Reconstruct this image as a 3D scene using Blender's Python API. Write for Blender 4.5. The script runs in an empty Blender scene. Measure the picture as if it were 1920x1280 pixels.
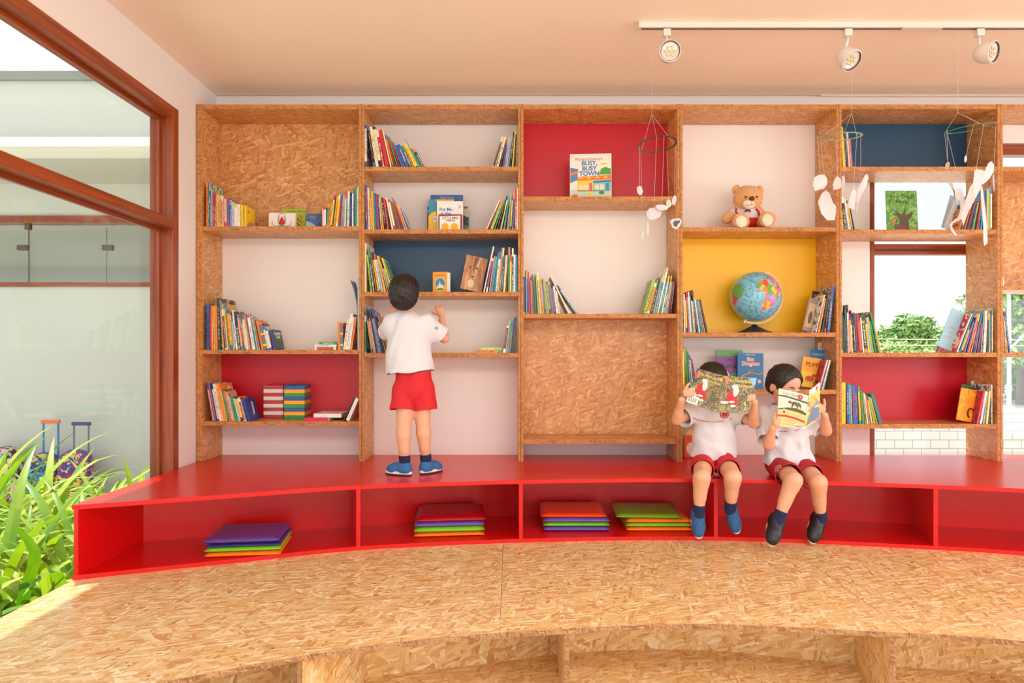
import bpy, bmesh, math, random
import numpy as np
from mathutils import Vector, Matrix, Euler
random.seed(11); np.random.seed(11)
SC = bpy.context.scene
COL = SC.collection
PI = math.pi
EYE = 1.585
F = 1280.0
CX, CY = 957.0, 661.0
# ---------------------------------------------------------------- camera
cam_d = bpy.data.cameras.new('camera'); cam = bpy.data.objects.new('camera', cam_d); COL.objects.link(cam)
cam.location = (0, 0, EYE); cam.rotation_euler = (PI/2, 0, 0)
cam_d.sensor_width = 36; cam_d.lens = 24; cam_d.shift_x = (960-CX)/1920; cam_d.shift_y = (CY-640)/1920
cam_d.clip_start = 0.05; cam_d.clip_end = 300
SC.camera = cam
# ---------------------------------------------------------------- light
SC.view_settings.view_transform = 'Standard'; SC.view_settings.look = 'None'
SC.view_settings.exposure = 0.46; SC.view_settings.gamma = 1.0
SC.view_settings.use_curve_mapping = False
SC.cycles.max_bounces = 7; SC.cycles.diffuse_bounces = 5; SC.cycles.glossy_bounces = 3
SC.cycles.transmission_bounces = 6; SC.cycles.transparent_max_bounces = 12
SC.cycles.caustics_reflective = False; SC.cycles.caustics_refractive = False
SC.cycles.sample_clamp_indirect = 6.0
SC.cycles.use_denoising = True
SC.cycles.use_adaptive_sampling = True; SC.cycles.adaptive_threshold = 0.015
w = bpy.data.worlds.new('sky'); SC.world = w; w.use_nodes = True
nt = w.node_tree; nt.nodes.clear()
wo = nt.nodes.new('ShaderNodeOutputWorld'); bg = nt.nodes.new('ShaderNodeBackground')
tc = nt.nodes.new('ShaderNodeTexCoord'); mp = nt.nodes.new('ShaderNodeMapping'); mp.inputs['Scale'].default_value = (1, 1, 2.2)
nz = nt.nodes.new('ShaderNodeTexNoise'); nz.inputs['Scale'].default_value = 2.6; nz.inputs['Detail'].default_value = 6
cr = nt.nodes.new('ShaderNodeValToRGB')
cr.color_ramp.elements[0].position = 0.36; cr.color_ramp.elements[0].color = (0.78, 0.88, 1.0, 1)
cr.color_ramp.elements[1].position = 0.56; cr.color_ramp.elements[1].color = (1.0, 0.98, 0.95, 1)
nt.links.new(tc.outputs['Generated'], mp.inputs[0]); nt.links.new(mp.outputs[0], nz.inputs['Vector'])
nt.links.new(nz.outputs['Fac'], cr.inputs[0]); nt.links.new(cr.outputs[0], bg.inputs[0])
bg.inputs[1].default_value = 1.0
nt.links.new(bg.outputs[0], wo.inputs[0])
sun_d = bpy.data.lights.new('sun', 'SUN'); sun_d.energy = 6.5; sun_d.angle = math.radians(1.2); sun_d.color = (1, 0.95, 0.86)
sun = bpy.data.objects.new('sun', sun_d); COL.objects.link(sun)
sun.rotation_euler = Vector((-0.15, 0.20, 0.97)).to_track_quat('Z', 'Y').to_euler()
def area(name, loc, rot, sx, sy, energy, color):
    d = bpy.data.lights.new(name, 'AREA'); d.shape = 'RECTANGLE'; d.size = sx; d.size_y = sy; d.energy = energy; d.color = color
    o = bpy.data.objects.new(name, d); COL.objects.link(o); o.location = loc; o.rotation_euler = rot
    return o
# daylight entering the glazed openings of the room behind and to the right of the camera, then an added overhead fill
area('daylight_rear_glazing', (1.2, -3.45, 1.4), (PI/2, 0, 0), 6.4, 1.7, 52, (1.0, 0.975, 0.95))
area('daylight_right_glazing', (6.3, 0.3, 1.4), (PI/2, 0, PI/2), 5.2, 1.7, 96, (0.97, 0.98, 1.0))
area('overhead_fill', (1.6, -0.3, 3.14), (math.radians(24), 0, 0), 5.4, 1.5, 120, (1.0, 0.985, 0.96))  # overhead fill added below the closed ceiling to brighten seat and steps

# ---------------------------------------------------------------- helpers
def W(x, y, Y):
    """world point seen at photo pixel (x, y) at distance Y from the camera plane"""
    return Vector(((x-CX)/F*Y, Y, EYE+(CY-y)/F*Y))
def s2l(c):
    return c/12.92 if c <= 0.04045 else ((c+0.055)/1.055)**2.4
def RGB(r, g, b):
    return (s2l(r/255), s2l(g/255), s2l(b/255), 1)
def tag(o, label=None, cat=None, group=None, kind=None):
    if label: o['label'] = label
    if cat: o['category'] = cat
    if group: o['group'] = group
    if kind: o['kind'] = kind
    return o
def empty(name, loc=(0, 0, 0), rz=0.0, parent=None):
    o = bpy.data.objects.new(name, None); COL.objects.link(o)
    o.location = loc; o.rotation_euler = (0, 0, rz); o.empty_display_size = 0.05
    if parent: o.parent = parent
    return o
def link(name, me, mats=(), parent=None, loc=None, smooth=False):
    o = bpy.data.objects.new(name, me); COL.objects.link(o)
    for m in mats: me.materials.append(m)
    if parent: o.parent = parent
    if loc is not None: o.location = loc
    if smooth:
        me.polygons.foreach_set('use_smooth', [True]*len(me.polygons))
    return o
class MB:
    def __init__(s): s.v = []; s.f = []; s.m = []; s.uv = None
    def add(s, vs, fs, m=0):
        n = len(s.v); s.v += [tuple(v) for v in vs]; s.f += [tuple(i+n for i in f) for f in fs]; s.m += [m]*len(fs); return s
    def box(s, x0, x1, y0, y1, z0, z1, m=0, M=None):
        vs = [Vector((x, y, z)) for x in (x0, x1) for y in (y0, y1) for z in (z0, z1)]
        if M is not None: vs = [M @ v for v in vs]
        return s.add(vs, [(0, 1, 3, 2), (4, 6, 7, 5), (0, 4, 5, 1), (2, 3, 7, 6), (0, 2, 6, 4), (1, 5, 7, 3)], m)
    def prism(s, pts, z0, z1, m=0):
        n = len(pts)
        a = sum(pts[i][0]*pts[(i+1) % n][1]-pts[(i+1) % n][0]*pts[i][1] for i in range(n))
        if a < 0: pts = pts[::-1]
        vs = [(p[0], p[1], z0) for p in pts]+[(p[0], p[1], z1) for p in pts]
        fs = [tuple(range(n-1, -1, -1)), tuple(range(n, 2*n))]+[(i, (i+1) % n, n+(i+1) % n, n+i) for i in range(n)]
        return s.add(vs, fs, m)
    def slab(s, pts, nrm, t, m=0):
        """polygon (3-D points) given thickness t along nrm"""
        nrm = Vector(nrm); n = len(pts); pts = [Vector(p) for p in pts]
        vs = pts+[p+nrm*t for p in pts]
        fs = [tuple(range(n-1, -1, -1)), tuple(range(n, 2*n))]+[(i, (i+1) % n, n+(i+1) % n, n+i) for i in range(n)]
        return s.add(vs, fs, m)
    def tube(s, path, r, n=8, m=0, cap=True, closed=False):
        path = [Vector(p) for p in path]; L = len(path); rs = r if isinstance(r, (list, tuple)) else [r]*L
        base = len(s.v); up = None
        for i, p in enumerate(path):
            if closed: t = path[(i+1) % L]-path[i-1]
            else: t = path[min(i+1, L-1)]-path[max(i-1, 0)]
            t.normalize()
            if up is None: up = t.orthogonal().normalized()
            else: up = (up-t*up.dot(t)).normalized()
            b = t.cross(up)
            for k in range(n):
                a = 2*PI*k/n; s.v.append(tuple(p+(up*math.cos(a)+b*math.sin(a))*rs[i]))
        for i in range(L if closed else L-1):
            j = (i+1) % L
            for k in range(n):
                s.f.append((base+i*n+k, base+i*n+(k+1) % n, base+j*n+(k+1) % n, base+j*n+k)); s.m.append(m)
        if cap and not closed:
            s.f.append(tuple(base+k for k in range(n-1, -1, -1))); s.m.append(m)
            s.f.append(tuple(base+(L-1)*n+k for k in range(n))); s.m.append(m)
        return s
    def lathe(s, prof, n=24, c=(0, 0, 0), m=0, M=None, cap=True):
        base = len(s.v); c = Vector(c)
        for (r, z) in prof:
            for k in range(n):
                a = 2*PI*k/n; p = Vector((r*math.cos(a), r*math.sin(a), z))
                if M is not None: p = M @ p
                s.v.append(tuple(p+c))
        for i in range(len(prof)-1):
            for k in range(n):
                s.f.append((base+i*n+k, base+i*n+(k+1) % n, base+(i+1)*n+(k+1) % n, base+(i+1)*n+k)); s.m.append(m)
        if not cap: return s
        s.f.append(tuple(base+k for k in range(n-1, -1, -1))); s.m.append(m)
        s.f.append(tuple(base+(len(prof)-1)*n+k for k in range(n))); s.m.append(m)
        return s
    def build(s, name, mats, parent=None, loc=None, smooth=False, uvoff=None, uvrot=0, bevel=0, sub=0, angle=None):
        me = bpy.data.meshes.new(name); me.from_pydata(s.v, [], s.f)
        if not isinstance(mats, (list, tuple)): mats = [mats]
        me.polygons.foreach_set('material_index', s.m)
        me.update()
        box_uv(me, uvoff if uvoff is not None else (random.uniform(0, 9), random.uniform(0, 9)), uvrot)
        o = link(name, me, mats, parent, loc, smooth)
        if smooth and angle:
            me.set_sharp_from_angle(angle=math.radians(angle))
        if bevel:
            b = o.modifiers.new('b', 'BEVEL'); b.width = bevel; b.segments = 2; b.limit_method = 'ANGLE'
        if sub:
            b = o.modifiers.new('s', 'SUBSURF'); b.levels = sub; b.render_levels = sub
        return o
def box_uv(me, off, rot=0):
    n = len(me.loops)
    co = np.empty(len(me.vertices)*3); me.vertices.foreach_get('co', co); co = co.reshape(-1, 3)
    vi = np.empty(n, dtype=np.int32); me.loops.foreach_get('vertex_index', vi)
    fn = np.empty(len(me.polygons)*3); me.polygons.foreach_get('normal', fn); fn = np.abs(fn.reshape(-1, 3))
    lt = np.empty(len(me.polygons), dtype=np.int32); me.polygons.foreach_get('loop_total', lt)
    ax = np.repeat(np.argmax(fn, axis=1), lt); c = co[vi]
    uv = np.where((ax == 0)[:, None], c[:, [1, 2]], np.where((ax == 1)[:, None], c[:, [0, 2]], c[:, [0, 1]]))
    if rot: uv = uv[:, ::-1].copy()
    uv = uv+np.array(off)+ax[:, None]*3.1
    l = me.uv_layers.new(name='UVMap'); l.data.foreach_set('uv', uv.ravel().astype(np.float32))
# ---------------------------------------------------------------- materials
_M = {}
def newmat(name):
    m = bpy.data.materials.new(name); m.use_nodes = True
    return m, m.node_tree.nodes, m.node_tree.links, m.node_tree.nodes['Principled BSDF']
def N(nodes, t, **kw):
    n = nodes.new(t)
    for k, v in kw.items(): setattr(n, k, v)
    return n
def mat(name, col, rough=0.55, metal=0.0, bump=0.0, bscale=200, var=0.0, vscale=6, spec=0.5, coat=0.0, sss=0.0, sheen=0.0):
    if name in _M: return _M[name]
    m, n, l, b = newmat(name)
    b.inputs['Base Color'].default_value = col; b.inputs['Roughness'].default_value = rough; b.inputs['Metallic'].default_value = metal
    b.inputs['Specular IOR Level'].default_value = spec; b.inputs['Coat Weight'].default_value = coat
    if sheen: b.inputs['Sheen Weight'].default_value = sheen
    if sss:
        b.inputs['Subsurface Weight'].default_value = sss; b.inputs['Subsurface Radius'].default_value = (0.012, 0.005, 0.003); b.inputs['Subsurface Scale'].default_value = 1.0
    if bump or var:
        t = N(n, 'ShaderNodeTexCoord')
    if bump:
        z = N(n, 'ShaderNodeTexNoise'); z.inputs['Scale'].default_value = bscale; z.inputs['Detail'].default_value = 3
        l.new(t.outputs['Object'], z.inputs['Vector'])
        bp = N(n, 'ShaderNodeBump'); bp.inputs['Strength'].default_value = bump; bp.inputs['Distance'].default_value = 0.004
        l.new(z.outputs['Fac'], bp.inputs['Height']); l.new(bp.outputs[0], b.inputs['Normal'])
    if var:
        z = N(n, 'ShaderNodeTexNoise'); z.inputs['Scale'].default_value = vscale; z.inputs['Detail'].default_value = 4
        l.new(t.outputs['Object'], z.inputs['Vector'])
        h = N(n, 'ShaderNodeHueSaturation'); h.inputs['Color'].default_value = col
        mr = N(n, 'ShaderNodeMapRange'); mr.inputs['To Min'].default_value = 1-var; mr.inputs['To Max'].default_value = 1+var
        mr.inputs['From Min'].default_value = 0.3; mr.inputs['From Max'].default_value = 0.7
        l.new(z.outputs['Fac'], mr.inputs['Value']); l.new(mr.outputs[0], h.inputs['Value']); l.new(h.outputs[0], b.inputs['Base Color'])
    _M[name] = m; return m
def math_node(n, l, op, a, b=None, c=None):
    x = N(n, 'ShaderNodeMath', operation=op)
    for i, v in enumerate((a, b, c)):
        if v is None: continue
        if isinstance(v, (int, float)): x.inputs[i].default_value = v
        else: l.new(v, x.inputs[i])
    return x.outputs[0]
def mixc(n, l, fac, a, b, bt='MIX'):
    x = N(n, 'ShaderNodeMix', data_type='RGBA', blend_type=bt)
    for i, v in ((0, fac), (6, a), (7, b)):
        if isinstance(v, (int, float, tuple)): x.inputs[i].default_value = v
        else: l.new(v, x.inputs[i])
    return x.outputs[2]
def osb(name, cols, dark, rough=0.42, scale=1.0, coat=0.0, bump=0.35, layers=6, painted=None):
    """strand board: several layers of long rotated voronoi cells laid over each other"""
    if name in _M: return _M[name]
    m, n, l, b = newmat(name)
    tc = N(n, 'ShaderNodeUVMap'); uv = tc.outputs[0]
    wn = N(n, 'ShaderNodeTexNoise'); wn.inputs['Scale'].default_value = 9*scale; wn.inputs['Detail'].default_value = 2; l.new(uv, wn.inputs['Vector'])
    va = N(n, 'ShaderNodeVectorMath', operation='MULTIPLY_ADD'); l.new(wn.outputs['Color'], va.inputs[0]); va.inputs[1].default_value = (0.014, 0.014, 0); l.new(uv, va.inputs[2])
    uvw = va.outputs[0]
    ramp = None; col = None; hgt = None
    angs = [0.15, 1.25, 2.3, 0.75, 1.8, 2.85, 0.4, 1.5][:layers]
    for i, a in enumerate(angs):
        mp = N(n, 'ShaderNodeMapping'); mp.inputs['Rotation'].default_value = (0, 0, a); mp.inputs['Location'].default_value = (i*3.7, i*1.9, 0)
        l.new(uvw, mp.inputs[0])
        m2 = N(n, 'ShaderNodeMapping'); sx = 58*scale*(1+0.45*(i % 3)); m2.inputs['Scale'].default_value = (sx*0.20, sx, 1); l.new(mp.outputs[0], m2.inputs[0])
        v = N(n, 'ShaderNodeTexVoronoi', voronoi_dimensions='2D'); v.inputs['Scale'].default_value = 1.0; v.inputs['Randomness'].default_value = 1.0
        l.new(m2.outputs[0], v.inputs['Vector'])
        sp = N(n, 'ShaderNodeSeparateColor'); l.new(v.outputs['Color'], sp.inputs[0])
        cr = N(n, 'ShaderNodeValToRGB'); r = cr.color_ramp
        while len(r.elements) < len(cols): r.elements.new(0.5)
        for k, c in enumerate(cols):
            r.elements[k].position = k/(len(cols)-1); r.elements[k].color = c
        l.new(sp.outputs[0], cr.inputs[0]); this = cr.outputs[0]
        if layers > 3 and i % 2 == 0:
            # fibres running along the strand
            m3 = N(n, 'ShaderNodeMapping'); m3.inputs['Scale'].default_value = (9*scale, 420*scale, 1); l.new(mp.outputs[0], m3.inputs[0])
            fz = N(n, 'ShaderNodeTexNoise', noise_dimensions='2D'); fz.inputs['Scale'].default_value = 1.0; fz.inputs['Detail'].default_value = 1.0; l.new(m3.outputs[0], fz.inputs['Vector'])
            mr = N(n, 'ShaderNodeMapRange'); mr.inputs['From Min'].default_value = 0.3; mr.inputs['From Max'].default_value = 0.7; mr.inputs['To Min'].default_value = 0.80; mr.inputs['To Max'].default_value = 1.10
            l.new(fz.outputs['Fac'], mr.inputs['Value']); hs = N(n, 'ShaderNodeHueSaturation'); l.new(mr.outputs[0], hs.inputs['Value']); l.new(this, hs.inputs['Color']); this = hs.outputs[0]
        if col is None: col = this; hgt = sp.outputs[1]
        else:
            fac = math_node(n, l, 'GREATER_THAN', sp.outputs[2], 0.60)
            col = mixc(n, l, fac, col, this)
            hm = N(n, 'ShaderNodeMix', data_type='FLOAT'); l.new(fac, hm.inputs[0]); l.new(hgt, hm.inputs[2]); l.new(sp.outputs[1], hm.inputs[3]); hgt = hm.outputs[0]
    # a few dark chips and knots, irregular
    dk = N(n, 'ShaderNodeTexVoronoi', voronoi_dimensions='2D'); dk.inputs['Scale'].default_value = 11*scale; l.new(uvw, dk.inputs['Vector'])
    spd = N(n, 'ShaderNodeSeparateColor'); l.new(dk.outputs['Color'], spd.inputs[0])
    f1 = math_node(n, l, 'GREATER_THAN', spd.outputs[0], 0.84); f2 = math_node(n, l, 'LESS_THAN', dk.outputs['Distance'], math_node(n, l, 'MULTIPLY', spd.outputs[1], 0.06))
    fac = math_node(n, l, 'MULTIPLY', math_node(n, l, 'MULTIPLY', f1, f2), 0.7)
    col = mixc(n, l, fac, col, dark)
    if painted:
        g = N(n, 'ShaderNodeRGBToBW'); l.new(col, g.inputs[0])
        mr = N(n, 'ShaderNodeMapRange'); mr.inputs['From Min'].default_value = 0.1; mr.inputs['From Max'].default_value = 0.8; mr.inputs['To Min'].default_value = 0.94; mr.inputs['To Max'].default_value = 1.05
        l.new(g.outputs[0], mr.inputs['Value'])
        hs = N(n, 'ShaderNodeHueSaturation'); hs.inputs['Color'].default_value = painted; l.new(mr.outputs[0], hs.inputs['Value']); col = hs.outputs[0]
    l.new(col, b.inputs['Base Color'])
    b.inputs['Roughness'].default_value = rough; b.inputs['Coat Weight'].default_value = coat; b.inputs['Coat Roughness'].default_value = 0.18
    if bump:
        bp = N(n, 'ShaderNodeBump'); bp.inputs['Strength'].default_value = bump; bp.inputs['Distance'].default_value = 0.0012
        l.new(hgt, bp.inputs['Height']); l.new(bp.outputs[0], b.inputs['Normal'])
        if coat: l.new(bp.outputs[0], b.inputs['Coat Normal'])
    _M[name] = m; return m
def glass(name, tint=(0.96, 0.985, 0.975, 1), f0=0.03):
    if name in _M: return _M[name]
    m, n, l, b = newmat(name); n.remove(b)
    out = [x for x in n if x.type == 'OUTPUT_MATERIAL'][0]
    t = N(n, 'ShaderNodeBsdfTransparent'); t.inputs[0].default_value = tint
    g = N(n, 'ShaderNodeBsdfGlossy'); g.inputs['Roughness'].default_value = 0.02
    lw = N(n, 'ShaderNodeLayerWeight'); lw.inputs['Blend'].default_value = 0.5
    pw = math_node(n, l, 'POWER', lw.outputs['Facing'], 4.0); fr = math_node(n, l, 'MULTIPLY_ADD', pw, 0.55, f0)
    mx = N(n, 'ShaderNodeMixShader'); l.new(fr, mx.inputs[0]); l.new(t.outputs[0], mx.inputs[1]); l.new(g.outputs[0], mx.inputs[2])
    l.new(mx.outputs[0], out.inputs[0]); _M[name] = m; return m
def wood(name, c1, c2, rough=0.35, scale=1.0, axis=2):
    if name in _M: return _M[name]
    m, n, l, b = newmat(name)
    t = N(n, 'ShaderNodeTexCoord'); mp = N(n, 'ShaderNodeMapping'); sc = [38*scale]*3; sc[axis] = 1.6*scale; mp.inputs['Scale'].default_value = sc
    l.new(t.outputs['Object'], mp.inputs[0])
    z = N(n, 'ShaderNodeTexNoise'); z.inputs['Scale'].default_value = 1; z.inputs['Detail'].default_value = 5; z.inputs['Distortion'].default_value = 0.6; l.new(mp.outputs[0], z.inputs['Vector'])
    cr = N(n, 'ShaderNodeValToRGB'); cr.color_ramp.elements[0].position = 0.3; cr.color_ramp.elements[0].color = c1; cr.color_ramp.elements[1].position = 0.7; cr.color_ramp.elements[1].color = c2
    l.new(z.outputs['Fac'], cr.inputs[0]); l.new(cr.outputs[0], b.inputs['Base Color']); b.inputs['Roughness'].default_value = rough
    _M[name] = m; return m

M_SHELF = osb('varnished_osb', [RGB(188, 120, 58), RGB(204, 142, 80), RGB(210, 150, 88), RGB(216, 158, 98), RGB(232, 184, 126)], RGB(70, 34, 18), rough=0.4, coat=0.10)
M_STEP = osb('step_osb', [RGB(208, 154, 92), RGB(228, 186, 124), RGB(234, 198, 138), RGB(240, 210, 154), RGB(252, 234, 196)], RGB(80, 42, 24), rough=0.34, coat=0.25, scale=0.9)
M_EDGE = osb('osb_edge', [RGB(150, 92, 44), RGB(186, 122, 62), RGB(204, 142, 78), RGB(176, 112, 56)], RGB(80, 40, 20), rough=0.6, scale=2.6, layers=2)
M_SEDGE = osb('step_osb_edge', [RGB(128, 88, 56), RGB(164, 120, 82), RGB(188, 146, 104)], RGB(70, 40, 24), rough=0.7, scale=3.0, layers=2)
M_RED = osb('red_painted_board', [RGB(150, 150, 150), RGB(190, 190, 190), RGB(220, 220, 220)], RGB(60, 60, 60), rough=0.36, coat=0.35, bump=0.4, painted=RGB(214, 12, 12), layers=5)
M_RED.node_tree.nodes['Principled BSDF'].inputs['Specular IOR Level'].default_value = 0.32
M_WALL = mat('white_wall_paint', RGB(238, 232, 228), 0.6, bump=0.04, bscale=300)
M_CEIL = mat('ceiling_paint_bounce_tint', RGB(250, 236, 222), 0.7)  # white paint with the warm bounce from the boards put into its colour
M_REDP = mat('red_panel', RGB(196, 10, 34), 0.38)
M_BLUEP = mat('blue_panel', RGB(22, 66, 98), 0.4)
M_YELP = mat('yellow_panel', RGB(248, 190, 6), 0.4)
M_FRAME = wood('window_wood', RGB(122, 50, 18), RGB(170, 82, 38), 0.32)
M_FRAMEH = wood('window_wood_rail', RGB(122, 50, 18), RGB(170, 82, 38), 0.32, axis=1)
M_FRAMEX = wood('window_wood_cross', RGB(122, 50, 18), RGB(170, 82, 38), 0.32, axis=0)
M_GLASS = glass('window_glass')
# ================================================================ room shell
XL = -1.845; YB = 4.285; ZC = 3.194; XR = 6.5; YF = -3.6
def struct(name, mb, mats, parent=None, **kw):
    o = mb.build(name, mats, parent, **kw)
    if parent is None: o['kind'] = 'structure'
    return o
FLOORM = mat('floor_vinyl', RGB(196, 170, 140), 0.5)
struct('floor', MB().box(XL-0.1, XR, YF, YB+0.15, -0.1, 0.0), FLOORM)
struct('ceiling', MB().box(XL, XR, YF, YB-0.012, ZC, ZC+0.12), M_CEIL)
# back wall with a tall window opening right of x = 2.255
WX0, WX1, WZ0, WZ1 = 2.255, 5.3, 0.5, 2.90
bw = MB()
bw.box(XL-0.12, WX0, YB, YB+0.16, 0, ZC+0.12); bw.box(WX1, XR, YB, YB+0.16, 0, ZC+0.12)
bw.box(WX0, WX1, YB, YB+0.16, WZ1, ZC+0.12); bw.box(WX0, WX1, YB, YB+0.16, 0, WZ0)
struct('wall_back', bw, M_WALL)
# left wall: pier beside the shelves and band above the glazing
LW_Y = 3.79; LW_Z = 2.93
lw = MB(); lw.box(XL-0.12, XL, LW_Y, YB, 0, ZC+0.12); lw.box(XL-0.12, XL, YF, LW_Y, LW_Z, ZC+0.12); lw.box(XL-0.12, XL, YF, -1.6, 0, LW_Z)
struct('wall_left', lw, M_WALL)
# right wall and rear wall carry big glazed openings behind the camera
rw = MB(); rw.box(XR, XR+0.12, YF, -2.5, 0, ZC+0.12); rw.box(XR, XR+0.12, 3.0, YB+0.16, 0, ZC+0.12); rw.box(XR, XR+0.12, -2.5, 3.0, 2.95, ZC+0.12); rw.box(XR, XR+0.12, -2.5, 3.0, 0, 0.5)
struct('wall_right', rw, M_WALL)
fw = MB(); fw.box(XL-0.12, -2.2+0.2, YF-0.12, YF, 0, ZC+0.12); fw.box(4.6, XR, YF-0.12, YF, 0, ZC+0.12); fw.box(-2.0, 4.6, YF-0.12, YF, 2.95, ZC+0.12); fw.box(-2.0, 4.6, YF-0.12, YF, 0, 0.5)
struct('wall_rear', fw, M_WALL)
# grey strip painting in the shadow line where ceiling board meets the walls
struct('gap_shade_strip', MB().box(XL+0.001, 2.02, YB-0.012, YB-0.001, ZC+0.004, ZC+0.05), mat('gap_shade_grey', RGB(120, 105, 95), 0.8))
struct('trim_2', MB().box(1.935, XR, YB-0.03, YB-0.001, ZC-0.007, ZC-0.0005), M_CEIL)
# ---- left glazing: posts, head, transom, glazing beads, glass
w1 = empty('window_1', (XL, 1.1, 0)); w1['kind'] = 'structure'
def inv(o, x, y, z): return (x-o.location.x, y-o.location.y, z-o.location.z)
def wbox(parent, name, m, x0, x1, y0, y1, z0, z1, bevel=0.003):
    L = parent.location
    return MB().box(x0-L.x, x1-L.x, y0-L.y, y1-L.y, z0-L.z, z1-L.z).build(name, m, parent, bevel=bevel)
XO = XL-0.125
wbox(w1, 'jamb', M_FRAME, XO, XL+0.004, LW_Y-0.062, LW_Y, 0.0, LW_Z)
wbox(w1, 'jamb', M_FRAME, XO, XL+0.004, -1.6, -1.54, 0.0, LW_Z)
wbox(w1, 'mullion', M_FRAME, XO, XL+0.004, 1.0, 1.06, 0.0, LW_Z-0.06)
wbox(w1, 'head_rail', M_FRAMEH, XO, XL+0.004, -1.54, LW_Y-0.062, LW_Z-0.06, LW_Z)
wbox(w1, 'transom', M_FRAMEH, XO+0.01, XL+0.012, 1.06, LW_Y-0.062, 2.262, 2.314)
wbox(w1, 'transom', M_FRAMEH, XO+0.01, XL+0.012, -1.54, 1.0, 2.262, 2.314)
wbox(w1, 'sill', M_FRAMEH, XO-0.02, XL+0.004, -1.54, LW_Y-0.062, 0.0, 0.06)
# glazing beads that make the double line on posts and rails
wbox(w1, 'glazing_bead', M_FRAME, XO+0.045, XO+0.062, LW_Y-0.082, LW_Y-0.062, 0.06, 2.262, 0.001)
wbox(w1, 'glazing_bead', M_FRAME, XO+0.045, XO+0.062, LW_Y-0.082, LW_Y-0.062, 2.314, LW_Z-0.06, 0.001)
for (z0, z1) in ((2.242, 2.262), (2.314, 2.330), (LW_Z-0.078, LW_Z-0.06)):
    wbox(w1, 'glazing_bead', M_FRAMEH, XO+0.045, XO+0.064, 1.06, LW_Y-0.082, z0, z1, 0.001)
wbox(w1, 'glass_pane', M_GLASS, XO+0.034, XO+0.040, 1.06, LW_Y-0.062, 0.06, 2.262, 0)
wbox(w1, 'glass_pane', M_GLASS, XO+0.034, XO+0.040, 1.06, LW_Y-0.062, 2.314, LW_Z-0.06, 0)
wbox(w1, 'glass_pane', M_GLASS, XO+0.034, XO+0.040, -1.54, 1.0, 0.06, 2.262, 0)
wbox(w1, 'glass_pane', M_GLASS, XO+0.034, XO+0.040, -1.54, 1.0, 2.314, LW_Z-0.06, 0)
# ---- window in the back wall behind the shelves
w2 = empty('window_2', (3.8, YB+0.05, 0.5)); w2['kind'] = 'structure'
y0, y1 = YB+0.03, YB+0.10
wbox(w2, 'jamb', M_FRAME, WX0, WX0+0.048, y0, y1, WZ0, WZ1)
wbox(w2, 'jamb', M_FRAME, WX1-0.048, WX1, y0, y1, WZ0, WZ1)
wbox(w2, 'mullion', M_FRAME, 3.75, 3.80, y0, y1, WZ0, WZ1-0.05)
wbox(w2, 'head_rail', M_FRAMEX, WX0+0.048, WX1-0.048, y0, y1, WZ1-0.066, WZ1)
wbox(w2, 'transom', M_FRAMEX, WX0+0.048, WX1-0.048, y0, y1, 2.235, 2.272)
wbox(w2, 'transom_bead', M_FRAMEX, WX0+0.048, WX1-0.048, y0+0.005, y1, 2.205, 2.232)
wbox(w2, 'sill', M_FRAMEX, WX0+0.048, WX1-0.048, y0, y1, WZ0, WZ0+0.05)
wbox(w2, 'glass_pane', M_GLASS, WX0+0.048, WX1-0.048, y0+0.03, y0+0.036, WZ0+0.05, 2.205, 0)
wbox(w2, 'glass_pane', M_GLASS, WX0+0.048, WX1-0.048, y0+0.03, y0+0.036, 2.272, WZ1-0.066, 0)

# ================================================================ stepped seating
def spline(pts, n=8):
    pts = [Vector((p[0], p[1])) for p in pts]; out = []
    P = [pts[0]*2-pts[1]]+pts+[pts[-1]*2-pts[-2]]
    for i in range(1, len(P)-2):
        for k in range(n):
            t = k/n; a, b, c, d = P[i-1], P[i], P[i+1], P[i+2]
            out.append(0.5*((2*b)+(c-a)*t+(2*a-5*b+4*c-d)*t*t+(3*b-a-3*c+d)*t**3))
    out.append(pts[-1]); return [(p.x, p.y) for p in out]
def interp(poly, x):
    for a, b in zip(poly, poly[1:]):
        if a[0] <= x <= b[0]: return a[1]+(b[1]-a[1])*(x-a[0])/(b[0]-a[0]+1e-9)
    return poly[0][1] if x < poly[0][0] else poly[-1][1]
def cutpoly(front, back, x0, x1):
    f = [(x0, interp(front, x0))]+[p for p in front if x0 < p[0] < x1]+[(x1, interp(front, x1))]
    b = [(x0, interp(back, x0))]+[p for p in back if x0 < p[0] < x1]+[(x1, interp(back, x1))]
    return f+b[::-1]
ZT, ZS, Z1 = 0.945, 0.630, 0.335      # red bench top, OSB step top, lower step top
XE = XL+0.006
step_f = spline([(XE, 1.50), (-0.888, 2.045), (-0.34, 2.262), (0.18, 2.36), (0.669, 2.405), (1.274, 2.337), (1.70, 2.262), (2.6, 1.98), (3.6, 1.5)])
step_b = [(XE, 3.60), (3.6, 3.60)]
nb = spline([(XE, 2.28), (-0.60, 2.62), (-0.177, 2.725), (0.30, 2.85), (0.80, 2.87), (1.387, 2.74), (2.02, 2.63), (3.6, 2.2)])
sp = empty('osb_step', (0.5, 2.3, 0)); tag(sp, 'curved unpainted strand board step with open niches below, under the red bench', 'step')
def sub(mb_verts, L):
    return [(v[0]-L.x, v[1]-L.y, v[2]-L.z) for v in mb_verts]
def pb(parent, name, mats, mb, **kw):
    mb.v = sub(mb.v, parent.location); return mb.build(name, mats, parent, **kw)
def edgeface(me_obj, mi):
    """faces that are not up/down facing take material index mi"""
    for p in me_obj.data.polygons:
        if abs(p.normal.z) < 0.5: p.material_index = mi
seams = [XE, -0.036, 1.36, 2.6, 3.6]
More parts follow.
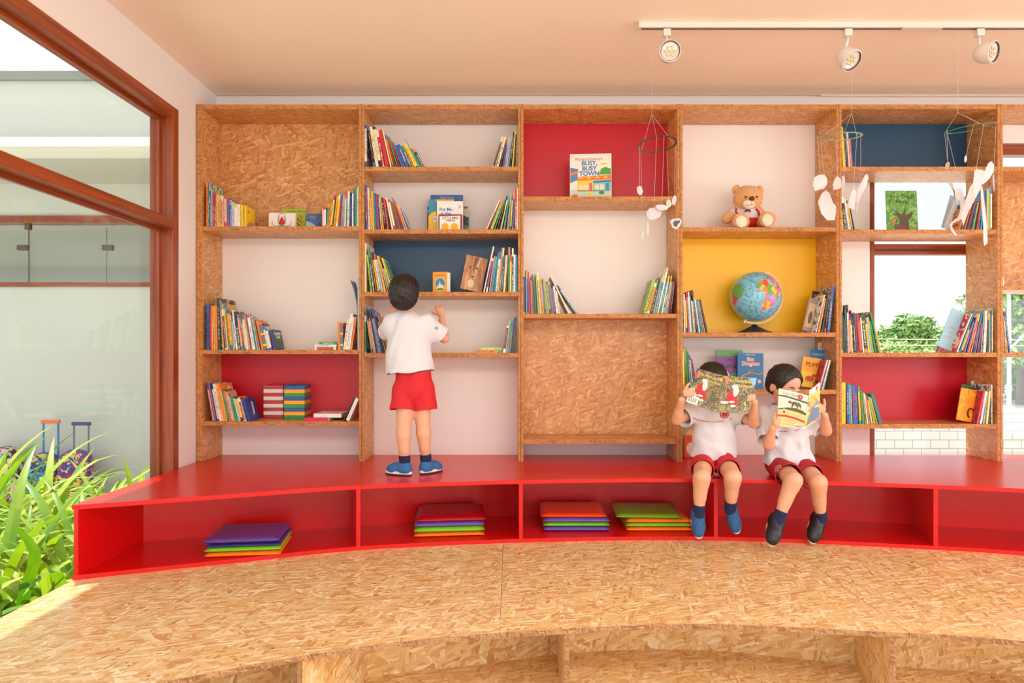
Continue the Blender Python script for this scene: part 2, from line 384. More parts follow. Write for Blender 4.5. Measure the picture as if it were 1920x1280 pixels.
for a, b in zip(seams, seams[1:]):
    o = pb(sp, 'top_panel', [M_STEP, M_SEDGE], MB().prism(cutpoly(step_f, step_b, a+0.0008, b-0.0008), ZS-0.018, ZS)); edgeface(o, 1)
o = pb(sp, 'niche_floor', [M_STEP, M_SEDGE], MB().prism(cutpoly(spline([(XE, 0.85), (0.5, 1.45), (3.6, 0.95)]), [(XE, 3.2), (3.6, 3.2)], XE, 3.6), Z1-0.018, Z1)); edgeface(o, 1)
bp_ = MB()
for a, b in zip(nb, nb[1:]): bp_.prism([a, b, (b[0], b[1]+0.018), (a[0], a[1]+0.018)], Z1, ZS-0.018)
pb(sp, 'niche_back', [M_STEP], bp_)
for xf, xb in ((-1.45, -1.22), (-0.665, -0.56), (0.195, 0.20), (1.31, 1.387), (2.25, 2.45)):
    yf = interp(step_f, xf)+0.006; yb = interp(nb, xb)
    d = Vector((yb-yf, -(xb-xf))).normalized()*0.009
    o = pb(sp, 'divider', [M_STEP, M_SEDGE], MB().prism([(xf-d.x, yf-d.y), (xf+d.x, yf+d.y), (xb+d.x, yb+d.y), (xb-d.x, yb-d.y)], Z1, ZS-0.018))
    for p in o.data.polygons:
        if p.normal.y < -0.7: p.material_index = 1
rf = MB(); ff = spline([(XE, 0.90), (0.5, 1.50), (3.6, 1.0)])
for a, b in zip(ff, ff[1:]): rf.prism([a, b, (b[0], b[1]+0.018), (a[0], a[1]+0.018)], 0, Z1-0.018)
pb(sp, 'riser', [M_STEP], rf)

bench_f = spline([(XE, 2.862), (-1.28, 3.085), (-0.714, 3.30), (0.054, 3.43), (0.849, 3.475), (1.45, 3.42), (2.07, 3.30), (2.415, 3.21), (3.6, 2.8)])
bench_b = [(XE, YB-0.002), (3.6, YB-0.002)]
bk = spline([(XE, 3.375), (-0.87, 3.667), (0.0, 3.93), (0.75, 3.95), (1.6, 3.86), (2.3, 3.70), (3.6, 3.3)])
rb = empty('red_bench', (0.5, 3.5, ZS)); tag(rb, 'long curved red painted bench with open cubbies below its seat', 'bench')
for a, b in zip([XE, -0.72, 0.96, 2.05, 3.6], [-0.72, 0.96, 2.05, 3.6]):
    # the board joints run obliquely across the seat
    P = cutpoly(bench_f, bench_b, a+0.0006, b-0.0006)
    sk = lambda p: (p[0]+(0.16*(p[1]-3.3) if p[1] > 3.6 and abs(p[0]) < 1.2 and p[0] > -1.2 else 0), p[1])
    pb(rb, 'seat_panel', [M_RED], MB().prism([sk(p) for p in P], ZT-0.019, ZT))
ip = lambda front, d: [(p[0], p[1]+d) for p in front]
pb(rb, 'base_panel', [M_RED], MB().prism(cutpoly(ip(bench_f, 0.004), ip(bk, 0.0), XE, 3.6), ZS+0.0005, ZS+0.019))
bb = MB()
for a, b in zip(bk, bk[1:]): bb.prism([a, b, (b[0], b[1]+0.018), (a[0], a[1]+0.018)], ZS+0.0005, ZT-0.0195)
pb(rb, 'back_panel', [M_RED], bb)
for xf, xb in ((XE+0.012, XE+0.012), (-0.735, -0.845), (0.053, 0.045), (1.045, 1.08), (2.06, 2.20), (3.0, 3.2)):
    yf = interp(bench_f, xf)+0.004; yb = interp(bk, xb)
    d = Vector((yb-yf, -(xb-xf))).normalized()*0.0095
    pb(rb, 'side_panel' if xf < -1.5 else 'divider', [M_RED], MB().prism([(xf-d.x, yf-d.y), (xf+d.x, yf+d.y), (xb+d.x, yb+d.y), (xb-d.x, yb-d.y)], ZS+0.019, ZT-0.0195))
# ================================================================ bookcases
YS = 4.0            # front plane of the shelving
YK = YB-0.004       # back plane
S = F/YS
PX = lambda x: (x-CX)/S
PZ = lambda y: EYE+(CY-y)/S
cent = [378.5, 678, 976.5, 1275, 1573.5, 1875.5, 2174]
SH = 0.0255
# bay: shelves (front top edge pixel), panels (colour, from shelf index above, below)
bays = [
 dict(sh=[424, 655.6, 790], pan={0: 'osb', 2: 'red'}, d='leftmost bookcase with strand board top panel and red lower panel'),
 dict(sh=[312, 429.6, 547, 661.5], pan={2: 'blue'}, d='bookcase with five openings and dark blue third panel, behind standing boy'),
 dict(sh=[368, 587.7, 824], pan={0: 'red', 2: 'osb'}, d='bookcase with red top panel above and big strand board panel below'),
 dict(sh=[425.5, 623, 730.6], pan={1: 'yellow'}, d='bookcase with yellow panel holding the globe'),
 dict(sh=[312, 430, 661, 795], pan={0: 'blue', 3: 'red'}, d='bookcase with blue top panel standing in front of the window'),
 dict(sh=[312, 535, 661], pan={1: 'osb'}, d='rightmost bookcase cut by the picture edge'),
]
ZTOP = PZ(195.3)
def edge_front(o):
    for p in o.data.polygons:
        if p.normal.y < -0.7: p.material_index = 1
for i, B in enumerate(bays):
    x0, x1 = PX(cent[i]), PX(cent[i+1])
    if i == 0: x0 = XL+0.004
    root = empty('bookcase', ((x0+x1)/2, YS, ZT)); tag(root, B['d'], 'bookcase', 'strand board bookcases along the back wall')
    g = 0.0009; T = 0.0158 if i else 0.034
    TR = 0.0158
    for k, (a, b) in enumerate(((x0+g, x0+T), (x1-TR, x1-g))):
        o = pb(root, 'side_panel', [M_SHELF, M_EDGE], MB().box(a, b, YS, YK, ZT+0.0005, ZTOP+0.002), uvrot=0, bevel=0.0012); edge_front(o)
    a, b = x0+T+0.0003, x1-TR-0.0003
    o = pb(root, 'top_panel', [M_SHELF, M_EDGE], MB().box(a, b, YS+0.003, YK, ZTOP-0.027, ZTOP), bevel=0.0012); edge_front(o)
    zs = [ZTOP-0.027]+[PZ(y) for y in B['sh']]
    for y in B['sh']:
        z = PZ(y)
        o = pb(root, 'shelf', [M_SHELF, M_EDGE], MB().box(a, b, YS+0.003, YK, z-SH, z), bevel=0.0012); edge_front(o)
    tops = [ZTOP-0.027]+[PZ(y)-SH for y in B['sh']]
    bots = [PZ(y) for y in B['sh']]+[ZT]
    for k, c in B['pan'].items():
        m = dict(osb=M_SHELF, red=M_REDP, blue=M_BLUEP, yellow=M_YELP)[c]
        o = pb(root, 'back_panel', [m], MB().box(a+0.0005, b-0.0005, YK-0.013, YK-0.0005, bots[k]+0.0005, tops[k]-0.0005))
        o['label'] = {'osb': 'strand board back panel', 'red': 'red back panel', 'blue': 'dark blue back panel', 'yellow': 'yellow back panel'}[c]
# ================================================================ courtyard seen through the left glazing
o = MB().box(-14, XL-0.13, -6, 12, -0.12, -0.02).build('courtyard_ground', mat('pale_gravel', RGB(206, 200, 190), 0.9, bump=0.5, bscale=60, var=0.1, vscale=40)); o['kind'] = 'structure'
M_OW = mat('outside_render', RGB(204, 207, 199), 0.7)
M_OG = mat('fascia_grey', RGB(140, 146, 140), 0.7)
fc = empty('building_wing', (-7, 7, 0)); tag(fc, 'white single storey building wing across the courtyard with clerestory glazing', 'building')
YA, YW = 6.0, 7.15
pb(fc, 'upper_wall', [M_OW], MB().box(-14, -2.3, YA, YA+0.2, 3.43, 3.97))
pb(fc, 'fascia', [M_OG], MB().box(-14, -2.3, YA-0.04, YA+0.3, 3.97, 4.045))
pb(fc, 'ledge', [mat('ledge_white', RGB(252, 248, 242), 0.6)], MB().box(-14, -2.3, YA-0.16, YA+0.2, 3.35, 3.43))
pb(fc, 'soffit', [M_OW], MB().box(-14, -2.3, YA+0.2, YW+0.1, 3.35, 3.40))
pb(fc, 'roof', [M_OG], MB().box(-14, -2.3, YA+0.3, 12, 3.98, 4.03))
pb(fc, 'band', [M_OW], MB().box(-14, -2.3, YW, YW+0.12, 3.015, 3.35))
pb(fc, 'lintel', [M_FRAMEX], MB().box(-14, -2.3, YW-0.03, YW+0.12, 2.94, 3.015))
pb(fc, 'sill_rail', [M_FRAMEX], MB().box(-14, -2.3, YW-0.03, YW+0.12, 2.275, 2.32))
pb(fc, 'lower_wall', [M_OW], MB().box(-14, -2.3, YW, YW+0.12, -0.02, 2.275))
pb(fc, 'back_wall', [M_OW], MB().box(-14, -2.3, 11.6, 11.7, 0, 3.35))
pb(fc, 'room_ceiling', [M_OW], MB().box(-14, -2.3, YW+0.12, 11.6, 3.02, 3.06))
pb(fc, 'end_wall', [M_OW], MB().box(-2.4, -2.3, YA+0.2, 11.7, 0, 3.98))
xs = [-14]+[W(x, 500, YW).x for x in (-330, -160, 36.5, 48, 197)]+[-2.3]
for a, b in zip(xs, xs[1:]):
    pb(fc, 'glass_pane', [M_GLASS], MB().box(a+0.004, b-0.004, YW+0.05, YW+0.056, 2.32, 2.94))
MC = mat('clamp_metal', RGB(92, 84, 76), 0.4, metal=0.6)
for x in (37, 197, -160):
    p = W(x, 463, YW); pb(fc, 'glass_clamp', [MC], MB().box(p.x-0.055, p.x+0.055, YW+0.03, YW+0.075, p.z-0.028, p.z+0.028), bevel=0.003)
p = W(46.5, 423, YW); pb(fc, 'glass_clamp', [MC], MB().box(p.x-0.028, p.x+0.028, YW+0.03, YW+0.075, 2.88, 2.94), bevel=0.003)
p = W(49, 500, YW); pb(fc, 'rod', [MC], MB().tube([(p.x, YW+0.04, 2.32), (p.x, YW+0.04, 2.9)], 0.006))
p = W(196, 500, YW); pb(fc, 'rod', [MC], MB().tube([(p.x, YW+0.04, 2.32), (p.x, YW+0.04, 2.9)], 0.003))

# ---- school bags on the ground against that wall
def trolley_bag(xc, ytop, handle, tube, base, band, label, rad=0.20, ybag=850):
    g = W(xc, ytop, YW-0.22); zb = 0.0
    ztop_bag = W(xc, ybag, YW-0.22).z
    root = empty('school_bag', (g.x, YW-0.22, zb)); tag(root, label, 'school bag', 'school bags against the courtyard wall')
    hw = 0.075
    MB().tube([(-hw, 0.06, 0.3), (-hw, 0.06, g.z-0.02)], 0.009).tube([(hw, 0.06, 0.3), (hw, 0.06, g.z-0.02)], 0.009).build('trolley_pole', mat(tube[0], tube[1], 0.35, metal=0.4), root)
    MB().box(-hw-0.02, hw+0.02, 0.04, 0.08, g.z-0.035, g.z).build('handle', mat(handle[0], handle[1], 0.4), root, bevel=0.01)
    # rounded-top soft body, with printed panels
    n = 14; H = ztop_bag; prof = [(-rad, 0.06), (rad, 0.06)]+[(rad*math.cos(PI*k/n), H-rad*0.85+rad*0.85*math.sin(PI*k/n)) for k in range(n+1)]
    MB().slab([(x, -0.10, z) for x, z in prof], (0, 1, 0), 0.14).build('body', printed(*base), root, bevel=0.02, smooth=True, angle=40)
    pr2 = [(x*0.8, 0.08+(z-0.06)*0.62) for x, z in prof]
    MB().slab([(x, -0.17, z) for x, z in pr2], (0, 1, 0), 0.07).build('front_pocket', printed(*band), root, bevel=0.02, smooth=True, angle=40)
    MB().tube([(x, -0.03, z) for x, z in prof[1:]], 0.008, 6).build('piping', mat('bag_piping', RGB(40, 70, 160), 0.5), root)
    for s in (-1, 1): MB().lathe([(0.03, -0.015), (0.045, -0.012), (0.045, 0.012), (0.03, 0.015)], 16, (s*(rad-0.02), 0.06, 0.046), M=Matrix.Rotation(PI/2, 3, 'Y')).build('wheel', mat('black_rubber', RGB(24, 24, 26), 0.6), root)
def printed(name, cols, scale=14):
    key = 'print_'+name
    if key in _M: return _M[key]
    m, n, l, b = newmat(key)
    t = N(n, 'ShaderNodeTexCoord'); v = N(n, 'ShaderNodeTexNoise'); v.inputs['Scale'].default_value = scale; v.inputs['Detail'].default_value = 2; v.inputs['Distortion'].default_value = 0.5
    l.new(t.outputs['Object'], v.inputs['Vector'])
    cr = N(n, 'ShaderNodeValToRGB'); cr.color_ramp.interpolation = 'CONSTANT'; r = cr.color_ramp
    while len(r.elements) < len(cols): r.elements.new(0.5)
    for k, c in enumerate(cols): r.elements[k].position = 0.28+0.45*k/len(cols) if k else 0; r.elements[k].color = RGB(*c)
    l.new(v.outputs['Fac'], cr.inputs[0]); l.new(cr.outputs[0], b.inputs['Base Color']); b.inputs['Roughness'].default_value = 0.6
    _M[key] = m; return m
PB = ('bluebag', [(20, 70, 150), (40, 150, 190), (30, 60, 140), (220, 190, 60), (60, 170, 190)])
PR = ('redbag', [(40, 60, 150), (210, 40, 60), (30, 70, 170), (240, 200, 50), (60, 90, 190)])
trolley_bag(88, 788, ('orange_grip', RGB(232, 120, 70)), ('blue_tube', RGB(50, 130, 190)), PB, ('teal', [(30, 120, 160), (60, 180, 190), (20, 60, 120), (90, 180, 90)]), 'blue wheeled school bag with raised orange handle beyond the glazing', 0.14, 848)
trolley_bag(145.5, 792, ('navy_grip', RGB(50, 60, 130)), ('grey_tube', RGB(110, 125, 150)), PR, ('red', [(200, 30, 60), (40, 60, 160), (240, 210, 60), (30, 50, 150)]), 'red and blue wheeled school bag with raised navy handle beyond the glazing', 0.15, 842)
g = W(8, 840, YW-0.25)
bag = empty('backpack', (g.x-0.1, YW-0.25, 0)); tag(bag, 'pink backpack with dark floral print beyond the glazing, at the picture edge', 'school bag', 'school bags against the courtyard wall')
PP = ('pinkbag', [(236, 190, 205), (236, 200, 210), (70, 40, 80), (240, 200, 212), (90, 50, 90)], 9)
prof = [(-0.28, 0.0), (0.26, 0.0), (0.30, 0.3), (0.20, g.z-0.02), (0.1, g.z+0.02), (-0.2, g.z-0.06), (-0.3, 0.3)]
MB().slab([(x, -0.1, z) for x, z in prof], (0, 1, 0), 0.2).build('body', printed(*PP), bag, bevel=0.03, smooth=True, angle=40)
MB().slab([(x*0.7, -0.16, z*0.5) for x, z in prof], (0, 1, 0), 0.08).build('front_pocket', printed(*PP), bag, bevel=0.03, smooth=True, angle=40)
MB().tube([(-0.06, -0.02, g.z-0.03), (-0.05, -0.02, g.z+0.05), (0.03, -0.02, g.z+0.06), (0.05, -0.02, g.z)], 0.012, 8).build('carry_loop', mat('loop_purple', RGB(70, 40, 90), 0.6), bag)

# ---- strap-leaved plants in the bed outside the glass
def leafmat(name, c1, c2):
    m, n, l, b = newmat(name); out = [x for x in n if x.type == 'OUTPUT_MATERIAL'][0]
    uvn = N(n, 'ShaderNodeUVMap'); oi = N(n, 'ShaderNodeAttribute', attribute_name='shade')
    cr = N(n, 'ShaderNodeValToRGB'); cr.color_ramp.elements[0].color = c1; cr.color_ramp.elements[1].color = c2
    l.new(oi.outputs['Fac'], cr.inputs[0]); l.new(cr.outputs[0], b.inputs['Base Color']); b.inputs['Roughness'].default_value = 0.38
    tr = N(n, 'ShaderNodeBsdfTranslucent'); hs = N(n, 'ShaderNodeHueSaturation'); hs.inputs['Saturation'].default_value = 1.15; hs.inputs['Value'].default_value = 1.1; l.new(cr.outputs[0], hs.inputs['Color']); l.new(hs.outputs[0], tr.inputs[0])
    mx = N(n, 'ShaderNodeMixShader'); mx.inputs[0].default_value = 0.42; l.new(b.outputs[0], mx.inputs[1]); l.new(tr.outputs[0], mx.inputs[2]); l.new(mx.outputs[0], out.inputs[0])
    return m
M_LEAF = leafmat('strap_leaf', RGB(96, 150, 52), RGB(206, 218, 96))
M_LEAFD = leafmat('stem_brown', RGB(110, 60, 30), RGB(150, 110, 50))
def strap_plant(x, y, h, nl, seed, label):
    rnd = random.Random(seed)
    V = []; Fc = []; SHD = []
    for k in range(nl):
        az = rnd.uniform(0, 2*PI); L = h*rnd.uniform(0.75, 1.35); lean = rnd.uniform(0.12, 0.5); droop = rnd.uniform(0.9, 3.4)
        wd = rnd.uniform(0.016, 0.031); p = Vector((rnd.uniform(-.06, .06), rnd.uniform(-.06, .06), rnd.uniform(0, 0.1))); th = PI/2-lean; n = 11
        c = rnd.random(); base = len(V); side = Vector((-math.sin(az), math.cos(az), 0))
        for i in range(n+1):
            t = i/n; ww = wd*(0.55+0.9*t if t < 0.5 else 1.0*(1-((t-0.5)/0.5)**2)+0.02)*1.0
            d = Vector((math.cos(az)*math.cos(th), math.sin(az)*math.cos(th), math.sin(th))); nr = d.cross(side)
            for s, lift in ((-1, 0.3), (0, 0), (1, 0.3)):
                V.append(p+side*s*ww+nr*lift*ww*abs(s)*-1)
            p = p+d*(L/n); th -= droop*(0.15+t)*1.6/n
            if p.z < 0.02: p.z = 0.02
            if p.x+x > -2.045: p.x = -2.045-x
        for i in range(n):
            for s in (0, 1):
                Fc.append((base+i*3+s, base+i*3+s+1, base+i*3+s+4, base+i*3+s+3)); SHD.append(min(1, max(0, c*0.8+rnd.uniform(-.1, .1))))
    me = bpy.data.meshes.new('strap_leaf_plant'); me.from_pydata([tuple(v) for v in V], [], Fc)
    a = me.attributes.new('shade', 'FLOAT', 'FACE'); a.data.foreach_set('value', SHD)
    o = link('strap_leaf_plant', me, [M_LEAF], None, (x, y, -0.02), True)
    tag(o, label, 'plant', 'strap leaved plants in the bed outside')
    st = MB()
    for k in range(5):
        a_ = rnd.uniform(0, 6.28); st.tube([(0, 0, 0), (0.03*math.cos(a_), 0.03*math.sin(a_), h*0.25), (0.08*math.cos(a_), 0.08*math.sin(a_), h*0.5)], [0.012, 0.009, 0.004], 6)
    s_ = st.build('stem', [M_LEAFD], o)
    a = s_.data.attributes.new('shade', 'FLOAT', 'FACE'); a.data.foreach_set('value', [0.4]*len(s_.data.polygons))
spots = [(-2.28, 2.55, .80), (-2.60, 2.75, .9), (-2.95, 2.9, .9), (-2.26, 3.05, .8), (-2.5, 3.25, .95), (-2.95, 3.4, 1.0), (-3.4, 3.3, 1.0),
         (-2.3, 3.7, .85), (-2.75, 3.85, 1.0), (-3.2, 3.95, 1.05), (-3.7, 3.9, 1.0), (-2.3, 4.3, .8), (-2.7, 4.4, .85), (-3.15, 4.5, .95), (-3.65, 4.5, 1.0),
         (-2.5, 4.95, .75), (-2.95, 5.05, .75), (-3.4, 5.1, .85), (-3.9, 5.1, .9), (-2.26, 2.15, .75), (-2.6, 2.3, .85), (-3.3, 2.6, .9), (-2.26, 3.42, .75)]
spots.sort(key=lambda s: s[1])
for i, (x, y, h) in enumerate(spots):
    rowp = 'front part of bed' if y < 2.7 else 'middle of bed' if y < 4 else 'far side by school bags'
    side = 'against the glazing' if x > -2.35 else 'second from glazing' if x > -2.85 else 'away from glazing'
    strap_plant(x, y, h, 28, 100+i, 'strap leaved green clump, %s, %s' % (rowp, side))

# ================================================================ outside the rear window
o = MB().box(-30, 90, YB+0.2, 120, -0.8, -0.7).build('garden_ground', mat('pavement', RGB(206, 204, 200), 0.9, bump=0.2, bscale=30)); o['kind'] = 'structure'
def blockmat():
    m, n, l, b = newmat('painted_block')
    t = N(n, 'ShaderNodeUVMap'); br = N(n, 'ShaderNodeTexBrick'); br.inputs['Scale'].default_value = 1.0
    br.inputs['Brick Width'].default_value = 0.385; br.inputs['Row Height'].default_value = 0.185; br.inputs['Mortar Size'].default_value = 0.007; br.inputs['Mortar Smooth'].default_value = 0.3
    br.inputs['Color1'].default_value = RGB(212, 206, 200); br.inputs['Color2'].default_value = RGB(206, 200, 194); br.inputs['Mortar'].default_value = RGB(140, 130, 122)
    l.new(t.outputs[0], br.inputs['Vector']); l.new(br.outputs['Color'], b.inputs['Base Color']); b.inputs['Roughness'].default_value = 0.8
    return m
gw = MB().box(2, 40, 14.5, 14.7, -0.7, 0.31).build('garden_wall', [blockmat()], uvoff=(0.1, 0.185*4-0.06)); tag(gw, 'white painted concrete block garden wall outside the rear window', 'wall')
road = MB().box(-10, 90, 19, 27, -0.7, -0.66).build('road', mat('road_grey', RGB(190, 188, 186), 0.9)); tag(road, 'grey road beyond the garden wall', 'road')
P = W(1892, 700, 19.5)
lp = MB().tube([(0, 0, 0), (0, 0, 4.4)], [0.06, 0.045], 10).build('pole', mat('pole_grey', RGB(196, 194, 186), 0.7), None, (P.x, 19.5, -0.7)); lp.name = 'utility_pole'; tag(lp, 'pale grey utility pole beside the road outside', 'pole')
MB().tube([(0.02, 0, 2.4), (1.2, 0, 3.5)], 0.03, 8).build('brace', mat('pole_grey', RGB(196, 194, 186)), lp)
for k, (yy, dz) in enumerate(((637, 0), (648, 0.0))):
    Q = W(1892, yy, 19.5); wi = MB().tube([(-22, 0, 0.15), (0, 0, 0), (20, 0, 0.1)], 0.012, 5).build('overhead_wire', mat('wire', RGB(215, 210, 180), 0.6), None, (Q.x, 19.5, Q.z)); tag(wi, 'upper overhead wire crossing outside the window' if k == 0 else 'lower overhead wire crossing outside the window', 'wire')
M_T1 = mat('tree_leaf', RGB(120, 158, 84), 0.6, var=0.25, vscale=3); M_T2 = mat('tree_leaf_light', RGB(158, 186, 112), 0.6, var=0.25, vscale=3); M_TK = mat('tree_bark', RGB(110, 96, 78), 0.9)
def tree(x, y, zb, h, r, m, seed, label, n=2600, ls=0.12, clumps=16):
    rnd = random.Random(seed); V = []; Fc = []
    cs = []
    for k in range(clumps):
        a = rnd.uniform(0, 6.28); rr = r*rnd.uniform(0, 0.75); cs.append((rr*math.cos(a), rr*math.sin(a), h*rnd.uniform(0.42, 0.9)-0.25*h*(rr/r), r*rnd.uniform(0.3, 0.5)))
    for k in range(n):
        c = cs[k % clumps]; d = Vector((rnd.gauss(0, 1), rnd.gauss(0, 1), rnd.gauss(0, 1))).normalized()
        p = Vector(c[:3])+Vector((d.x, d.y, d.z*0.8))*c[3]*rnd.uniform(0.75, 1.05)
        if p.z < 0.1: continue
        a = Vector((rnd.gauss(0, 1), rnd.gauss(0, 1), rnd.gauss(0, 1))).normalized(); b_ = a.cross(d)
        if b_.length < 0.1: continue
        b_.normalize(); s = ls*rnd.uniform(0.6, 1.3); i = len(V)
        V += [p-a*s, p+b_*s*0.5, p+a*s, p-b_*s*0.5]; Fc.append((i, i+1, i+2, i+3))
    root = empty('tree', (x, y, zb)); tag(root, label, 'tree', 'trees outside the rear window')
    me = bpy.data.meshes.new('foliage'); me.from_pydata([tuple(v) for v in V], [], Fc); link('foliage', me, [m], root)
    t = MB().tube([(0, 0, 0), (0.1, 0, h*0.4), (0, 0.1, h*0.75)], [h*0.03, h*0.02, h*0.01], 8)
    for c in cs[:6]: t.tube([(0.08, 0, h*0.38), tuple(c[:3])], [h*0.012, h*0.005], 6)
    t.build('trunk', [M_TK], root)
T = lambda x, y: W(x, 700, y).x
tree(T(1700, 50), 50, -0.7, 5.4, 2.6, M_T1, 1, 'round green tree in the middle of the big window opening', 5200, 0.2, 22)
tree(T(1768, 52), 52, -0.7, 4.2, 2.6, M_T2, 2, 'lower pale green tree behind the light blue book', 4200, 0.2, 18)
tree(T(1658, 54), 54, -0.7, 4.0, 1.8, M_T1, 3, 'small dark green tree at the left side of the window opening', 2600, 0.2)
tree(T(1690, 44), 44, -0.7, 2.6, 3.4, M_T2, 4, 'low pale hedge-like tree in front of the round tree', 4200, 0.16, 18)
tree(T(1915, 30), 30, -0.7, 7.4, 2.6, M_T1, 5, 'tall leafy tree behind the utility pole', 6500, 0.15, 26)
tree(T(1990, 28), 28, -0.7, 6.5, 2.6, M_T2, 6, 'broad tree at the far right edge of the picture', 4000, 0.15)
tree(T(1835, 36), 36, -0.7, 6.6, 1.5, M_T1, 7, 'slim tree whose twigs reach into the window beside the upright', 1500, 0.12)
tree(T(1900, 33), 33, -0.7, 3.4, 3.0, M_T1, 8, 'dense low shrubbery across the road', 4500, 0.14)

area('wing_interior_fill', (-7, 9.3, 2.9), (0, 0, 0), 6, 2, 90, (1.0, 0.97, 0.92))  # unseen fill added inside the wing to lighten its clerestory glass
# ================================================================ books
PAL = dict(w=('white', (232, 228, 222)), k=('black', (34, 32, 34)), n=('navy', (36, 52, 96)), b=('blue', (40, 92, 168)), s=('sky blue', (30, 158, 208)),
  e=('pale blue', (160, 196, 214)), t=('teal', (30, 128, 136)), g=('green', (44, 148, 84)), l=('lime green', (156, 190, 56)), d=('dark green', (34, 72, 66)),
  y=('yellow', (250, 206, 30)), u=('mustard', (222, 170, 60)), o=('orange', (240, 136, 34)), r=('red', (206, 44, 52)), m=('maroon', (130, 34, 56)),
  p=('pink', (230, 168, 172)), v=('purple', (120, 84, 156)), c=('cream', (236, 218, 176)), a=('grey', (150, 156, 150)), z=('brown', (132, 88, 66)), h=('peach', (244, 186, 130)))
LETTER = {v[0]: k for k, v in PAL.items()}
ACC = [(240, 236, 226), (30, 30, 40), (240, 200, 60), (40, 110, 180), (210, 60, 60), (60, 150, 100), (230, 140, 60), (240, 230, 200), (90, 60, 120), (60, 160, 180)]
def bookmat(k, art=False):
    key = 'book_%s%s' % (PAL[k][0].replace(' ', '_'), '_cover' if art else '_spine')
    if key in _M: return _M[key]
    m, n, l, b = newmat(key); base = RGB(*PAL[k][1])
    uv = N(n, 'ShaderNodeUVMap'); oi = N(n, 'ShaderNodeObjectInfo'); sp = N(n, 'ShaderNodeSeparateXYZ'); l.new(uv.outputs[0], sp.inputs[0])
    cr = N(n, 'ShaderNodeValToRGB'); cr.color_ramp.interpolation = 'CONSTANT'; r = cr.color_ramp
    while len(r.elements) < len(ACC): r.elements.new(0.5)
    for i, c in enumerate(ACC): r.elements[i].position = i/len(ACC); r.elements[i].color = RGB(*c)
    rr = math_node(n, l, 'FRACT', math_node(n, l, 'MULTIPLY', oi.outputs['Random'], 7.31)); l.new(rr, cr.inputs[0])
    cr2 = N(n, 'ShaderNodeValToRGB'); cr2.color_ramp.interpolation = 'CONSTANT'; r = cr2.color_ramp
    while len(r.elements) < len(ACC): r.elements.new(0.5)
    for i, c in enumerate(ACC): r.elements[i].position = i/len(ACC); r.elements[i].color = RGB(*c)
    l.new(math_node(n, l, 'FRACT', math_node(n, l, 'MULTIPLY', oi.outputs['Random'], 23.7)), cr2.inputs[0])
    nz = N(n, 'ShaderNodeTexNoise', noise_dimensions='4D'); nz.inputs['Detail'].default_value = 1.0
    mp = N(n, 'ShaderNodeMapping'); l.new(uv.outputs[0], mp.inputs[0]); l.new(mp.outputs[0], nz.inputs['Vector'])
    l.new(math_node(n, l, 'MULTIPLY', oi.outputs['Random'], 50.0), nz.inputs['W'])
    if art:
        mp.inputs['Scale'].default_value = (2.2, 3.0, 1); nz.inputs['Scale'].default_value = 1.6; nz.inputs['Distortion'].default_value = 1.2
        f1 = math_node(n, l, 'GREATER_THAN', nz.outputs['Fac'], 0.56); f2 = math_node(n, l, 'LESS_THAN', nz.outputs['Fac'], 0.40)
        col = mixc(n, l, math_node(n, l, 'MULTIPLY', f1, 0.85), base, cr.outputs[0]); col = mixc(n, l, math_node(n, l, 'MULTIPLY', f2, 0.85), col, cr2.outputs[0])
    else:
        mp.inputs['Scale'].default_value = (1.6, 34, 1); nz.inputs['Scale'].default_value = 1.0
        # lettering-like flecks along the middle of the spine, plus a coloured block at head or foot
        du = math_node(n, l, 'ABSOLUTE', math_node(n, l, 'SUBTRACT', sp.outputs[0], 0.5))
        f = math_node(n, l, 'MULTIPLY', math_node(n, l, 'GREATER_THAN', nz.outputs['Fac'], 0.5), math_node(n, l, 'LESS_THAN', du, 0.24))
        a1 = math_node(n, l, 'GREATER_THAN', sp.outputs[1], math_node(n, l, 'MULTIPLY', rr, 0.3)); a2 = math_node(n, l, 'LESS_THAN', sp.outputs[1], math_node(n, l, 'MULTIPLY_ADD', rr, 0.3, 0.62))
        f = math_node(n, l, 'MULTIPLY', f, math_node(n, l, 'MULTIPLY', a1, a2))
        col = mixc(n, l, math_node(n, l, 'MULTIPLY', f, 0.75), base, cr.outputs[0])
        has = math_node(n, l, 'GREATER_THAN', oi.outputs['Random'], 0.55)
        fb = math_node(n, l, 'MULTIPLY', has, math_node(n, l, 'GREATER_THAN', sp.outputs[1], math_node(n, l, 'MULTIPLY_ADD', rr, 0.14, 0.80)))
        fc = math_node(n, l, 'MULTIPLY', has, math_node(n, l, 'LESS_THAN', sp.outputs[1], math_node(n, l, 'MULTIPLY', rr, 0.16)))
        col = mixc(n, l, fb, col, cr2.outputs[0]); col = mixc(n, l, fc, col, cr2.outputs[0])
    l.new(col, b.inputs['Base Color']); b.inputs['Roughness'].default_value = 0.35
    _M[key] = m; return m
def stripes_mat():
    if 'toy_stripes' in _M: return _M['toy_stripes']
    m, n, l, b = newmat('book_multicolour_spine'); uv = N(n, 'ShaderNodeUVMap'); sp = N(n, 'ShaderNodeSeparateXYZ'); l.new(uv.outputs[0], sp.inputs[0])
    cr = N(n, 'ShaderNodeValToRGB'); cr.color_ramp.interpolation = 'CONSTANT'; r = cr.color_ramp
    cs = [(30, 140, 180), (210, 50, 50), (240, 200, 60), (40, 150, 90), (30, 140, 180), (210, 50, 50)]
    while len(r.elements) < len(cs): r.elements.new(0.5)
    for i, c in enumerate(cs): r.elements[i].position = i/len(cs); r.elements[i].color = RGB(*c)
    l.new(math_node(n, l, 'FRACT', math_node(n, l, 'MULTIPLY', sp.outputs[1], 2.4)), cr.inputs[0]); l.new(cr.outputs[0], b.inputs['Base Color']); b.inputs['Roughness'].default_value = 0.35
    _M['toy_stripes'] = m; return m
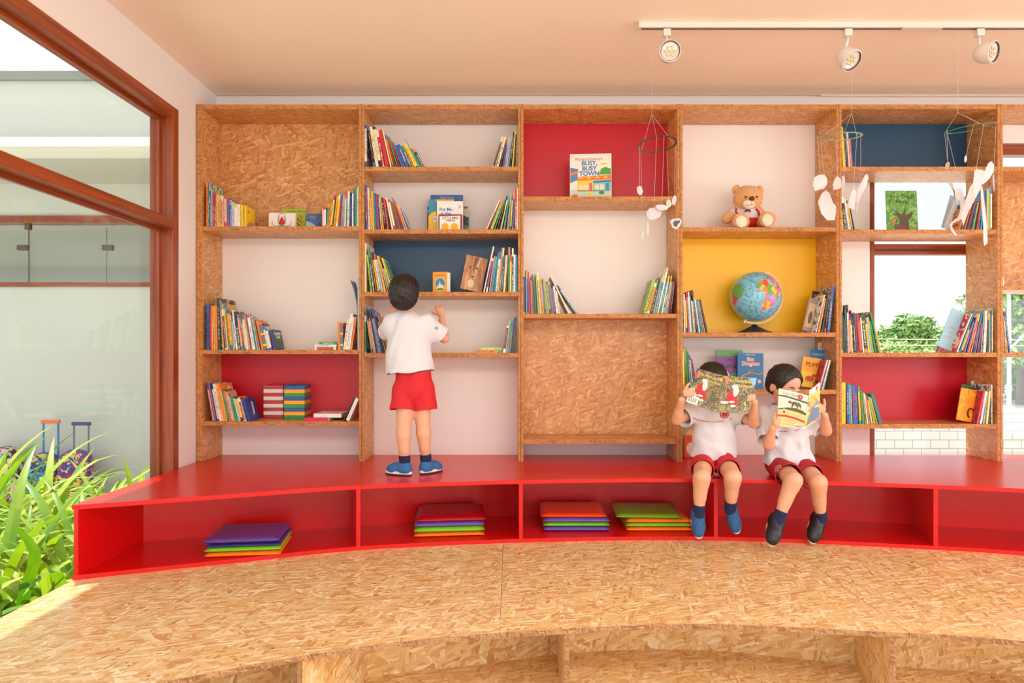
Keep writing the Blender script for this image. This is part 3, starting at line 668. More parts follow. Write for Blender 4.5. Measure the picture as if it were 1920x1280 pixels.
M_PAGE = mat('book_pages', RGB(232, 222, 200), 0.8, bump=0.15, bscale=900)
def book_mesh(w, d, h, hard, mats, bx=1, name='picture_book', parent=None):
    """cover only: spine faces -Y, origin at base front left; pages are a separate child"""
    t = min(0.0022 if hard else 0.0007, w*0.22)
    V = []; Fc = []; MI = []; UV = []
    def q(ps, mi, uvs):
        i = len(V); V.extend(ps); Fc.append((i, i+1, i+2, i+3)); MI.append(mi); UV.extend(uvs)
    sq = [(0, 0), (1, 0), (1, 1), (0, 1)]
    def boxq(x0, x1, y0, y1, z0, z1, ms):
        q([(x0, y0, z0), (x1, y0, z0), (x1, y0, z1), (x0, y0, z1)], ms[0], sq)          # front
        q([(x1, y1, z0), (x0, y1, z0), (x0, y1, z1), (x1, y1, z1)], ms[1], sq)
        q([(x0, y1, z0), (x0, y0, z0), (x0, y0, z1), (x0, y1, z1)], ms[2], sq)          # left
        q([(x1, y0, z0), (x1, y1, z0), (x1, y1, z1), (x1, y0, z1)], ms[3], sq)          # right
        q([(x0, y0, z1), (x1, y0, z1), (x1, y1, z1), (x0, y1, z1)], ms[4], sq)
        q([(x0, y1, z0), (x1, y1, z0), (x1, y0, z0), (x0, y0, z0)], ms[4], sq)
    boxq(0, w, 0, t, 0, h, (0, 0, 1, 1, 0))
    boxq(0, t, t, d, 0, h, (0, 1, 1, 1, 0)); boxq(w-t, w, t, d, 0, h, (0, 1, 1, 1, 0))
    me = bpy.data.meshes.new(name); me.from_pydata(V, [], Fc); me.polygons.foreach_set('material_index', MI)
    l = me.uv_layers.new(name='UVMap'); l.data.foreach_set('uv', [c for u in UV for c in u])
    o = link(name, me, mats, parent)
    i_ = 0.003 if hard else 0.0006
    MB().box(t, w-t, t, d-i_-0.001, i_, h-i_).build('pages', [M_PAGE], o)
    return o
ORD = 'first second third fourth fifth sixth seventh eighth ninth tenth eleventh twelfth thirteenth fourteenth fifteenth sixteenth seventeenth eighteenth nineteenth twentieth twenty-first twenty-second twenty-third twenty-fourth twenty-fifth twenty-sixth twenty-seventh twenty-eighth twenty-ninth thirtieth thirty-first thirty-second'.split()
import re
SPINES = []
def row(place, group, ysh, xs, xe, side, tilts, toks, wall=None, inset=0.006):
    """side L: books lean left against what stands at xs; side R: lean right towards xe"""
    rnd = random.Random(place)
    T = []
    for m_ in re.finditer(r'([a-z])(\d+(?:\.\d)?)\.(\d+)', toks): T.append((m_.group(1), float(m_.group(2))/S, float(m_.group(3))/S))
    n = len(T); ks = sorted(tilts)
    def tl(i):
        if i <= ks[0]: return math.radians(tilts[ks[0]])
        for a, b in zip(ks, ks[1:]):
            if a <= i <= b: return math.radians(tilts[a]+(tilts[b]-tilts[a])*(i-a)/(b-a))
        return math.radians(tilts[ks[-1]])
    th = [tl(i) for i in range(n)]
    idx = list(range(n)); 
    if side == 'R': idx = idx[::-1]
    span = (xe-xs)/S
    def lay(k):
        pos = [0]*n; cur = None
        for j, i in enumerate(idx):
            wv, hv, a = T[i][1]*k, T[i][2], th[i]
            if cur is None: p = hv*math.sin(a)+0.0008          # its top corner touches the upright
            else:
                ph, pa, R = cur
                p = R+max(0, min(hv*math.cos(a), ph*math.cos(pa))*(math.tan(a)-math.tan(pa)))+0.0005
            pos[i] = p; cur = (hv, a, p+wv/math.cos(a))
            if j and ph > hv+0.0: cur = (hv, a, cur[2])
        return pos, cur[2]
    lo, hi = 0.15, 2.5
    for _ in range(30):
        k = (lo+hi)/2
        if lay(k)[1] > span: hi = k
        else: lo = k
    pos, end = lay(k); z = PZ(ysh) if ysh < 900 else ysh
    for i in range(n):
        c, wv, hv = T[i]; wv *= k; a = th[i]
        d = min(0.235, max(0.12, hv*rnd.uniform(0.66, 0.86))); yi = YS+inset+rnd.uniform(0, 0.006)
        hard = rnd.random() < 0.35 or wv > 0.014
        mats = [stripes_mat() if (c == 'm' and wv > 0.012) else bookmat(c), bookmat(c, True)]
        o = book_mesh(wv-0.0004, d, hv, hard, mats)
        if side == 'L':
            o.location = (PX(xs)+pos[i], yi, z+0.0004+0.0); o.rotation_euler = (0, -a, 0)
        else:
            # mirror: pivot is the bottom right corner
            R_ = PX(xe)-pos[i]
            o.rotation_euler = (0, a, 0)
            o.location = (R_-(wv-0.0004)*math.cos(a), yi, z+0.0004+(wv-0.0004)*math.sin(a))
        size = 'thick' if wv*S > 5.2 else 'thin'; tall = 'tall' if hv*S > 72 else 'short' if hv*S < 50 else ''
        nm = 'multicoloured' if (c == 'm' and wv > 0.012) else PAL[c][0]
        tag(o, ' '.join(x for x in (size, tall, nm, 'book,', ORD[i], 'from left,', place) if x), 'book', group)
        SPINES.append((wv*hv, o))
row('left end of shelf under strand board panel', 'books at the left of the first upper shelf', 424, 385, 456, 'L', {0: 0, 20: 1}, 'o4.83 b2.82 g2.82 t2.71 h2.68 v3.64 r4.61 c2.59 u5.59 a3.58 o3.58 p2.56 h5.56 v6.53 b3.50 e6.46 w6.42 w5.42 u3.41 y4.40')
row('right end of shelf under strand board panel', 'books at the right of the first upper shelf', 424, 603, 672.5, 'R', {0: 0, 1: 0.4, 2: 5, 5: 7, 9: 5, 13: 2, 18: 0}, 'p3.34 w5.37 g5.42 o4.46 y4.59 n2.57 y2.57 o2.57 y4.59 r3.58 v2.60 e2.58 u2.58 e4.65 a2.65 w4.66 n5.64 w3.62 b3.68 g4.75 w2.73 y2.77'.replace('p3.34 w5.37', 'p3.34 w5.37'))
row('middle left shelf of leftmost bookcase', 'books at the left of the first middle shelf', 655.6, 385.5, 509, 'L', {0: 0, 5: 1.5, 7: 5, 12: 6, 20: 9, 27: 12, 35: 14}, 'b5.85 r3.84 o3.83 y2.82 o4.84 d5.97 u3.88 v3.76 y2.76 g2.75 o5.76 l2.66 e2.64 w3.74 k5.72 p3.67 z2.70 h2.60 c4.57 a3.61 r2.65 w5.61 g2.57 e2.57 o2.57 k2.57 o3.56 m6.50 c3.45 w4.40')
row('beside curled cover, leftmost bookcase middle shelf', 'books at the right of the first middle shelf', 655.6, 632, 668, 'R', {0: 0, 1: 0.5, 2: 8, 6: 8}, 'o5.52 m6.51 c5.58 w6.68 w3.62 o4.62')
row('lower left, before red panel of leftmost bookcase', 'books at the left of the first lower shelf', 790, 385, 462, 'L', {0: 10, 8: 11, 16: 15}, 'p3.74 v4.73 k2.72 c3.72 w5.71 h3.70 o5.71 y2.60 g3.60 a2.58 o2.58 p5.56 l2.46 g5.46 e4.44 y5.46 r4.45 e2.42')
row('lower right, before red panel of leftmost bookcase', 'books at the right of the first lower shelf', 790, 641, 672.5, 'R', {0: 27, 1: 24}, 'k2.50 w5.46')
row('top shelf of second bookcase, left', 'books at the left of the second top shelf', 312, 683, 796, 'L', {0: 0, 1: 9, 4: 10, 7: 14, 9: 17, 11: 21, 19: 28}, 'w4.79 k5.77 c6.76 c6.76 r5.70 r7.70 c3.71 o3.62 r2.60 g3.59 r2.50 v3.49 b4.43 b6.44 t5.42 o3.40 y6.47 s2.58 g3.38 n5.38')
row('top shelf of second bookcase, right', 'books at the right of the second top shelf', 312, 922.6, 971.5, 'R', {0: 18, 2: 15, 4: 9, 8: 6, 11: 1}, 'z4.59 w2.58 c6.58 z2.50 b5.42 p3.55 e4.56 a3.57 k4.66 y3.67 k3.62 a3.62')
row('second shelf of second bookcase, left', 'books at the left of the second bookcase', 429.6, 683.5, 769, 'L', {0: 1, 9: 3, 12: 6, 15: 11, 19: 15, 25: 22}, 'b4.84 r2.81 c3.78 y2.73 o3.73 u5.72 t4.69 b3.68 r3.66 n3.66 w2.62 o4.61 k4.60 r5.58 k2.50 w4.60 c5.57 r2.50 g3.53 r3.62 v2.50 r2.48 u3.50 h3.47 v2.42 e2.40')
row('second shelf of second bookcase, right', 'books at the right of the second bookcase', 429.6, 911, 971.5, 'R', {0: 24, 2: 21, 4: 17, 5: 12, 7: 5, 9: 2, 10: 0}, 'w3.60 r2.58 l7.57 g3.58 k3.66 c3.57 g4.62 a5.70 y3.62 b4.69 r5.79 w3.78')
row('left of dark blue panel above standing boy', 'books left of the blue panel', 547, 683, 742, 'L', {0: 0, 1: 6, 4: 9, 7: 11, 9: 15, 11: 19}, 'c4.92 l4.70 d5.80 z3.76 y4.74 w3.71 e4.62 u5.69 p2.58 l4.45 y4.66 g3.62')
row('right of lion picture before dark blue panel', 'books right of the lion cover', 547, 906, 971.5, 'R', {0: 12, 2: 8, 5: 6, 8: 5, 10: 3, 11: 1, 16: 0}, 'w3.87 v4.64 o3.67 s5.67 t3.75 w5.76 o3.83 t3.83 n4.69 c5.69 m2.55 g4.84 y4.70 d4.82 w4.70 s3.70 d3.66')
row('shelf behind standing boy, left', 'books behind the standing boy', 661.5, 683, 730, 'L', {0: 1, 1: 8, 5: 10, 9: 12, 15: 16}, 'g4.70 e2.90 o4.68 w2.60 o4.66 n3.60 b3.84 e2.65 w2.66 b5.80 n3.70 k3.66 y2.60 n3.70 o2.72 u2.60')
row('shelf behind standing boy, right', 'books right of the standing boy', 661.5, 943, 971.5, 'R', {0: 8, 4: 6, 5: 2, 6: 1}, 'm5.51 h2.60 g5.62 v3.60 k4.66 d3.68 a2.74')
row('above big strand board panel, left', 'books at the left above the strand board panel', 587.7, 981, 1084, 'L', {0: 0, 8: 3, 14: 5, 20: 7, 23: 8, 24: 26, 25: 35}, 'b4.84 n2.81 e2.82 v3.82 r3.79 m3.60 c2.62 z3.72 z2.74 t3.62 k2.58 l4.75 u5.77 p2.77 o3.66 s3.60 l4.66 u3.60 a5.60 g3.55 o2.55 v6.56 w5.52 c4.43 c4.78 e4.64')
row('above big strand board panel, right', 'books at the right above the strand board panel', 587.7, 1207, 1267, 'R', {0: 15, 4: 13, 8: 11, 12: 9, 15: 5}, 'l7.65 o5.59 l2.65 k5.66 a4.70 t5.74 w4.88 t4.62 w3.72 t4.60 y2.72 a3.60 m4.61 m3.60')
row('left of globe', 'books left of the globe', 623, 1280, 1328, 'L', {0: 0, 3: 3, 8: 5, 9: 7, 13: 11, 15: 13}, 'e2.75 c4.72 y4.66 r3.75 e3.66 w3.76 g3.68 w3.60 p2.58 d4.80 w4.62 s3.62 a3.60 u2.63 k5.63')
row('right of globe', 'books right of the globe', 623, 1531, 1566, 'R', {0: 13, 4: 6}, 'w2.72 o4.65 d4.76 k3.70 b6.86')
row('shelf behind left reading boy', 'books behind the left reading boy', 730.6, 1280, 1309, 'L', {0: 1, 3: 5, 6: 10}, 'y5.78 l2.80 g4.78 t4.72 w3.66 r3.60 b2.58')
row('beside orange story book', 'books beside the orange story book', 730.6, 1534, 1560, 'R', {0: 16, 5: 13}, 'r3.57 w4.57 v3.56 w4.57 a3.56')
row('left of upper blue panel above window', 'books in front of the second blue panel', 312, 1578, 1601, 'L', {0: 3, 6: 5}, 'y4.75 u2.55 n4.70 h4.66 p2.52 v2.52')
row('beside tree book, left', 'books left of the tree book', 430, 1578, 1604, 'L', {0: 3, 1: 7, 6: 11}, 'y3.35 n5.62 a2.40 w3.58 c2.50 u3.56 n2.55')
row('behind paper animal, right of tree book', 'books right of the tree book', 430, 1799, 1862, 'R', {0: 17, 8: 14, 13: 8, 15: 1, 19: 0}, 'o2.40 u2.45 n3.55 a3.55 r2.45 o3.48 k3.50 z3.50 n3.50 b2.50 l3.52 d3.45 r3.55 a2.60 s4.75 t4.75 h4.75 l4.70 w4.80')
row('third shelf before window, left', 'books at the left in front of the window', 661, 1578, 1655, 'L', {0: 0, 8: 2.5, 14: 5, 18: 8, 20: 12, 21: 13}, 'd4.88 g2.70 m2.60 d5.88 w2.75 p2.90 u4.73 w2.52 k2.80 n5.75 v2.72 z2.72 r4.72 o3.70 w3.66 d7.60 y4.54 e3.66 l4.68 g4.60 g3.78 u4.50')
row('third shelf before window, right', 'books at the right in front of the window', 661, 1792, 1864, 'R', {0: 22, 3: 19, 7: 14, 11: 8, 14: 3, 17: 0}, 'r3.79 w4.78 t3.75 u6.50 v2.66 p2.60 b3.68 o4.75 r4.75 n4.60 s3.72 r3.55 n3.55 a3.80 w6.78 c2.70 n4.75 l3.73 n5.73 c3.84')
row('before red panel beside window, left', 'books left of the red panel by the window', 795, 1579, 1656, 'L', {0: 0, 8: 3, 10: 5, 13: 10, 16: 16}, 'y9.78 k2.75 b4.76 s3.76 a4.73 v6.73 b5.72 k2.60 y4.70 g5.62 l2.60 w3.58 p2.55 y3.55 l4.52 u3.50 t7.58')
row('before red panel beside window, right', 'books right of the red panel by the window', 795, 1833, 1863, 'R', {0: 12, 4: 3, 5: 0}, 'r5.62 w5.62 e3.60 y5.62 k3.50 w2.74')
row('rightmost bookcase at picture edge', 'books at the picture edge', 661, 1881, 1897, 'L', {0: 2, 3: 7}, 'o3.75 w2.70 y2.60 b5.78')

# ---- text helper: real letters as thin solid meshes
def text(s, size, m, parent, loc, rot=(PI/2, 0, 0), align='CENTER', name='title', bold=0.0, ext=0.0003, wide=1.0):
    cu = bpy.data.curves.new(name, 'FONT'); cu.body = s; cu.size = size; cu.align_x = align; cu.align_y = 'CENTER'; cu.extrude = ext; cu.offset = bold*size; cu.space_line = 0.85; cu.resolution_u = 3
    t = bpy.data.objects.new('tmp', cu); COL.objects.link(t)
    me = bpy.data.meshes.new_from_object(t.evaluated_get(bpy.context.evaluated_depsgraph_get()))
    bpy.data.objects.remove(t); bpy.data.curves.remove(cu)
    me.materials.clear(); o = link(name, me, [m], parent, loc); o.rotation_euler = rot; o.scale = (wide, 1, 1); return o
def shape(name, pts, m, parent, loc=(0, 0, 0), t=0.0004):
    """thin printed shape lying on a cover (x, z points), facing -Y"""
    mb = MB().slab([(x, 0, z) for x, z in pts], (0, -1, 0), t)
    return mb.build(name, m, parent, loc)
def disc(cx, cz, rx, rz=None, n=20, a0=0, a1=360): 
    rz = rz or rx; return [(cx+rx*math.cos(math.radians(a0+(a1-a0)*k/n)), cz+rz*math.sin(math.radians(a0+(a1-a0)*k/n))) for k in range(n if a1-a0 == 360 else n+1)]
def C(nm, *rgb): return mat('ink_'+nm, RGB(*rgb), 0.45)
def faceout(x0, x1, ytop, ysh, Y, th, coverm, label, roll=0, yaw=0, lean=8, group=None, hard=True, xw=None):
    """book standing with its front cover to the room. returns root, width, height; cover face is local y=0, z up, x from 0"""
    zb = (PZ(ysh) if ysh < 840 else ZT)+0.001
    w_ = (x1-x0)/F*Y; h = (EYE+(CY-ytop)/F*Y-zb)/max(0.5, math.cos(math.radians(roll)))
    c_, s_ = math.cos(math.radians(roll)), math.sin(math.radians(roll))
    root = empty('picture_book', (W(x0, 600, Y).x, Y, zb+(w_*s_ if roll > 0 else 0)+th*math.sin(math.radians(lean))))
    root.rotation_mode = 'XYZ'; root.rotation_euler = (math.radians(-lean), math.radians(roll), math.radians(yaw))
    tag(root, label, 'book', group)
    t = 0.002
    MB().box(0, w_, 0, t, 0, h).build('front_cover', coverm, root, bevel=0.0008)
    MB().box(0, w_, th-t, th, 0, h).build('back_cover', coverm, root, bevel=0.0008)
    MB().box(0, t, t, th-t, 0, h).build('spine', coverm, root)
    MB().box(t, w_-0.003, t, th-t, 0.003, h-0.003).build('pages', M_PAGE, root)
    return root, w_, h
def art(name, cols, scale=14): return printed(name, cols, scale)
E = 0.0005
# spider book
r, w_, h = faceout(503.5, 553, 399, 424, 4.10, 0.028, C('offwhite', 236, 226, 214), 'white board book with a red spider on its cover', yaw=3, lean=4)
sc_ = C('spider_red', 196, 20, 30); ln = C('ink_dark', 60, 30, 30)
shape('red_abdomen', [(w_*.37, h*.30), (w_*.40, h*.52), (w_*.49, h*.80), (w_*.58, h*.52), (w_*.61, h*.30), (w_*.49, h*.22)], sc_, r, (0, -E, 0))
shape('striped_head', disc(w_*.49, h*.16, w_*.11, h*.12), C('spider_teal', 90, 150, 140), r, (0, -E*2, 0))
mb = MB()
for s in (-1, 1):
    for pts in ([(.08, .34), (.15, .36), (.13, .62), (.07, .80)], [(.10, .20), (.22, .16), (.34, .28), (.36, .5)], [(.08, .12), (.2, .06), (.26, .02)], [(.10, .45), (.14, .75), (.10, .92), (.0, .97)]):
        mb.tube([(w_*(.49+s*a), -0.0012, h*b) for a, b in pts], 0.0012, 5)
mb.build('spider_legs', ln, r)
r, w_, h = faceout(528, 572, 391, 424, 4.17, 0.02, C('lime', 168, 190, 40), 'lime green book with ladybirds behind the spider book', yaw=3, lean=3)
for k in range(9): shape('ladybird', disc(w_*(.62+.25*((k*37) % 10)/10), h*(.15+.6*k/9), 0.006, 0.005, 8), C('lady_red', 190, 40, 40), r, (0, -E, 0))
text('a noite Maluca', 0.018, C('ink_dgreen', 60, 90, 20), r, (w_*.6, -E, h*.9))
r, w_, h = faceout(573.5, 602, 400.5, 424, 4.12, 0.008, art('bluewhale', [(60, 90, 140), (80, 110, 160), (60, 100, 150), (50, 80, 130)], 20), 'small slate blue book with yellow title between lime book and pink spine', lean=4)
shape('pale_whale', [(0, 0), (0, h*.55), (w_*.35, h*.45), (w_*.7, h*.2), (w_*.95, 0)], C('whale', 178, 190, 190), r, (0, -E, 0))
text('MEU', 0.011, C('ink_ochre', 220, 170, 70), r, (w_*.4, -E, h*.78), wide=1.6)
# second shelf, second bay
r, w_, h = faceout(801, 879, 387, 429.6, 4.21, 0.006, art('stripegreen', [(70, 96, 70), (200, 196, 180), (60, 70, 60), (110, 130, 100), (190, 190, 176)], 9), 'wide grey green striped book at the back behind the blue and white books', lean=1)
r, w_, h = faceout(807, 868, 364.5, 429.6, 4.18, 0.006, art('bluepurple', [(30, 90, 150), (60, 90, 160), (30, 110, 160), (90, 90, 160)], 12), 'tall blue and purple book standing behind the white title book', lean=2)
text('Magic Forest', 0.016, C('ink_pale', 170, 200, 230), r, (w_*.5, -E, h*.93))
r, w_, h = faceout(803, 851, 373, 429.6, 4.155, 0.006, C('skyteal', 60, 150, 180), 'blue and yellow book reading GO partly hidden by the white title book', lean=3)
shape('yellow_figure', [(0, 0), (0, h*.5), (w_*.15, h*.62), (w_*.3, h*.66), (w_*.36, 0)], C('art_yellow', 246, 196, 50), r, (0, -E, 0))
shape('white_sign', disc(w_*.27, h*.42, w_*.10, h*.1), C('art_white', 235, 230, 215), r, (0, -2*E, 0)); text('GO', 0.018, C('ink_black', 30, 30, 34), r, (w_*.27, -3*E, h*.42))
shape('orange_strip', [(w_*.3, h*.93), (w_, h*.93), (w_, h), (w_*.3, h)], C('art_orange', 244, 178, 60), r, (0, -E, 0))
r, w_, h = faceout(819, 868, 376.5, 429.6, 4.125, 0.012, C('bookwhite', 240, 236, 228), 'white book titled Put Me in the, behind the maroon framed book', lean=3)
text('Put Me\nin the', 0.030, C('ink_blue', 20, 120, 190), r, (w_*.34, -E, h*.67), bold=0.02, wide=0.9)
shape('emblem', disc(w_*.87, h*.82, 0.008, 0.009, 12), C('emblem_grey', 190, 180, 176), r, (0, -E, 0))
r, w_, h = faceout(822, 866, 401.5, 429.6, 4.08, 0.02, C('maroon', 150, 34, 52), 'small maroon framed board book titled LITTLE MISS TWINS, frontmost of its pile', lean=4)
shape('white_panel', [(w_*.05, 0.002), (w_*.93, 0.002), (w_*.93, h*.92), (w_*.05, h*.88)], C('bookwhite', 240, 236, 228), r, (0, -E, 0))
text('LITTLE MISS\nTWINS', 0.0185, C('ink_black', 30, 30, 34), r, (w_*.5, -2*E, h*.70), bold=0.02)
for s in (.28, .68): shape('yellow_round', disc(w_*s, h*.26, w_*.16, h*.22), C('art_yellow2', 250, 180, 20), r, (0, -2*E, 0))
# orange board book, opened a little
r, w_, h = faceout(811.5, 840, 510, 547, 4.08, 0.034, C('covorange', 244, 160, 50), 'small orange board book with a round blue picture before the blue panel', yaw=-16, lean=0)
shape('blue_oval', disc(w_*.52, h*.40, w_*.37, h*.32), C('art_cream', 240, 226, 180), r, (0, -E, 0)); shape('blue_sky', disc(w_*.52, h*.41, w_*.34, h*.29), C('art_blue', 50, 140, 190), r, (0, -2*E, 0))
shape('white_castle', [(w_*.25, h*.2), (w_*.3, h*.32), (w_*.42, h*.36), (w_*.5, h*.58), (w_*.58, h*.36), (w_*.72, h*.4), (w_*.8, h*.2)], C('art_pale', 236, 224, 170), r, (0, -3*E, 0)); shape('green_hill', disc(w_*.52, h*.17, w_*.24, h*.05), C('art_green', 70, 140, 60), r, (0, -4*E, 0))
text('My Best Friend', 0.011, C('ink_olive', 120, 110, 40), r, (w_*.5, -E, h*.84))
for k in range(2): MB().box(w_-0.003+0.0, w_+0.006+0.006*k, 0.004+0.012*k, 0.014+0.012*k, 0.002, h-0.004).build('board_page', C('bookwhite', 240, 236, 228), r, bevel=0.002)
# lion cover
def lionmat():
    m, n, l, b = newmat('lion_cover'); t = N(n, 'ShaderNodeTexCoord'); mp = N(n, 'ShaderNodeMapping'); mp.inputs['Scale'].default_value = (60, 1, 9); l.new(t.outputs['Object'], mp.inputs[0])
    z = N(n, 'ShaderNodeTexNoise'); z.inputs['Scale'].default_value = 1; z.inputs['Detail'].default_value = 4; z.inputs['Distortion'].default_value = 0.8; l.new(mp.outputs[0], z.inputs['Vector'])
    cr = N(n, 'ShaderNodeValToRGB'); r = cr.color_ramp; r.elements.new(0.5)
    for k, c in enumerate([(110, 60, 30), (186, 124, 66), (222, 170, 104)]): r.elements[k].position = 0.25+k*0.25; r.elements[k].color = RGB(*c)
    l.new(z.outputs['Fac'], cr.inputs[0]); l.new(cr.outputs[0], b.inputs['Base Color']); b.inputs['Roughness'].default_value = 0.35; return m
r, w_, h = faceout(863, 904, 484, 547, 4.06, 0.008, lionmat(), 'large brown picture book with a lion face leaning beside the blue panel', roll=11, yaw=10, lean=2)
shape('forehead_streak', [(w_*.40, h*.98), (w_*.62, h*.98), (w_*.52, h*.72), (w_*.45, h*.45), (w_*.40, h*.72)], C('mane_dark', 120, 66, 36), r, (0, -E, 0))
for s in (.27, .58): shape('eye', disc(w_*s, h*.66, w_*.055, h*.04), C('lion_eye', 110, 80, 40), r, (0, -E*3, 0)); 
for s in (.27, .58): shape('pupil', disc(w_*s, h*.66, w_*.022, h*.02), C('ink_black', 30, 30, 34), r, (0, -E*4, 0))
shape('nose', [(w_*.36, h*.43), (w_*.52, h*.43), (w_*.44, h*.36)], C('lion_nose', 70, 50, 40), r, (0, -E*3, 0))
shape('chin', disc(w_*.42, h*.20, w_*.16, h*.12), C('lion_chin', 214, 196, 160), r, (0, -E*3, 0))
# BUSY BUSY TOWN
r, w_, h = faceout(1068.5, 1146, 287.5, 368, 4.08, 0.012, C('coverwhite', 238, 228, 216), 'white picture book titled BUSY, BUSY TOWN standing before the red panel', yaw=-5, lean=4)
text("Richard Scarry's", 0.025, C('ink_grey', 110, 80, 70), r, (w_*.46, -E, h*.88))
text('BUSY,\nBUSY\nTOWN', 0.037, C('ink_blue2', 30, 120, 170), r, (w_*.47, -E, h*.67), bold=0.03)
shape('street', [(w_*.02, 0.002), (w_*.98, 0.002), (w_*.98, h*.18), (w_*.02, h*.2)], C('street_pale', 190, 214, 190), r, (0, -E, 0))
shape('orange_roof', [(w_*.16, h*.40), (w_*.99, h*.42), (w_*.99, h*.52), (w_*.2, h*.49)], C('roof_orange', 240, 120, 50), r, (0, -E, 0))
shape('yellow_front', [(w_*.18, h*.16), (w_*.56, h*.16), (w_*.56, h*.41), (w_*.18, h*.40)], C('front_yellow', 246, 200, 60), r, (0, -E, 0))
shape('blue_front', [(w_*.56, h*.16), (w_*.99, h*.16), (w_*.99, h*.42), (w_*.56, h*.41)], C('front_blue', 130, 190, 200), r, (0, -E, 0))
for k, (x, c) in enumerate(((.22, 'w'), (.34, 'w'), (.60, 'w'), (.72, 'w'))): shape('shop_window', [(w_*x, h*.2), (w_*(x+.10), h*.2), (w_*(x+.10), h*.31), (w_*x, h*.31)], C('shop_pale', 236, 214, 190), r, (0, -2*E, 0))
shape('pink_door', [(w_*.47, h*.17), (w_*.53, h*.17), (w_*.53, h*.35), (w_*.47, h*.35)], C('door_pink', 214, 80, 120), r, (0, -2*E, 0))
shape('teal_door', [(w_*.86, h*.17), (w_*.94, h*.17), (w_*.94, h*.34), (w_*.86, h*.34)], C('door_teal', 60, 140, 150), r, (0, -2*E, 0))
for k in range(4): shape('dormer', disc(w_*(.26+.2*k), h*.45, w_*.05, h*.04, 10, 0, 180), C('front_yellow', 246, 200, 60), r, (0, -2*E, 0))
shape('green_tree', [(w_*.7, h*.53), (w_*.75, h*.66), (w_*.85, h*.70), (w_*.98, h*.66), (w_*.99, h*.53)], C('tree_ink', 70, 160, 60), r, (0, -E, 0))
shape('left_building', [(w_*.01, h*.35), (w_*.01, h*.70), (w_*.2, h*.66), (w_*.18, h*.42)], C('left_blue', 80, 130, 180), r, (0, -E, 0)); shape('left_awning', [(w_*.01, h*.52), (w_*.19, h*.56), (w_*.19, h*.62), (w_*.01, h*.58)], C('roof_orange', 240, 120, 50), r, (0, -2*E, 0))
shape('yellow_plane', disc(w_*.82, h*.77, w_*.09, h*.018), C('front_yellow', 246, 200, 60), r, (0, -E, 0)); shape('awning', [(w_*.56, h*.35), (w_*.99, h*.37), (w_*.99, h*.40), (w_*.56, h*.38)], C('awning_blue', 50, 90, 160), r, (0, -2*E, 0))
shape('green_cart', disc(w_*.76, h*.13, w_*.07, h*.04), C('cart_green', 50, 140, 70), r, (0, -2*E, 0)); shape('red_cart', disc(w_*.12, h*.05, w_*.08, h*.05), C('cart_red', 214, 90, 60), r, (0, -2*E, 0)); shape('yellow_cart', disc(w_*.5, h*.1, w_*.05, h*.035), C('front_yellow', 246, 200, 60), r, (0, -2*E, 0))
# globe bay, right: pictured covers
r, w_, h = faceout(1515, 1531, 547, 623, 4.13, 0.006, C('darkcover', 56, 48, 44), 'dark picture book with orange artwork right of the globe', roll=10, yaw=14, lean=2)
shape('orange_art', [(w_*.1, 0.01), (w_*.95, 0.01), (w_*.95, h*.82), (w_*.1, h*.8)], C('art_rust', 196, 90, 50), r, (0, -E, 0)); text('HANDS', 0.01, C('art_pale', 236, 224, 170), r, (w_*.5, -E, h*.9))
r, w_, h = faceout(1504.5, 1524, 562, 623, 4.06, 0.006, C('mauvegrey', 168, 140, 140), 'mauve picture book with a drawn hand, frontmost beside the globe', roll=15, yaw=10, lean=2)
shape('art_panel', [(w_*.15, h*.12), (w_*.85, h*.12), (w_*.85, h*.85), (w_*.15, h*.85)], C('art_sand', 206, 180, 140), r, (0, -E, 0)); shape('drawn_hand', disc(w_*.5, h*.42, w_*.2, h*.2, 9), C('art_brown', 110, 90, 60), r, (0, -2*E, 0))
# reading bay middle
r, w_, h = faceout(1343, 1393, 656, 730.6, 4.16, 0.008, C('purplecov', 126, 74, 140), 'purple and green book titled Um Poma on the shelf behind the boys', yaw=0, lean=2)
shape('green_band', [(0.001, h*.84), (w_*.99, h*.84), (w_*.99, h*.995), (0.001, h*.995)], C('band_green', 96, 156, 76), r, (0, -E, 0)); text('Um', 0.03, C('ink_black', 30, 30, 34), r, (w_*.5, -E, h*.74)); text('Poma', 0.042, C('ink_black', 30, 30, 34), r, (w_*.48, -E, h*.58))
text('A', 0.05, C('bookwhite', 240, 236, 228), r, (w_*.42, -2*E, h*.36)); shape('green_leafy', [(w_*.3, 0), (w_*.35, h*.3), (w_*.7, h*.42), (w_*.98, h*.3), (w_*.98, 0)], C('band_green', 96, 156, 76), r, (0, -E, 0)); text('de', 0.02, C('ink_black', 30, 30, 34), r, (w_*.2, -E, h*.42))
r, w_, h = faceout(1383, 1431.5, 662, 730.6, 4.12, 0.006, C('seablue', 40, 110, 160), 'blue book titled Sea Dragons on the shelf behind the boys', roll=0.8, lean=2)
text('Sea\nDragons', 0.031, C('ink_coral', 224, 110, 80), r, (w_*.5, -E*1.2, h*.76), bold=0.02); text('Sea\nDragons', 0.031, C('art_pale2', 240, 220, 200), r, (w_*.5, -E*0.6, h*.76), bold=0.07, name='title_outline', ext=0.0001)
text('GRANT HUTS', 0.010, C('art_pale', 236, 224, 170), r, (w_*.5, -E, h*.95)); MB().tube([(w_*.15, -0.001, h*.34), (w_*.35, -0.001, h*.42), (w_*.55, -0.001, h*.44), (w_*.8, -0.001, h*.4), (w_*.98, -0.001, h*.45)], 0.003, 6).tube([(w_*.4, -0.001, h*.42), (w_*.5, -0.001, h*.52), (w_*.6, -0.001, h*.5)], 0.0025, 6).build('sea_dragon', C('dragon_gold', 214, 170, 60), r)
shape('seal', disc(w_*.84, h*.2, 0.011, 0.012, 14), C('seal_pink', 226, 170, 160), r, (0, -E, 0))
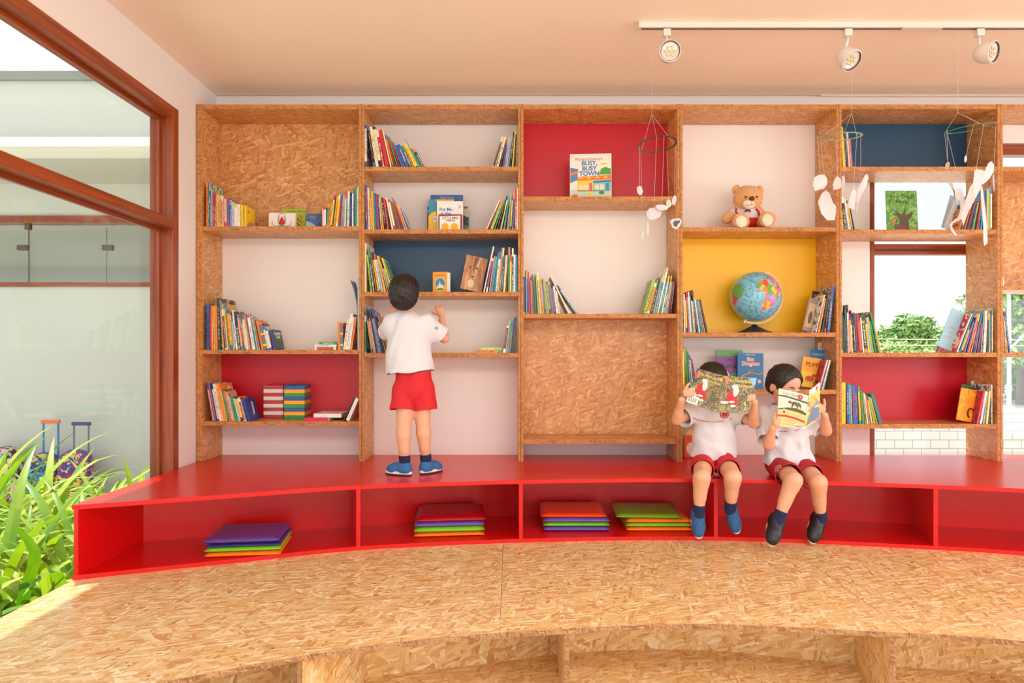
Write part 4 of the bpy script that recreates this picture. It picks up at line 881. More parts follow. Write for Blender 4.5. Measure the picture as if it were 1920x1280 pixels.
r, w_, h = faceout(1534, 1567, 642, 730.6, 4.19, 0.003, C('bookwhite', 240, 236, 228), 'tall white booklet titled Escalos at the back by the upright', roll=0.5, lean=1)
text('Escalos', 0.026, C('ink_slate', 60, 60, 90), r, (w_*.38, -E, h*.89)); shape('pale_yellow_edge', [(w_*.7, 0), (w_*.98, 0), (w_*.98, h*.8), (w_*.85, h*.8)], C('edge_yellow', 220, 196, 130), r, (0, -E, 0)); shape('black_dot', disc(w_*.74, h*.82, 0.006), C('ink_black', 30, 30, 34), r, (0, -E, 0))
r, w_, h = faceout(1517, 1553, 657, 730.6, 4.15, 0.007, C('bluecov', 10, 120, 180), 'blue book with yellow title behind the orange story book', roll=4, lean=1)
text('O LIVRO DO PAPAI', 0.0125, C('ink_yellow', 230, 200, 60), r, (w_*.5, -E, h*.87), bold=0.02)
r, w_, h = faceout(1498, 1533, 673, 730.6, 4.08, 0.006, C('pumorange', 236, 160, 40), 'orange and yellow story book titled PUM? with a red animal', roll=9, lean=1)
shape('yellow_ground', [(w_*.02, 0.002), (w_*.97, 0.002), (w_*.97, h*.5), (w_*.02, h*.55)], C('pumyellow', 226, 190, 40), r, (0, -E, 0)); text('PUM?', 0.036, C('ink_brown', 70, 50, 20), r, (w_*.55, -E*2, h*.76)); shape('red_animal', disc(w_*.5, h*.3, w_*.25, h*.09), C('animal_red', 190, 70, 50), r, (0, -2*E, 0)); shape('animal_head', disc(w_*.72, h*.42, w_*.12, h*.06), C('animal_red', 190, 70, 50), r, (0, -2*E, 0))
mb = MB()
for x in (.3, .42, .6, .72): mb.tube([(w_*x, -0.001, h*.26), (w_*(x-.04), -0.001, h*.14)], 0.0018, 5)
mb.build('animal_legs', C('animal_red', 190, 70, 50), r)
# books on the bench behind the left boy
r, w_, h = faceout(1283, 1316, 816, 855, 4.17, 0.008, C('redorange', 220, 84, 50), 'red orange book standing on the bench behind the left reading boy', lean=2)
shape('white_puff', disc(w_*.4, h*.4, w_*.28, h*.28), C('puff', 236, 206, 190), r, (0, -E, 0)); text('Cr', 0.022, C('title_dark', 170, 50, 40), r, (w_*.3, -E, h*.86))
r, w_, h = faceout(1279, 1312, 795, 855, 4.21, 0.004, C('sunback', 150, 160, 120), 'drawing of a sun with dark rays at the back above the red orange book', lean=1)
shape('sun_disc', disc(w_*.5, h*.55, w_*.34, h*.28), C('sun_orange', 236, 180, 110), r, (0, -2*E, 0))
for k in range(16):
    a = PI*k/15; cx_, cz_ = w_*.5, h*.55; shape('sun_ray', [(cx_+w_*.36*math.cos(a-.05), cz_+h*.3*math.sin(a-.05)), (cx_+w_*.36*math.cos(a+.05), cz_+h*.3*math.sin(a+.05)), (cx_+w_*.5*math.cos(a), cz_+h*.43*math.sin(a))], C('ray_yellow', 210, 200, 70), r, (0, -E, 0))
# tree book and big pale covers by the window
r, w_, h = faceout(1663.5, 1722, 356, 430, 4.08, 0.006, art('treecover', [(60, 110, 50), (110, 160, 70), (80, 140, 60), (140, 180, 90), (70, 120, 50)], 26), 'green picture book titled Are Trees Alive? standing in front of the window', lean=4)
text('Are Trees\nAlive?', 0.036, C('ink_dkgreen', 40, 50, 20), r, (w_*.52, -E, h*.79))
shape('trunk', [(w_*.36, 0.002), (w_*.42, h*.28), (w_*.25, h*.48), (w_*.3, h*.5), (w_*.5, h*.4), (w_*.58, h*.56), (w_*.62, h*.54), (w_*.6, h*.4), (w_*.82, h*.48), (w_*.86, h*.44), (w_*.7, h*.26), (w_*.72, 0.002)], C('trunk_ink', 80, 64, 40), r, (0, -E, 0))
shape('child_head', disc(w_*.22, h*.26, w_*.07, h*.06), C('skin_ink', 190, 110, 80), r, (0, -2*E, 0)); shape('child_body', [(w_*.22, 0.002), (w_*.26, h*.18), (w_*.6, h*.15), (w_*.6, 0.002)], C('plaid', 110, 60, 66), r, (0, -2*E, 0)); shape('bird', disc(w_*.26, h*.55, w_*.05, h*.02), C('bird_blue', 120, 130, 190), r, (0, -2*E, 0))
r, w_, h = faceout(1765, 1797, 374, 430, 4.10, 0.004, C('paleblue', 196, 212, 220), 'large pale silver book leaning under the hanging paper', roll=17, lean=2)
shape('grey_strip', [(0.001, 0.002), (0.001, h*.98), (w_*.3, h*.98), (w_*.12, 0.002)], C('greyblue', 160, 166, 172), r, (0, -E, 0))  # greyer slanted strip along the left of the cover
r, w_, h = faceout(1757, 1791, 590, 661, 4.06, 0.005, C('palesky', 158, 200, 222), 'large light blue book leaning in front of the window', roll=23, lean=1)
for k in range(3): shape('faded_print', disc(w_*.42, h*(.3+.12*k), w_*.2, h*.025, 8), C('faded', 170, 176, 180), r, (0, -E, 0))
# orange book before the right red panel
r, w_, h = faceout(1822, 1862, 714, 795, 4.2, 0.003, C('bookwhite', 240, 236, 228), 'white booklet with black doodles at the back before the right red panel', lean=1)
for k in range(3): text('v', 0.012, C('ink_black', 30, 30, 34), r, (w_*(.3+.14*k), -E, h*.94))
MB().tube([(w_*.3, -0.001, h*.86), (w_*.6, -0.001, h*.86), (w_*.5, -0.001, h*.9)], 0.0012, 5).build('doodle', C('ink_black', 30, 30, 34), r)
r, w_, h = faceout(1795, 1836, 725, 795, 4.15, 0.006, C('mauve', 96, 60, 80), 'mauve book with green top edge behind the orange book', roll=8, lean=1)
shape('green_edge', [(0.001, h*.93), (w_*.99, h*.93), (w_*.99, h*.99), (0.001, h*.99)], C('edge_green', 50, 140, 60), r, (0, -E, 0))
r, w_, h = faceout(1793, 1829, 733, 795, 4.05, 0.006, art('orangecov', [(244, 160, 20), (240, 150, 20), (246, 170, 30), (236, 120, 30)], 14), 'orange book with dark curled shape before the right red panel', roll=11, yaw=6, lean=1)
MB().tube([(w_*(.72+.16*math.cos(a)), -0.0015, h*(.28+.14*math.sin(a))) for a in [0.3*k for k in range(16)]], [0.003+0.0002*k for k in range(16)], 6).build('dark_curl', C('ink_brown2', 80, 24, 20), r)
for k in range(5): shape('text_line', [(w_*(.25+.02*k), h*(.8-.06*k)), (w_*(.65-.02*k), h*(.8-.06*k)), (w_*(.65-.02*k), h*(.805-.06*k)), (w_*(.25+.02*k), h*(.805-.06*k))], C('ink_brown', 70, 50, 20), r, (0, -E, 0))
# yellow board book at the end of the first shelf and small covers closing two rows
def endbook(x, xr, ytop, ysh, col, label, tlt, th=0.016, d=0.15):
    hh = (ysh-ytop)/S; o = book_mesh(th, d, hh, True, [C('end_'+col[0], *col[1]), C('end_'+col[0], *col[1])]); a = math.radians(tlt)
    o.location = (PX(x), YS+0.008, PZ(ysh)+0.0005); o.rotation_euler = (0, -a, 0); tag(o, label, 'book'); return o, d, hh, th
o, d, hh, th = endbook(512, 527, 618, 655.6, ('indigo', (60, 60, 140)), 'indigo book titled Goodnight Gorilla closing the middle left row', 12)
shape('cover_green', [(0.01, 0.005), (d-0.01, 0.005), (d-0.01, hh-0.012), (0.01, hh-0.012)], C('cov_green', 40, 100, 60), o, (th+E, 0, 0)).rotation_euler = (0, 0, PI/2)
text('Goodnight\nGorilla', 0.026, C('bookwhite', 240, 236, 228), o, (th+2*E, d*.5, hh*.72), rot=(PI/2, 0, PI/2), bold=0.02)
o, d, hh, th = endbook(464.5, 480, 747, 790, ('royal', (36, 66, 150)), 'royal blue book with a fairy picture closing the lower left row', 16, 0.012)
shape('fairy_figure', [(d*.5, hh*.2), (d*.6, hh*.85), (d*.75, hh*.8), (d*.7, hh*.3)], C('fairy', 214, 200, 180), o, (th+E, 0, 0)).rotation_euler = (0, 0, PI/2)
o, d, hh, th = endbook(457.5, 475, 384, 424, ('canary', (248, 200, 24)), 'yellow board book with purple drawing closing the first left row', 0.5, 0.008)
shape('purple_blob', [(d*.1, 0.004), (d*.3, hh*.28), (d*.75, hh*.3), (d*.7, 0.004)], C('blob', 176, 140, 180), o, (th+E, 0, 0)).rotation_euler = (0, 0, PI/2); shape('grey_bird', disc(d*.25, hh*.75, 0.012, 0.010), C('birdgrey', 130, 150, 130), o, (th+E, 0, 0)).rotation_euler = (0, 0, PI/2)
# books lying flat
def flat(x0, x1, y0, y1, Y, c, label, d=0.16, ysh=None, txt=None, tc=None):
    a, b = W(x0, y1, Y), W(x1, y0, Y); o = book_mesh(b.z-a.z-0.0008, d, b.x-a.x, False, [c, c], name='picture_book')
    o.rotation_euler = (0, PI/2, 0); o.location = (a.x, Y, b.z-0.0004); tag(o, label, 'book', 'books lying flat'); return o
YY = YS+0.01
zsh = lambda ysh: ysh
flat(590, 630, 650.6, 655.5, YY, bookmat('r'), 'red and white book lying at the bottom of the flat pile, leftmost bookcase')
flat(590, 631, 645.6, 650.5, YY+0.002, bookmat('w'), 'white and blue book lying in the middle of the flat pile')
flat(598, 631, 640.4, 645.5, YY+0.001, bookmat('g'), 'green book lying on top of the flat pile, leftmost bookcase')
flat(890, 942, 656.4, 661.4, YY, bookmat('o'), 'orange book lying flat under a lime book, right of standing boy')
flat(901, 941, 650.4, 656.3, YY, bookmat('l'), 'lime green book lying on an orange one, right of standing boy')
flat(570, 615, 783.0, 789.9, YY, C('hotpink', 214, 30, 90), 'hot pink book lying flat before the lower red panel')
flat(588, 640, 775.2, 782.8, YY+0.03, C('bookwhite', 240, 236, 228), 'white book lying across the hot pink one', d=0.2)
o = MB().box(0, 0.10, 0, 0.16, 0, 0.004).build('paper_sheet', C('bookwhite', 240, 236, 228), None, (PX(1088), YS+0.02, PZ(587.7)+0.0005)); tag(o, 'white papers lying flat above the big strand board panel', 'paper')
# tall pale blue booklet with curled cover
o = book_mesh(0.010, 0.14, 135/S, False, [C('paleblue2', 170, 200, 220)]*2); o.location = (PX(669.0), YS+0.02, PZ(655.6)+0.0005); tag(o, 'tall pale blue booklet against the upright with its cover curling away', 'book')
V = []; n = 12
for i in range(n+1):
    t = i/n; z = 0.20+t*0.21; x = -0.002-0.042*t**2.2
    V += [(x, 0.0, z), (x*0.8-0.004*t, 0.12, z+0.0)]
mb = MB(); mb.add(V, [(2*i, 2*i+1, 2*i+3, 2*i+2) for i in range(n)]); q = mb.build('curled_cover', C('slateblue', 110, 140, 170), o, smooth=True); q.modifiers.new('t', 'SOLIDIFY').thickness = 0.0006
# small white card leaning in the last bay
o = MB().slab([(0, 0, 0), (0.012, 0, 0), (-0.004, 0, 0.11), (-0.008, 0, 0.11)], (0, 1, 0), 0.08).build('card', C('bookwhite', 240, 236, 228), None, (PX(1884), YS+0.02, PZ(535)+0.0005)); tag(o, 'thin white card leaning on the upright of the rightmost bookcase', 'card')

# ---- toy brick blocks
def brick_block(x0, x1, Y, cols, label):
    w_ = (x1-x0)/F*Y; z = PZ(790)+0.0006; hh = 0.0225; root = empty('toy_brick_block', (W(x0, 0, Y).x, Y, z)); tag(root, label, 'toy', 'toy brick blocks')
    d = YK-0.015-Y
    for k, c in enumerate(cols):
        MB().box(0, w_, 0, d, k*hh+0.0003, (k+1)*hh).build('brick', mat('plastic_'+c[0], RGB(*c[1]), 0.25), root, bevel=0.0008)
    m = mat('plastic_'+cols[-1][0], RGB(*cols[-1][1]), 0.25); n = 6
    mb = MB()
    for i in range(n):
        for j in range(int(d/0.02)): mb.lathe([(0.0065, 0), (0.0065, 0.005)], 10, (w_*(i+.5)/n, 0.012+j*0.02, 9*hh), m=0)
    mb.build('studs', m, root)
R_ = ('red', (186, 34, 44)); W_ = ('white', (222, 214, 206)); B_ = ('blue', (30, 84, 150)); Y_ = ('yellow', (248, 168, 10)); G_ = ('green', (44, 146, 60))
brick_block(494, 531, 4.17, [R_, W_]*4+[R_], 'red and white striped block of toy bricks before the red panel')
brick_block(532.5, 571, 4.14, [G_, Y_, B_, G_, Y_, B_, G_, Y_, B_], 'blue, yellow and green striped block of toy bricks before the red panel')

# ---- more than 300 books are in view: the slimmest spines become one object of stuff, the 300 largest stay individual
allb = [o for o in SC.objects if o.get('category') == 'book']
nmerge = len(allb)+2-300
SPINES.sort(key=lambda t: t[0]); small = [o for _, o in SPINES[:nmerge]]
bpy.context.view_layer.update()
bmx = bmesh.new(); slots = []; uvs = []
V_, F_, MI_, UV_ = [], [], [], []
for o in small:
    for c in [o]+list(o.children):
        Mw = (Matrix.Translation(o.location) @ o.rotation_euler.to_matrix().to_4x4()); base = len(V_)
        V_ += [tuple(Mw @ v.co) for v in c.data.vertices]; ul = c.data.uv_layers[0].data
        for p in c.data.polygons:
            F_.append(tuple(base+i for i in p.vertices)); m_ = c.data.materials[p.material_index]
            if m_ not in slots: slots.append(m_)
            MI_.append(slots.index(m_)); UV_ += [tuple(ul[li].uv) for li in p.loop_indices]
me = bpy.data.meshes.new('thin_books'); me.from_pydata(V_, [], F_); me.polygons.foreach_set('material_index', MI_)
l_ = me.uv_layers.new(name='UVMap'); l_.data.foreach_set('uv', [c for u in UV_ for c in u])
tb = link('thin_books', me, slots); tag(tb, 'slimmest book spines scattered between the thicker books on every shelf', 'books', kind='stuff')
for o in small:
    for c in list(o.children): bpy.data.objects.remove(c)
    bpy.data.objects.remove(o)
# ================================================================ implicit surfaces (bodies, clothes, soft toys)
class SDF:
    def __init__(s, pts, pad, h):
        P = np.array([list(p) for p in pts]); s.h = h; s.lo = P.min(0)-pad; hi = P.max(0)+pad
        s.n = np.ceil((hi-s.lo)/h).astype(int)+1
        s.ax = [(s.lo[i]+h*np.arange(s.n[i])).astype(np.float32) for i in range(3)]
        s.F = np.full(s.n, 1.0, np.float32)
    def blk(s, lo, hi):
        a = np.clip(np.floor((np.array(lo)-s.lo)/s.h).astype(int), 0, s.n-1); b = np.clip(np.ceil((np.array(hi)-s.lo)/s.h).astype(int)+1, 1, s.n)
        sl = tuple(slice(a[i], max(b[i], a[i]+1)) for i in range(3))
        X, Y, Z = np.meshgrid(s.ax[0][sl[0]], s.ax[1][sl[1]], s.ax[2][sl[2]], indexing='ij', sparse=True)
        return sl, X, Y, Z
    def comb(s, sl, d, k, sub=False):
        A = s.F[sl]
        if sub:
            d = -d; B = np.maximum(A, d)
            if k > 0: h = np.maximum(k-np.abs(A-d), 0)/k; B = B+h*h*k*0.25
        else:
            B = np.minimum(A, d)
            if k > 0: h = np.maximum(k-np.abs(A-d), 0)/k; B = B-h*h*k*0.25
        s.F[sl] = B
    def cone(s, a, b, ra, rb, k=0.01, sq=None, clip=(), sub=False):
        a = np.array(a, float); b = np.array(b, float); R = max(ra, rb)+k+3*s.h
        sl, X, Y, Z = s.blk(np.minimum(a, b)-R, np.maximum(a, b)+R)
        px, py, pz = X-a[0], Y-a[1], Z-a[2]; d = b-a; L2 = float(d@d)+1e-12; f = 1.0
        if sq is not None:
            n, f = np.array(sq[0], float), sq[1]
            q = (px*n[0]+py*n[1]+pz*n[2])*(1/f-1); px, py, pz = px+n[0]*q, py+n[1]*q, pz+n[2]*q
            dn = float(d@n)*(1/f-1); d = d+n*dn; L2 = float(d@d)+1e-12
        t = np.clip((px*d[0]+py*d[1]+pz*d[2])/L2, 0, 1)
        v = (np.sqrt((px-t*d[0])**2+(py-t*d[1])**2+(pz-t*d[2])**2)-(ra+(rb-ra)*t))*(f if f < 1 else 1)
        for (cp, cn) in clip: v = np.maximum(v, (X-cp[0])*cn[0]+(Y-cp[1])*cn[1]+(Z-cp[2])*cn[2])
        s.comb(sl, v.astype(np.float32), k, sub)
    def ell(s, c, r, M=None, k=0.01, sub=False, clip=()):
        c = np.array(c, float); r = np.array(r, float); R = r.max()+k+3*s.h
        sl, X, Y, Z = s.blk(c-R, c+R); x, y, z = X-c[0], Y-c[1], Z-c[2]
        if M is not None: x, y, z = (x*M[i][0]+y*M[i][1]+z*M[i][2] for i in range(3))   # rows are the local axes
        k0 = np.sqrt((x/r[0])**2+(y/r[1])**2+(z/r[2])**2); k1 = np.sqrt((x/r[0]**2)**2+(y/r[1]**2)**2+(z/r[2]**2)**2)+1e-9
        v = k0*(k0-1)/k1
        for (cp, cn) in clip: v = np.maximum(v, (X-cp[0])*cn[0]+(Y-cp[1])*cn[1]+(Z-cp[2])*cn[2])
        s.comb(sl, v.astype(np.float32), k, sub)
    def ripple(s, amp, freq, seed, dirs=None, sx=(1, 1, 1)):
        r = np.random.RandomState(seed); X, Y, Z = np.meshgrid(*s.ax, indexing='ij', sparse=True); T = np.zeros(s.n, np.float32)
        w_ = np.sin((X*r.uniform(-1, 1)+Y*r.uniform(-1, 1)+Z*r.uniform(-1, 1))*freq*0.7+r.uniform(0, 6)).astype(np.float32)
        for i in range(4):
            k = r.normal(size=3)*np.array(sx); k = k/np.linalg.norm(k)*freq*r.uniform(0.6, 1.5)
            T += np.sin(X*k[0]+Y*k[1]+Z*k[2]+r.uniform(0, 6)+1.6*w_).astype(np.float32)
        s.F += (amp/2.5)*T
    def mesh(s, name, mats, parent=None, origin=(0, 0, 0), smooth_it=1):
        F = s.F; n = s.n; S = F < 0
        c = np.zeros(np.array(n)-1, np.int8)
        for dx in (0, 1):
            for dy in (0, 1):
                for dz in (0, 1): c += S[dx:n[0]-1+dx, dy:n[1]-1+dy, dz:n[2]-1+dz]
        I = np.argwhere((c > 0) & (c < 8)); vid = np.full(np.array(n)-1, -1, np.int32); vid[tuple(I.T)] = np.arange(len(I))
        acc = np.zeros((len(I), 3)); cnt = np.zeros(len(I))
        cor = [(0, 0, 0), (1, 0, 0), (0, 1, 0), (1, 1, 0), (0, 0, 1), (1, 0, 1), (0, 1, 1), (1, 1, 1)]
        for (p, q) in ((0, 1), (2, 3), (4, 5), (6, 7), (0, 2), (1, 3), (4, 6), (5, 7), (0, 4), (1, 5), (2, 6), (3, 7)):
            A, B = np.array(cor[p]), np.array(cor[q]); fa = F[tuple((I+A).T)]; fb = F[tuple((I+B).T)]; m = (fa < 0) != (fb < 0)
            t = np.where(m, fa/(fa-fb+1e-12), 0); acc += np.where(m[:, None], A+(B-A)*t[:, None], 0); cnt += m
        V = s.lo+(I+acc/cnt[:, None])*s.h-np.array(origin)
        faces = []
        for ax in range(3):
            a1, a2 = [(1, 2), (2, 0), (0, 1)][ax]
            sl0 = [slice(1, -1)]*3; sl1 = [slice(1, -1)]*3; sl0[ax] = slice(0, -1); sl1[ax] = slice(1, None)
            ch = S[tuple(sl0)] != S[tuple(sl1)]; J = np.argwhere(ch); off = np.array([1, 1, 1]); off[ax] = 0; J = J+off
            ins = S[tuple(J.T)]; e1 = np.zeros(3, int); e1[a1] = 1; e2 = np.zeros(3, int); e2[a2] = 1
            q = np.stack([vid[tuple((J-e1-e2).T)], vid[tuple((J-e2).T)], vid[tuple(J.T)], vid[tuple((J-e1).T)]], 1)
            q[~ins] = q[~ins][:, ::-1]; faces.append(q)
        Q = np.concatenate(faces); Q = Q[(Q >= 0).all(1)]
        E = np.concatenate([Q[:, [0, 1]], Q[:, [1, 2]], Q[:, [2, 3]], Q[:, [3, 0]]])
        for it in range(smooth_it):
            sm = np.zeros_like(V); ct = np.zeros(len(V)); np.add.at(sm, E[:, 0], V[E[:, 1]]); np.add.at(ct, E[:, 0], 1)
            V = V*0.5+0.5*sm/np.maximum(ct, 1)[:, None]
        me = bpy.data.meshes.new(name); me.vertices.add(len(V)); me.vertices.foreach_set('co', V.ravel().astype(np.float32))
        me.loops.add(Q.size); me.loops.foreach_set('vertex_index', Q.ravel().astype(np.int32)); me.polygons.add(len(Q))
        me.polygons.foreach_set('loop_start', np.arange(0, Q.size, 4, dtype=np.int32)); me.polygons.foreach_set('loop_total', np.full(len(Q), 4, np.int32))
        me.update(calc_edges=True); me.validate()
        if not isinstance(mats, (list, tuple)): mats = [mats]
        return link(name, me, mats, parent, None, True)
class Cloth:
    """open-ended fabric: outer solid minus a slightly thinner, longer one"""
    def __init__(s, pts, pad=0.14, h=0.0032, t=0.0062): s.G = SDF(pts, pad, h); s.H = SDF(pts, pad, h); s.t = t
    def cone(s, a, b, ra, rb, k=0.02, sq=None, clip=(), iclip=()):
        s.G.cone(a, b, ra, rb, k, sq, clip); s.H.cone(a, b, ra, rb, k, sq, iclip)
    def cut(s, c, r, M=None): s.G.ell(c, r, M, 0.002, True)
    def mesh(s, name, m, parent, origin, amp=0.004, freq=60, seed=1, sx=(1, 1, 1)):
        if amp: s.G.ripple(amp, freq, seed, sx=sx); s.H.ripple(amp, freq, seed, sx=sx)
        s.G.F = np.maximum(s.G.F, -(s.H.F+s.t)); return s.G.mesh(name, m, parent, origin, 1)
def V3(*a): return np.array(a, float)
def nrm(v): v = np.array(v, float); return v/np.linalg.norm(v)
def PW(x, y, Y): return np.array(W(x, y, Y))
def frame(fwd, up):
    f = nrm(fwd); r = nrm(np.cross(f, up)); u = np.cross(r, f); return r, f, u
M_SKIN = mat('skin', RGB(222, 166, 134), 0.5, sss=0.18, bump=0.03, bscale=400)
M_HAIR = mat('dark_hair', RGB(26, 18, 16), 0.42, bump=0.6, bscale=160)
M_TEE = mat('white_cotton', RGB(216, 215, 222), 0.85, bump=0.12, bscale=700, sheen=0.2)
M_SHORTR = mat('red_jersey', RGB(206, 22, 34), 0.7, bump=0.12, bscale=700)
M_SHORTD = mat('deep_red_jersey', RGB(176, 16, 38), 0.7, bump=0.12, bscale=700)
M_SOCK = mat('navy_knit', RGB(28, 34, 72), 0.9, bump=0.3, bscale=500)
M_EYEW = mat('eye_white', RGB(236, 232, 228), 0.2); M_EYEB = mat('eye_brown', RGB(50, 30, 22), 0.15); M_LIP = mat('lip', RGB(196, 110, 100), 0.45)
def hand(s, wrist, fdir, ndir, tdir, curl=(0.5, 0.6, 0.4), sc=1.0, tcurl=0.4, spread=0.10):
    """fdir: along palm to fingers, ndir: the way fingers bend, tdir: thumb side"""
    f = nrm(fdir); t = nrm(np.array(tdir)-f*np.dot(tdir, f)); n = np.cross(f, t); n = n if np.dot(n, ndir) > 0 else -n
    w0 = np.array(wrist); K = w0+f*0.048*sc
    for o_ in (-0.016, -0.005, 0.006, 0.016): s.cone(w0+f*0.012*sc+t*o_*0.55*sc, K+t*o_*sc-f*0.004, 0.0115*sc, 0.0095*sc, 0.008)
    for j, (o_, L) in enumerate(((0.0185, 0.042), (0.0065, 0.048), (-0.0055, 0.045), (-0.0170, 0.035))):
        p = K+t*o_*sc; d = nrm(f+t*spread*(o_/0.02)); r = 0.0066*sc; a = 0.0
        for q, (c, l) in enumerate(zip(curl, (0.45, 0.31, 0.24))):
            a += c*(1+0.08*(j-1)); dd = d*math.cos(a)+n*math.sin(a); e = p+dd*L*l*sc
            s.cone(p, e, r, r*0.90, 0.0035 if q else 0.006); p = e; r *= 0.90
    p = w0+f*0.014*sc+t*0.014*sc; d = nrm(f*0.5+t*0.85+n*0.25); a = 0; r = 0.0085*sc
    for q, l in enumerate((0.020, 0.018, 0.014)):
        dd = nrm(d*math.cos(a)+(f*0.9+n*0.3)*math.sin(a)); e = p+dd*l*sc; s.cone(p, e, r, r*0.86, 0.006); p = e; r *= 0.86; a += tcurl
def head(s, c, fwd, up, sc=1.0):
    r, f, u = frame(fwd, up); L = lambda x, y, z: c+(r*x+f*y+u*z)*sc; M = (r, f, u)
    s.ell(L(0, -0.008, 0.022), V3(0.070, 0.084, 0.076)*sc, M, 0.01)      # skull
    s.ell(L(0, 0.018, -0.030), V3(0.056, 0.058, 0.058)*sc, M, 0.03)      # face
    s.ell(L(0, 0.036, -0.068), V3(0.030, 0.028, 0.020)*sc, M, 0.028)     # chin
    for q in (-1, 1):
        s.ell(L(q*0.030, 0.048, -0.038), V3(0.022, 0.020, 0.022)*sc, M, 0.016)   # cheek
        s.ell(L(q*0.028, 0.080, -0.004), V3(0.014, 0.012, 0.009)*sc, M, 0.012, sub=True)
        s.ell(L(q*0.071, -0.008, -0.014), V3(0.008, 0.016, 0.024)*sc, M, 0.008)  # ear
        s.ell(L(q*0.078, -0.004, -0.012), V3(0.006, 0.008, 0.013)*sc, M, 0.004, sub=True)
    s.cone(L(0, 0.076, 0.000), L(0, 0.087, -0.024), 0.006*sc, 0.010*sc, 0.010)    # nose
    for q in (-1, 1): s.ell(L(q*0.008, 0.080, -0.027), V3(0.006, 0.007, 0.005)*sc, M, 0.006)
    s.ell(L(0, 0.070, -0.050), V3(0.020, 0.010, 0.008)*sc, M, 0.010)              # mouth area
    s.ell(L(0, 0.082, -0.0495), V3(0.016, 0.006, 0.0012)*sc, M, 0.002, sub=True)
    return L, M
def face_parts(root, origin, L, M, sc=1.0):
    R3 = Matrix([list(v) for v in M]).transposed()
    def ball(name, c, r, m):
        mb = MB().lathe([(math.sin(PI*k/10)*r[0], -math.cos(PI*k/10)*r[0]) for k in range(0, 11)], 16)
        mb.v = [tuple(np.array(R3 @ Vector((v[0], v[1]*r[1]/r[0], v[2]*r[2]/r[0])))+c-origin) for v in mb.v]
        return mb.build(name, m, root, smooth=True)
    for q in (-1, 1):
        e = ball('eye', L(q*0.028, 0.062, -0.005), V3(0.0115, 0.0115, 0.0058)*sc, M_EYEW)
        ball('iris', L(q*0.028, 0.0712, -0.0065), V3(0.0052, 0.0030, 0.0046)*sc, M_EYEB).parent = e
        mb = MB().tube([L(q*x, y, z)-origin for x, y, z in ((0.014, 0.078, 0.013), (0.026, 0.077, 0.018), (0.040, 0.068, 0.014))], [0.0018*sc, 0.0026*sc, 0.0014*sc], 6); mb.build('eyebrow', M_HAIR, root, smooth=True)
    ball('lips', L(0, 0.0775, -0.050), V3(0.016, 0.004, 0.005)*sc, M_LIP)
def hair(root, origin, c, fwd, up, sc=1.0, front=0.045, seed=3, nape=-0.035, name='hair'):
    r, f, u = frame(fwd, up); L = lambda x, y, z: c+(r*x+f*y+u*z)*sc; M = (r, f, u)
    s = SDF([c], 0.125*sc, 0.0024)
    s.ell(L(0, -0.010, 0.026), V3(0.080, 0.094, 0.084)*sc, M, 0.01)
    s.ell(L(0, -0.040, -0.010), V3(0.070, 0.058, 0.066)*sc, M, 0.02)
    s.ripple(0.0012, 480, seed, sx=(1, 1, 0.2)); s.ripple(0.0014, 110, seed+1)
    # clear the face, ears and neck
    s.ell(L(0, 0.085, -0.045), V3(0.082, 0.072, 0.076+front*0.4)*sc, M, 0.006, sub=True)
    s.ell(L(0, -0.02, nape-0.085), V3(0.09, 0.12, 0.06)*sc, M, 0.012, sub=True)
    for q in (-1, 1): s.ell(L(q*0.082, 0.004, -0.026), V3(0.020, 0.024, 0.032)*sc, M, 0.006, sub=True)
    s.ell(L(0, -0.006, 0.0), V3(0.060, 0.074, 0.066)*sc, M, 0.002, sub=True)
    return s.mesh(name, M_HAIR, root, origin, 0)
_shoe = {}
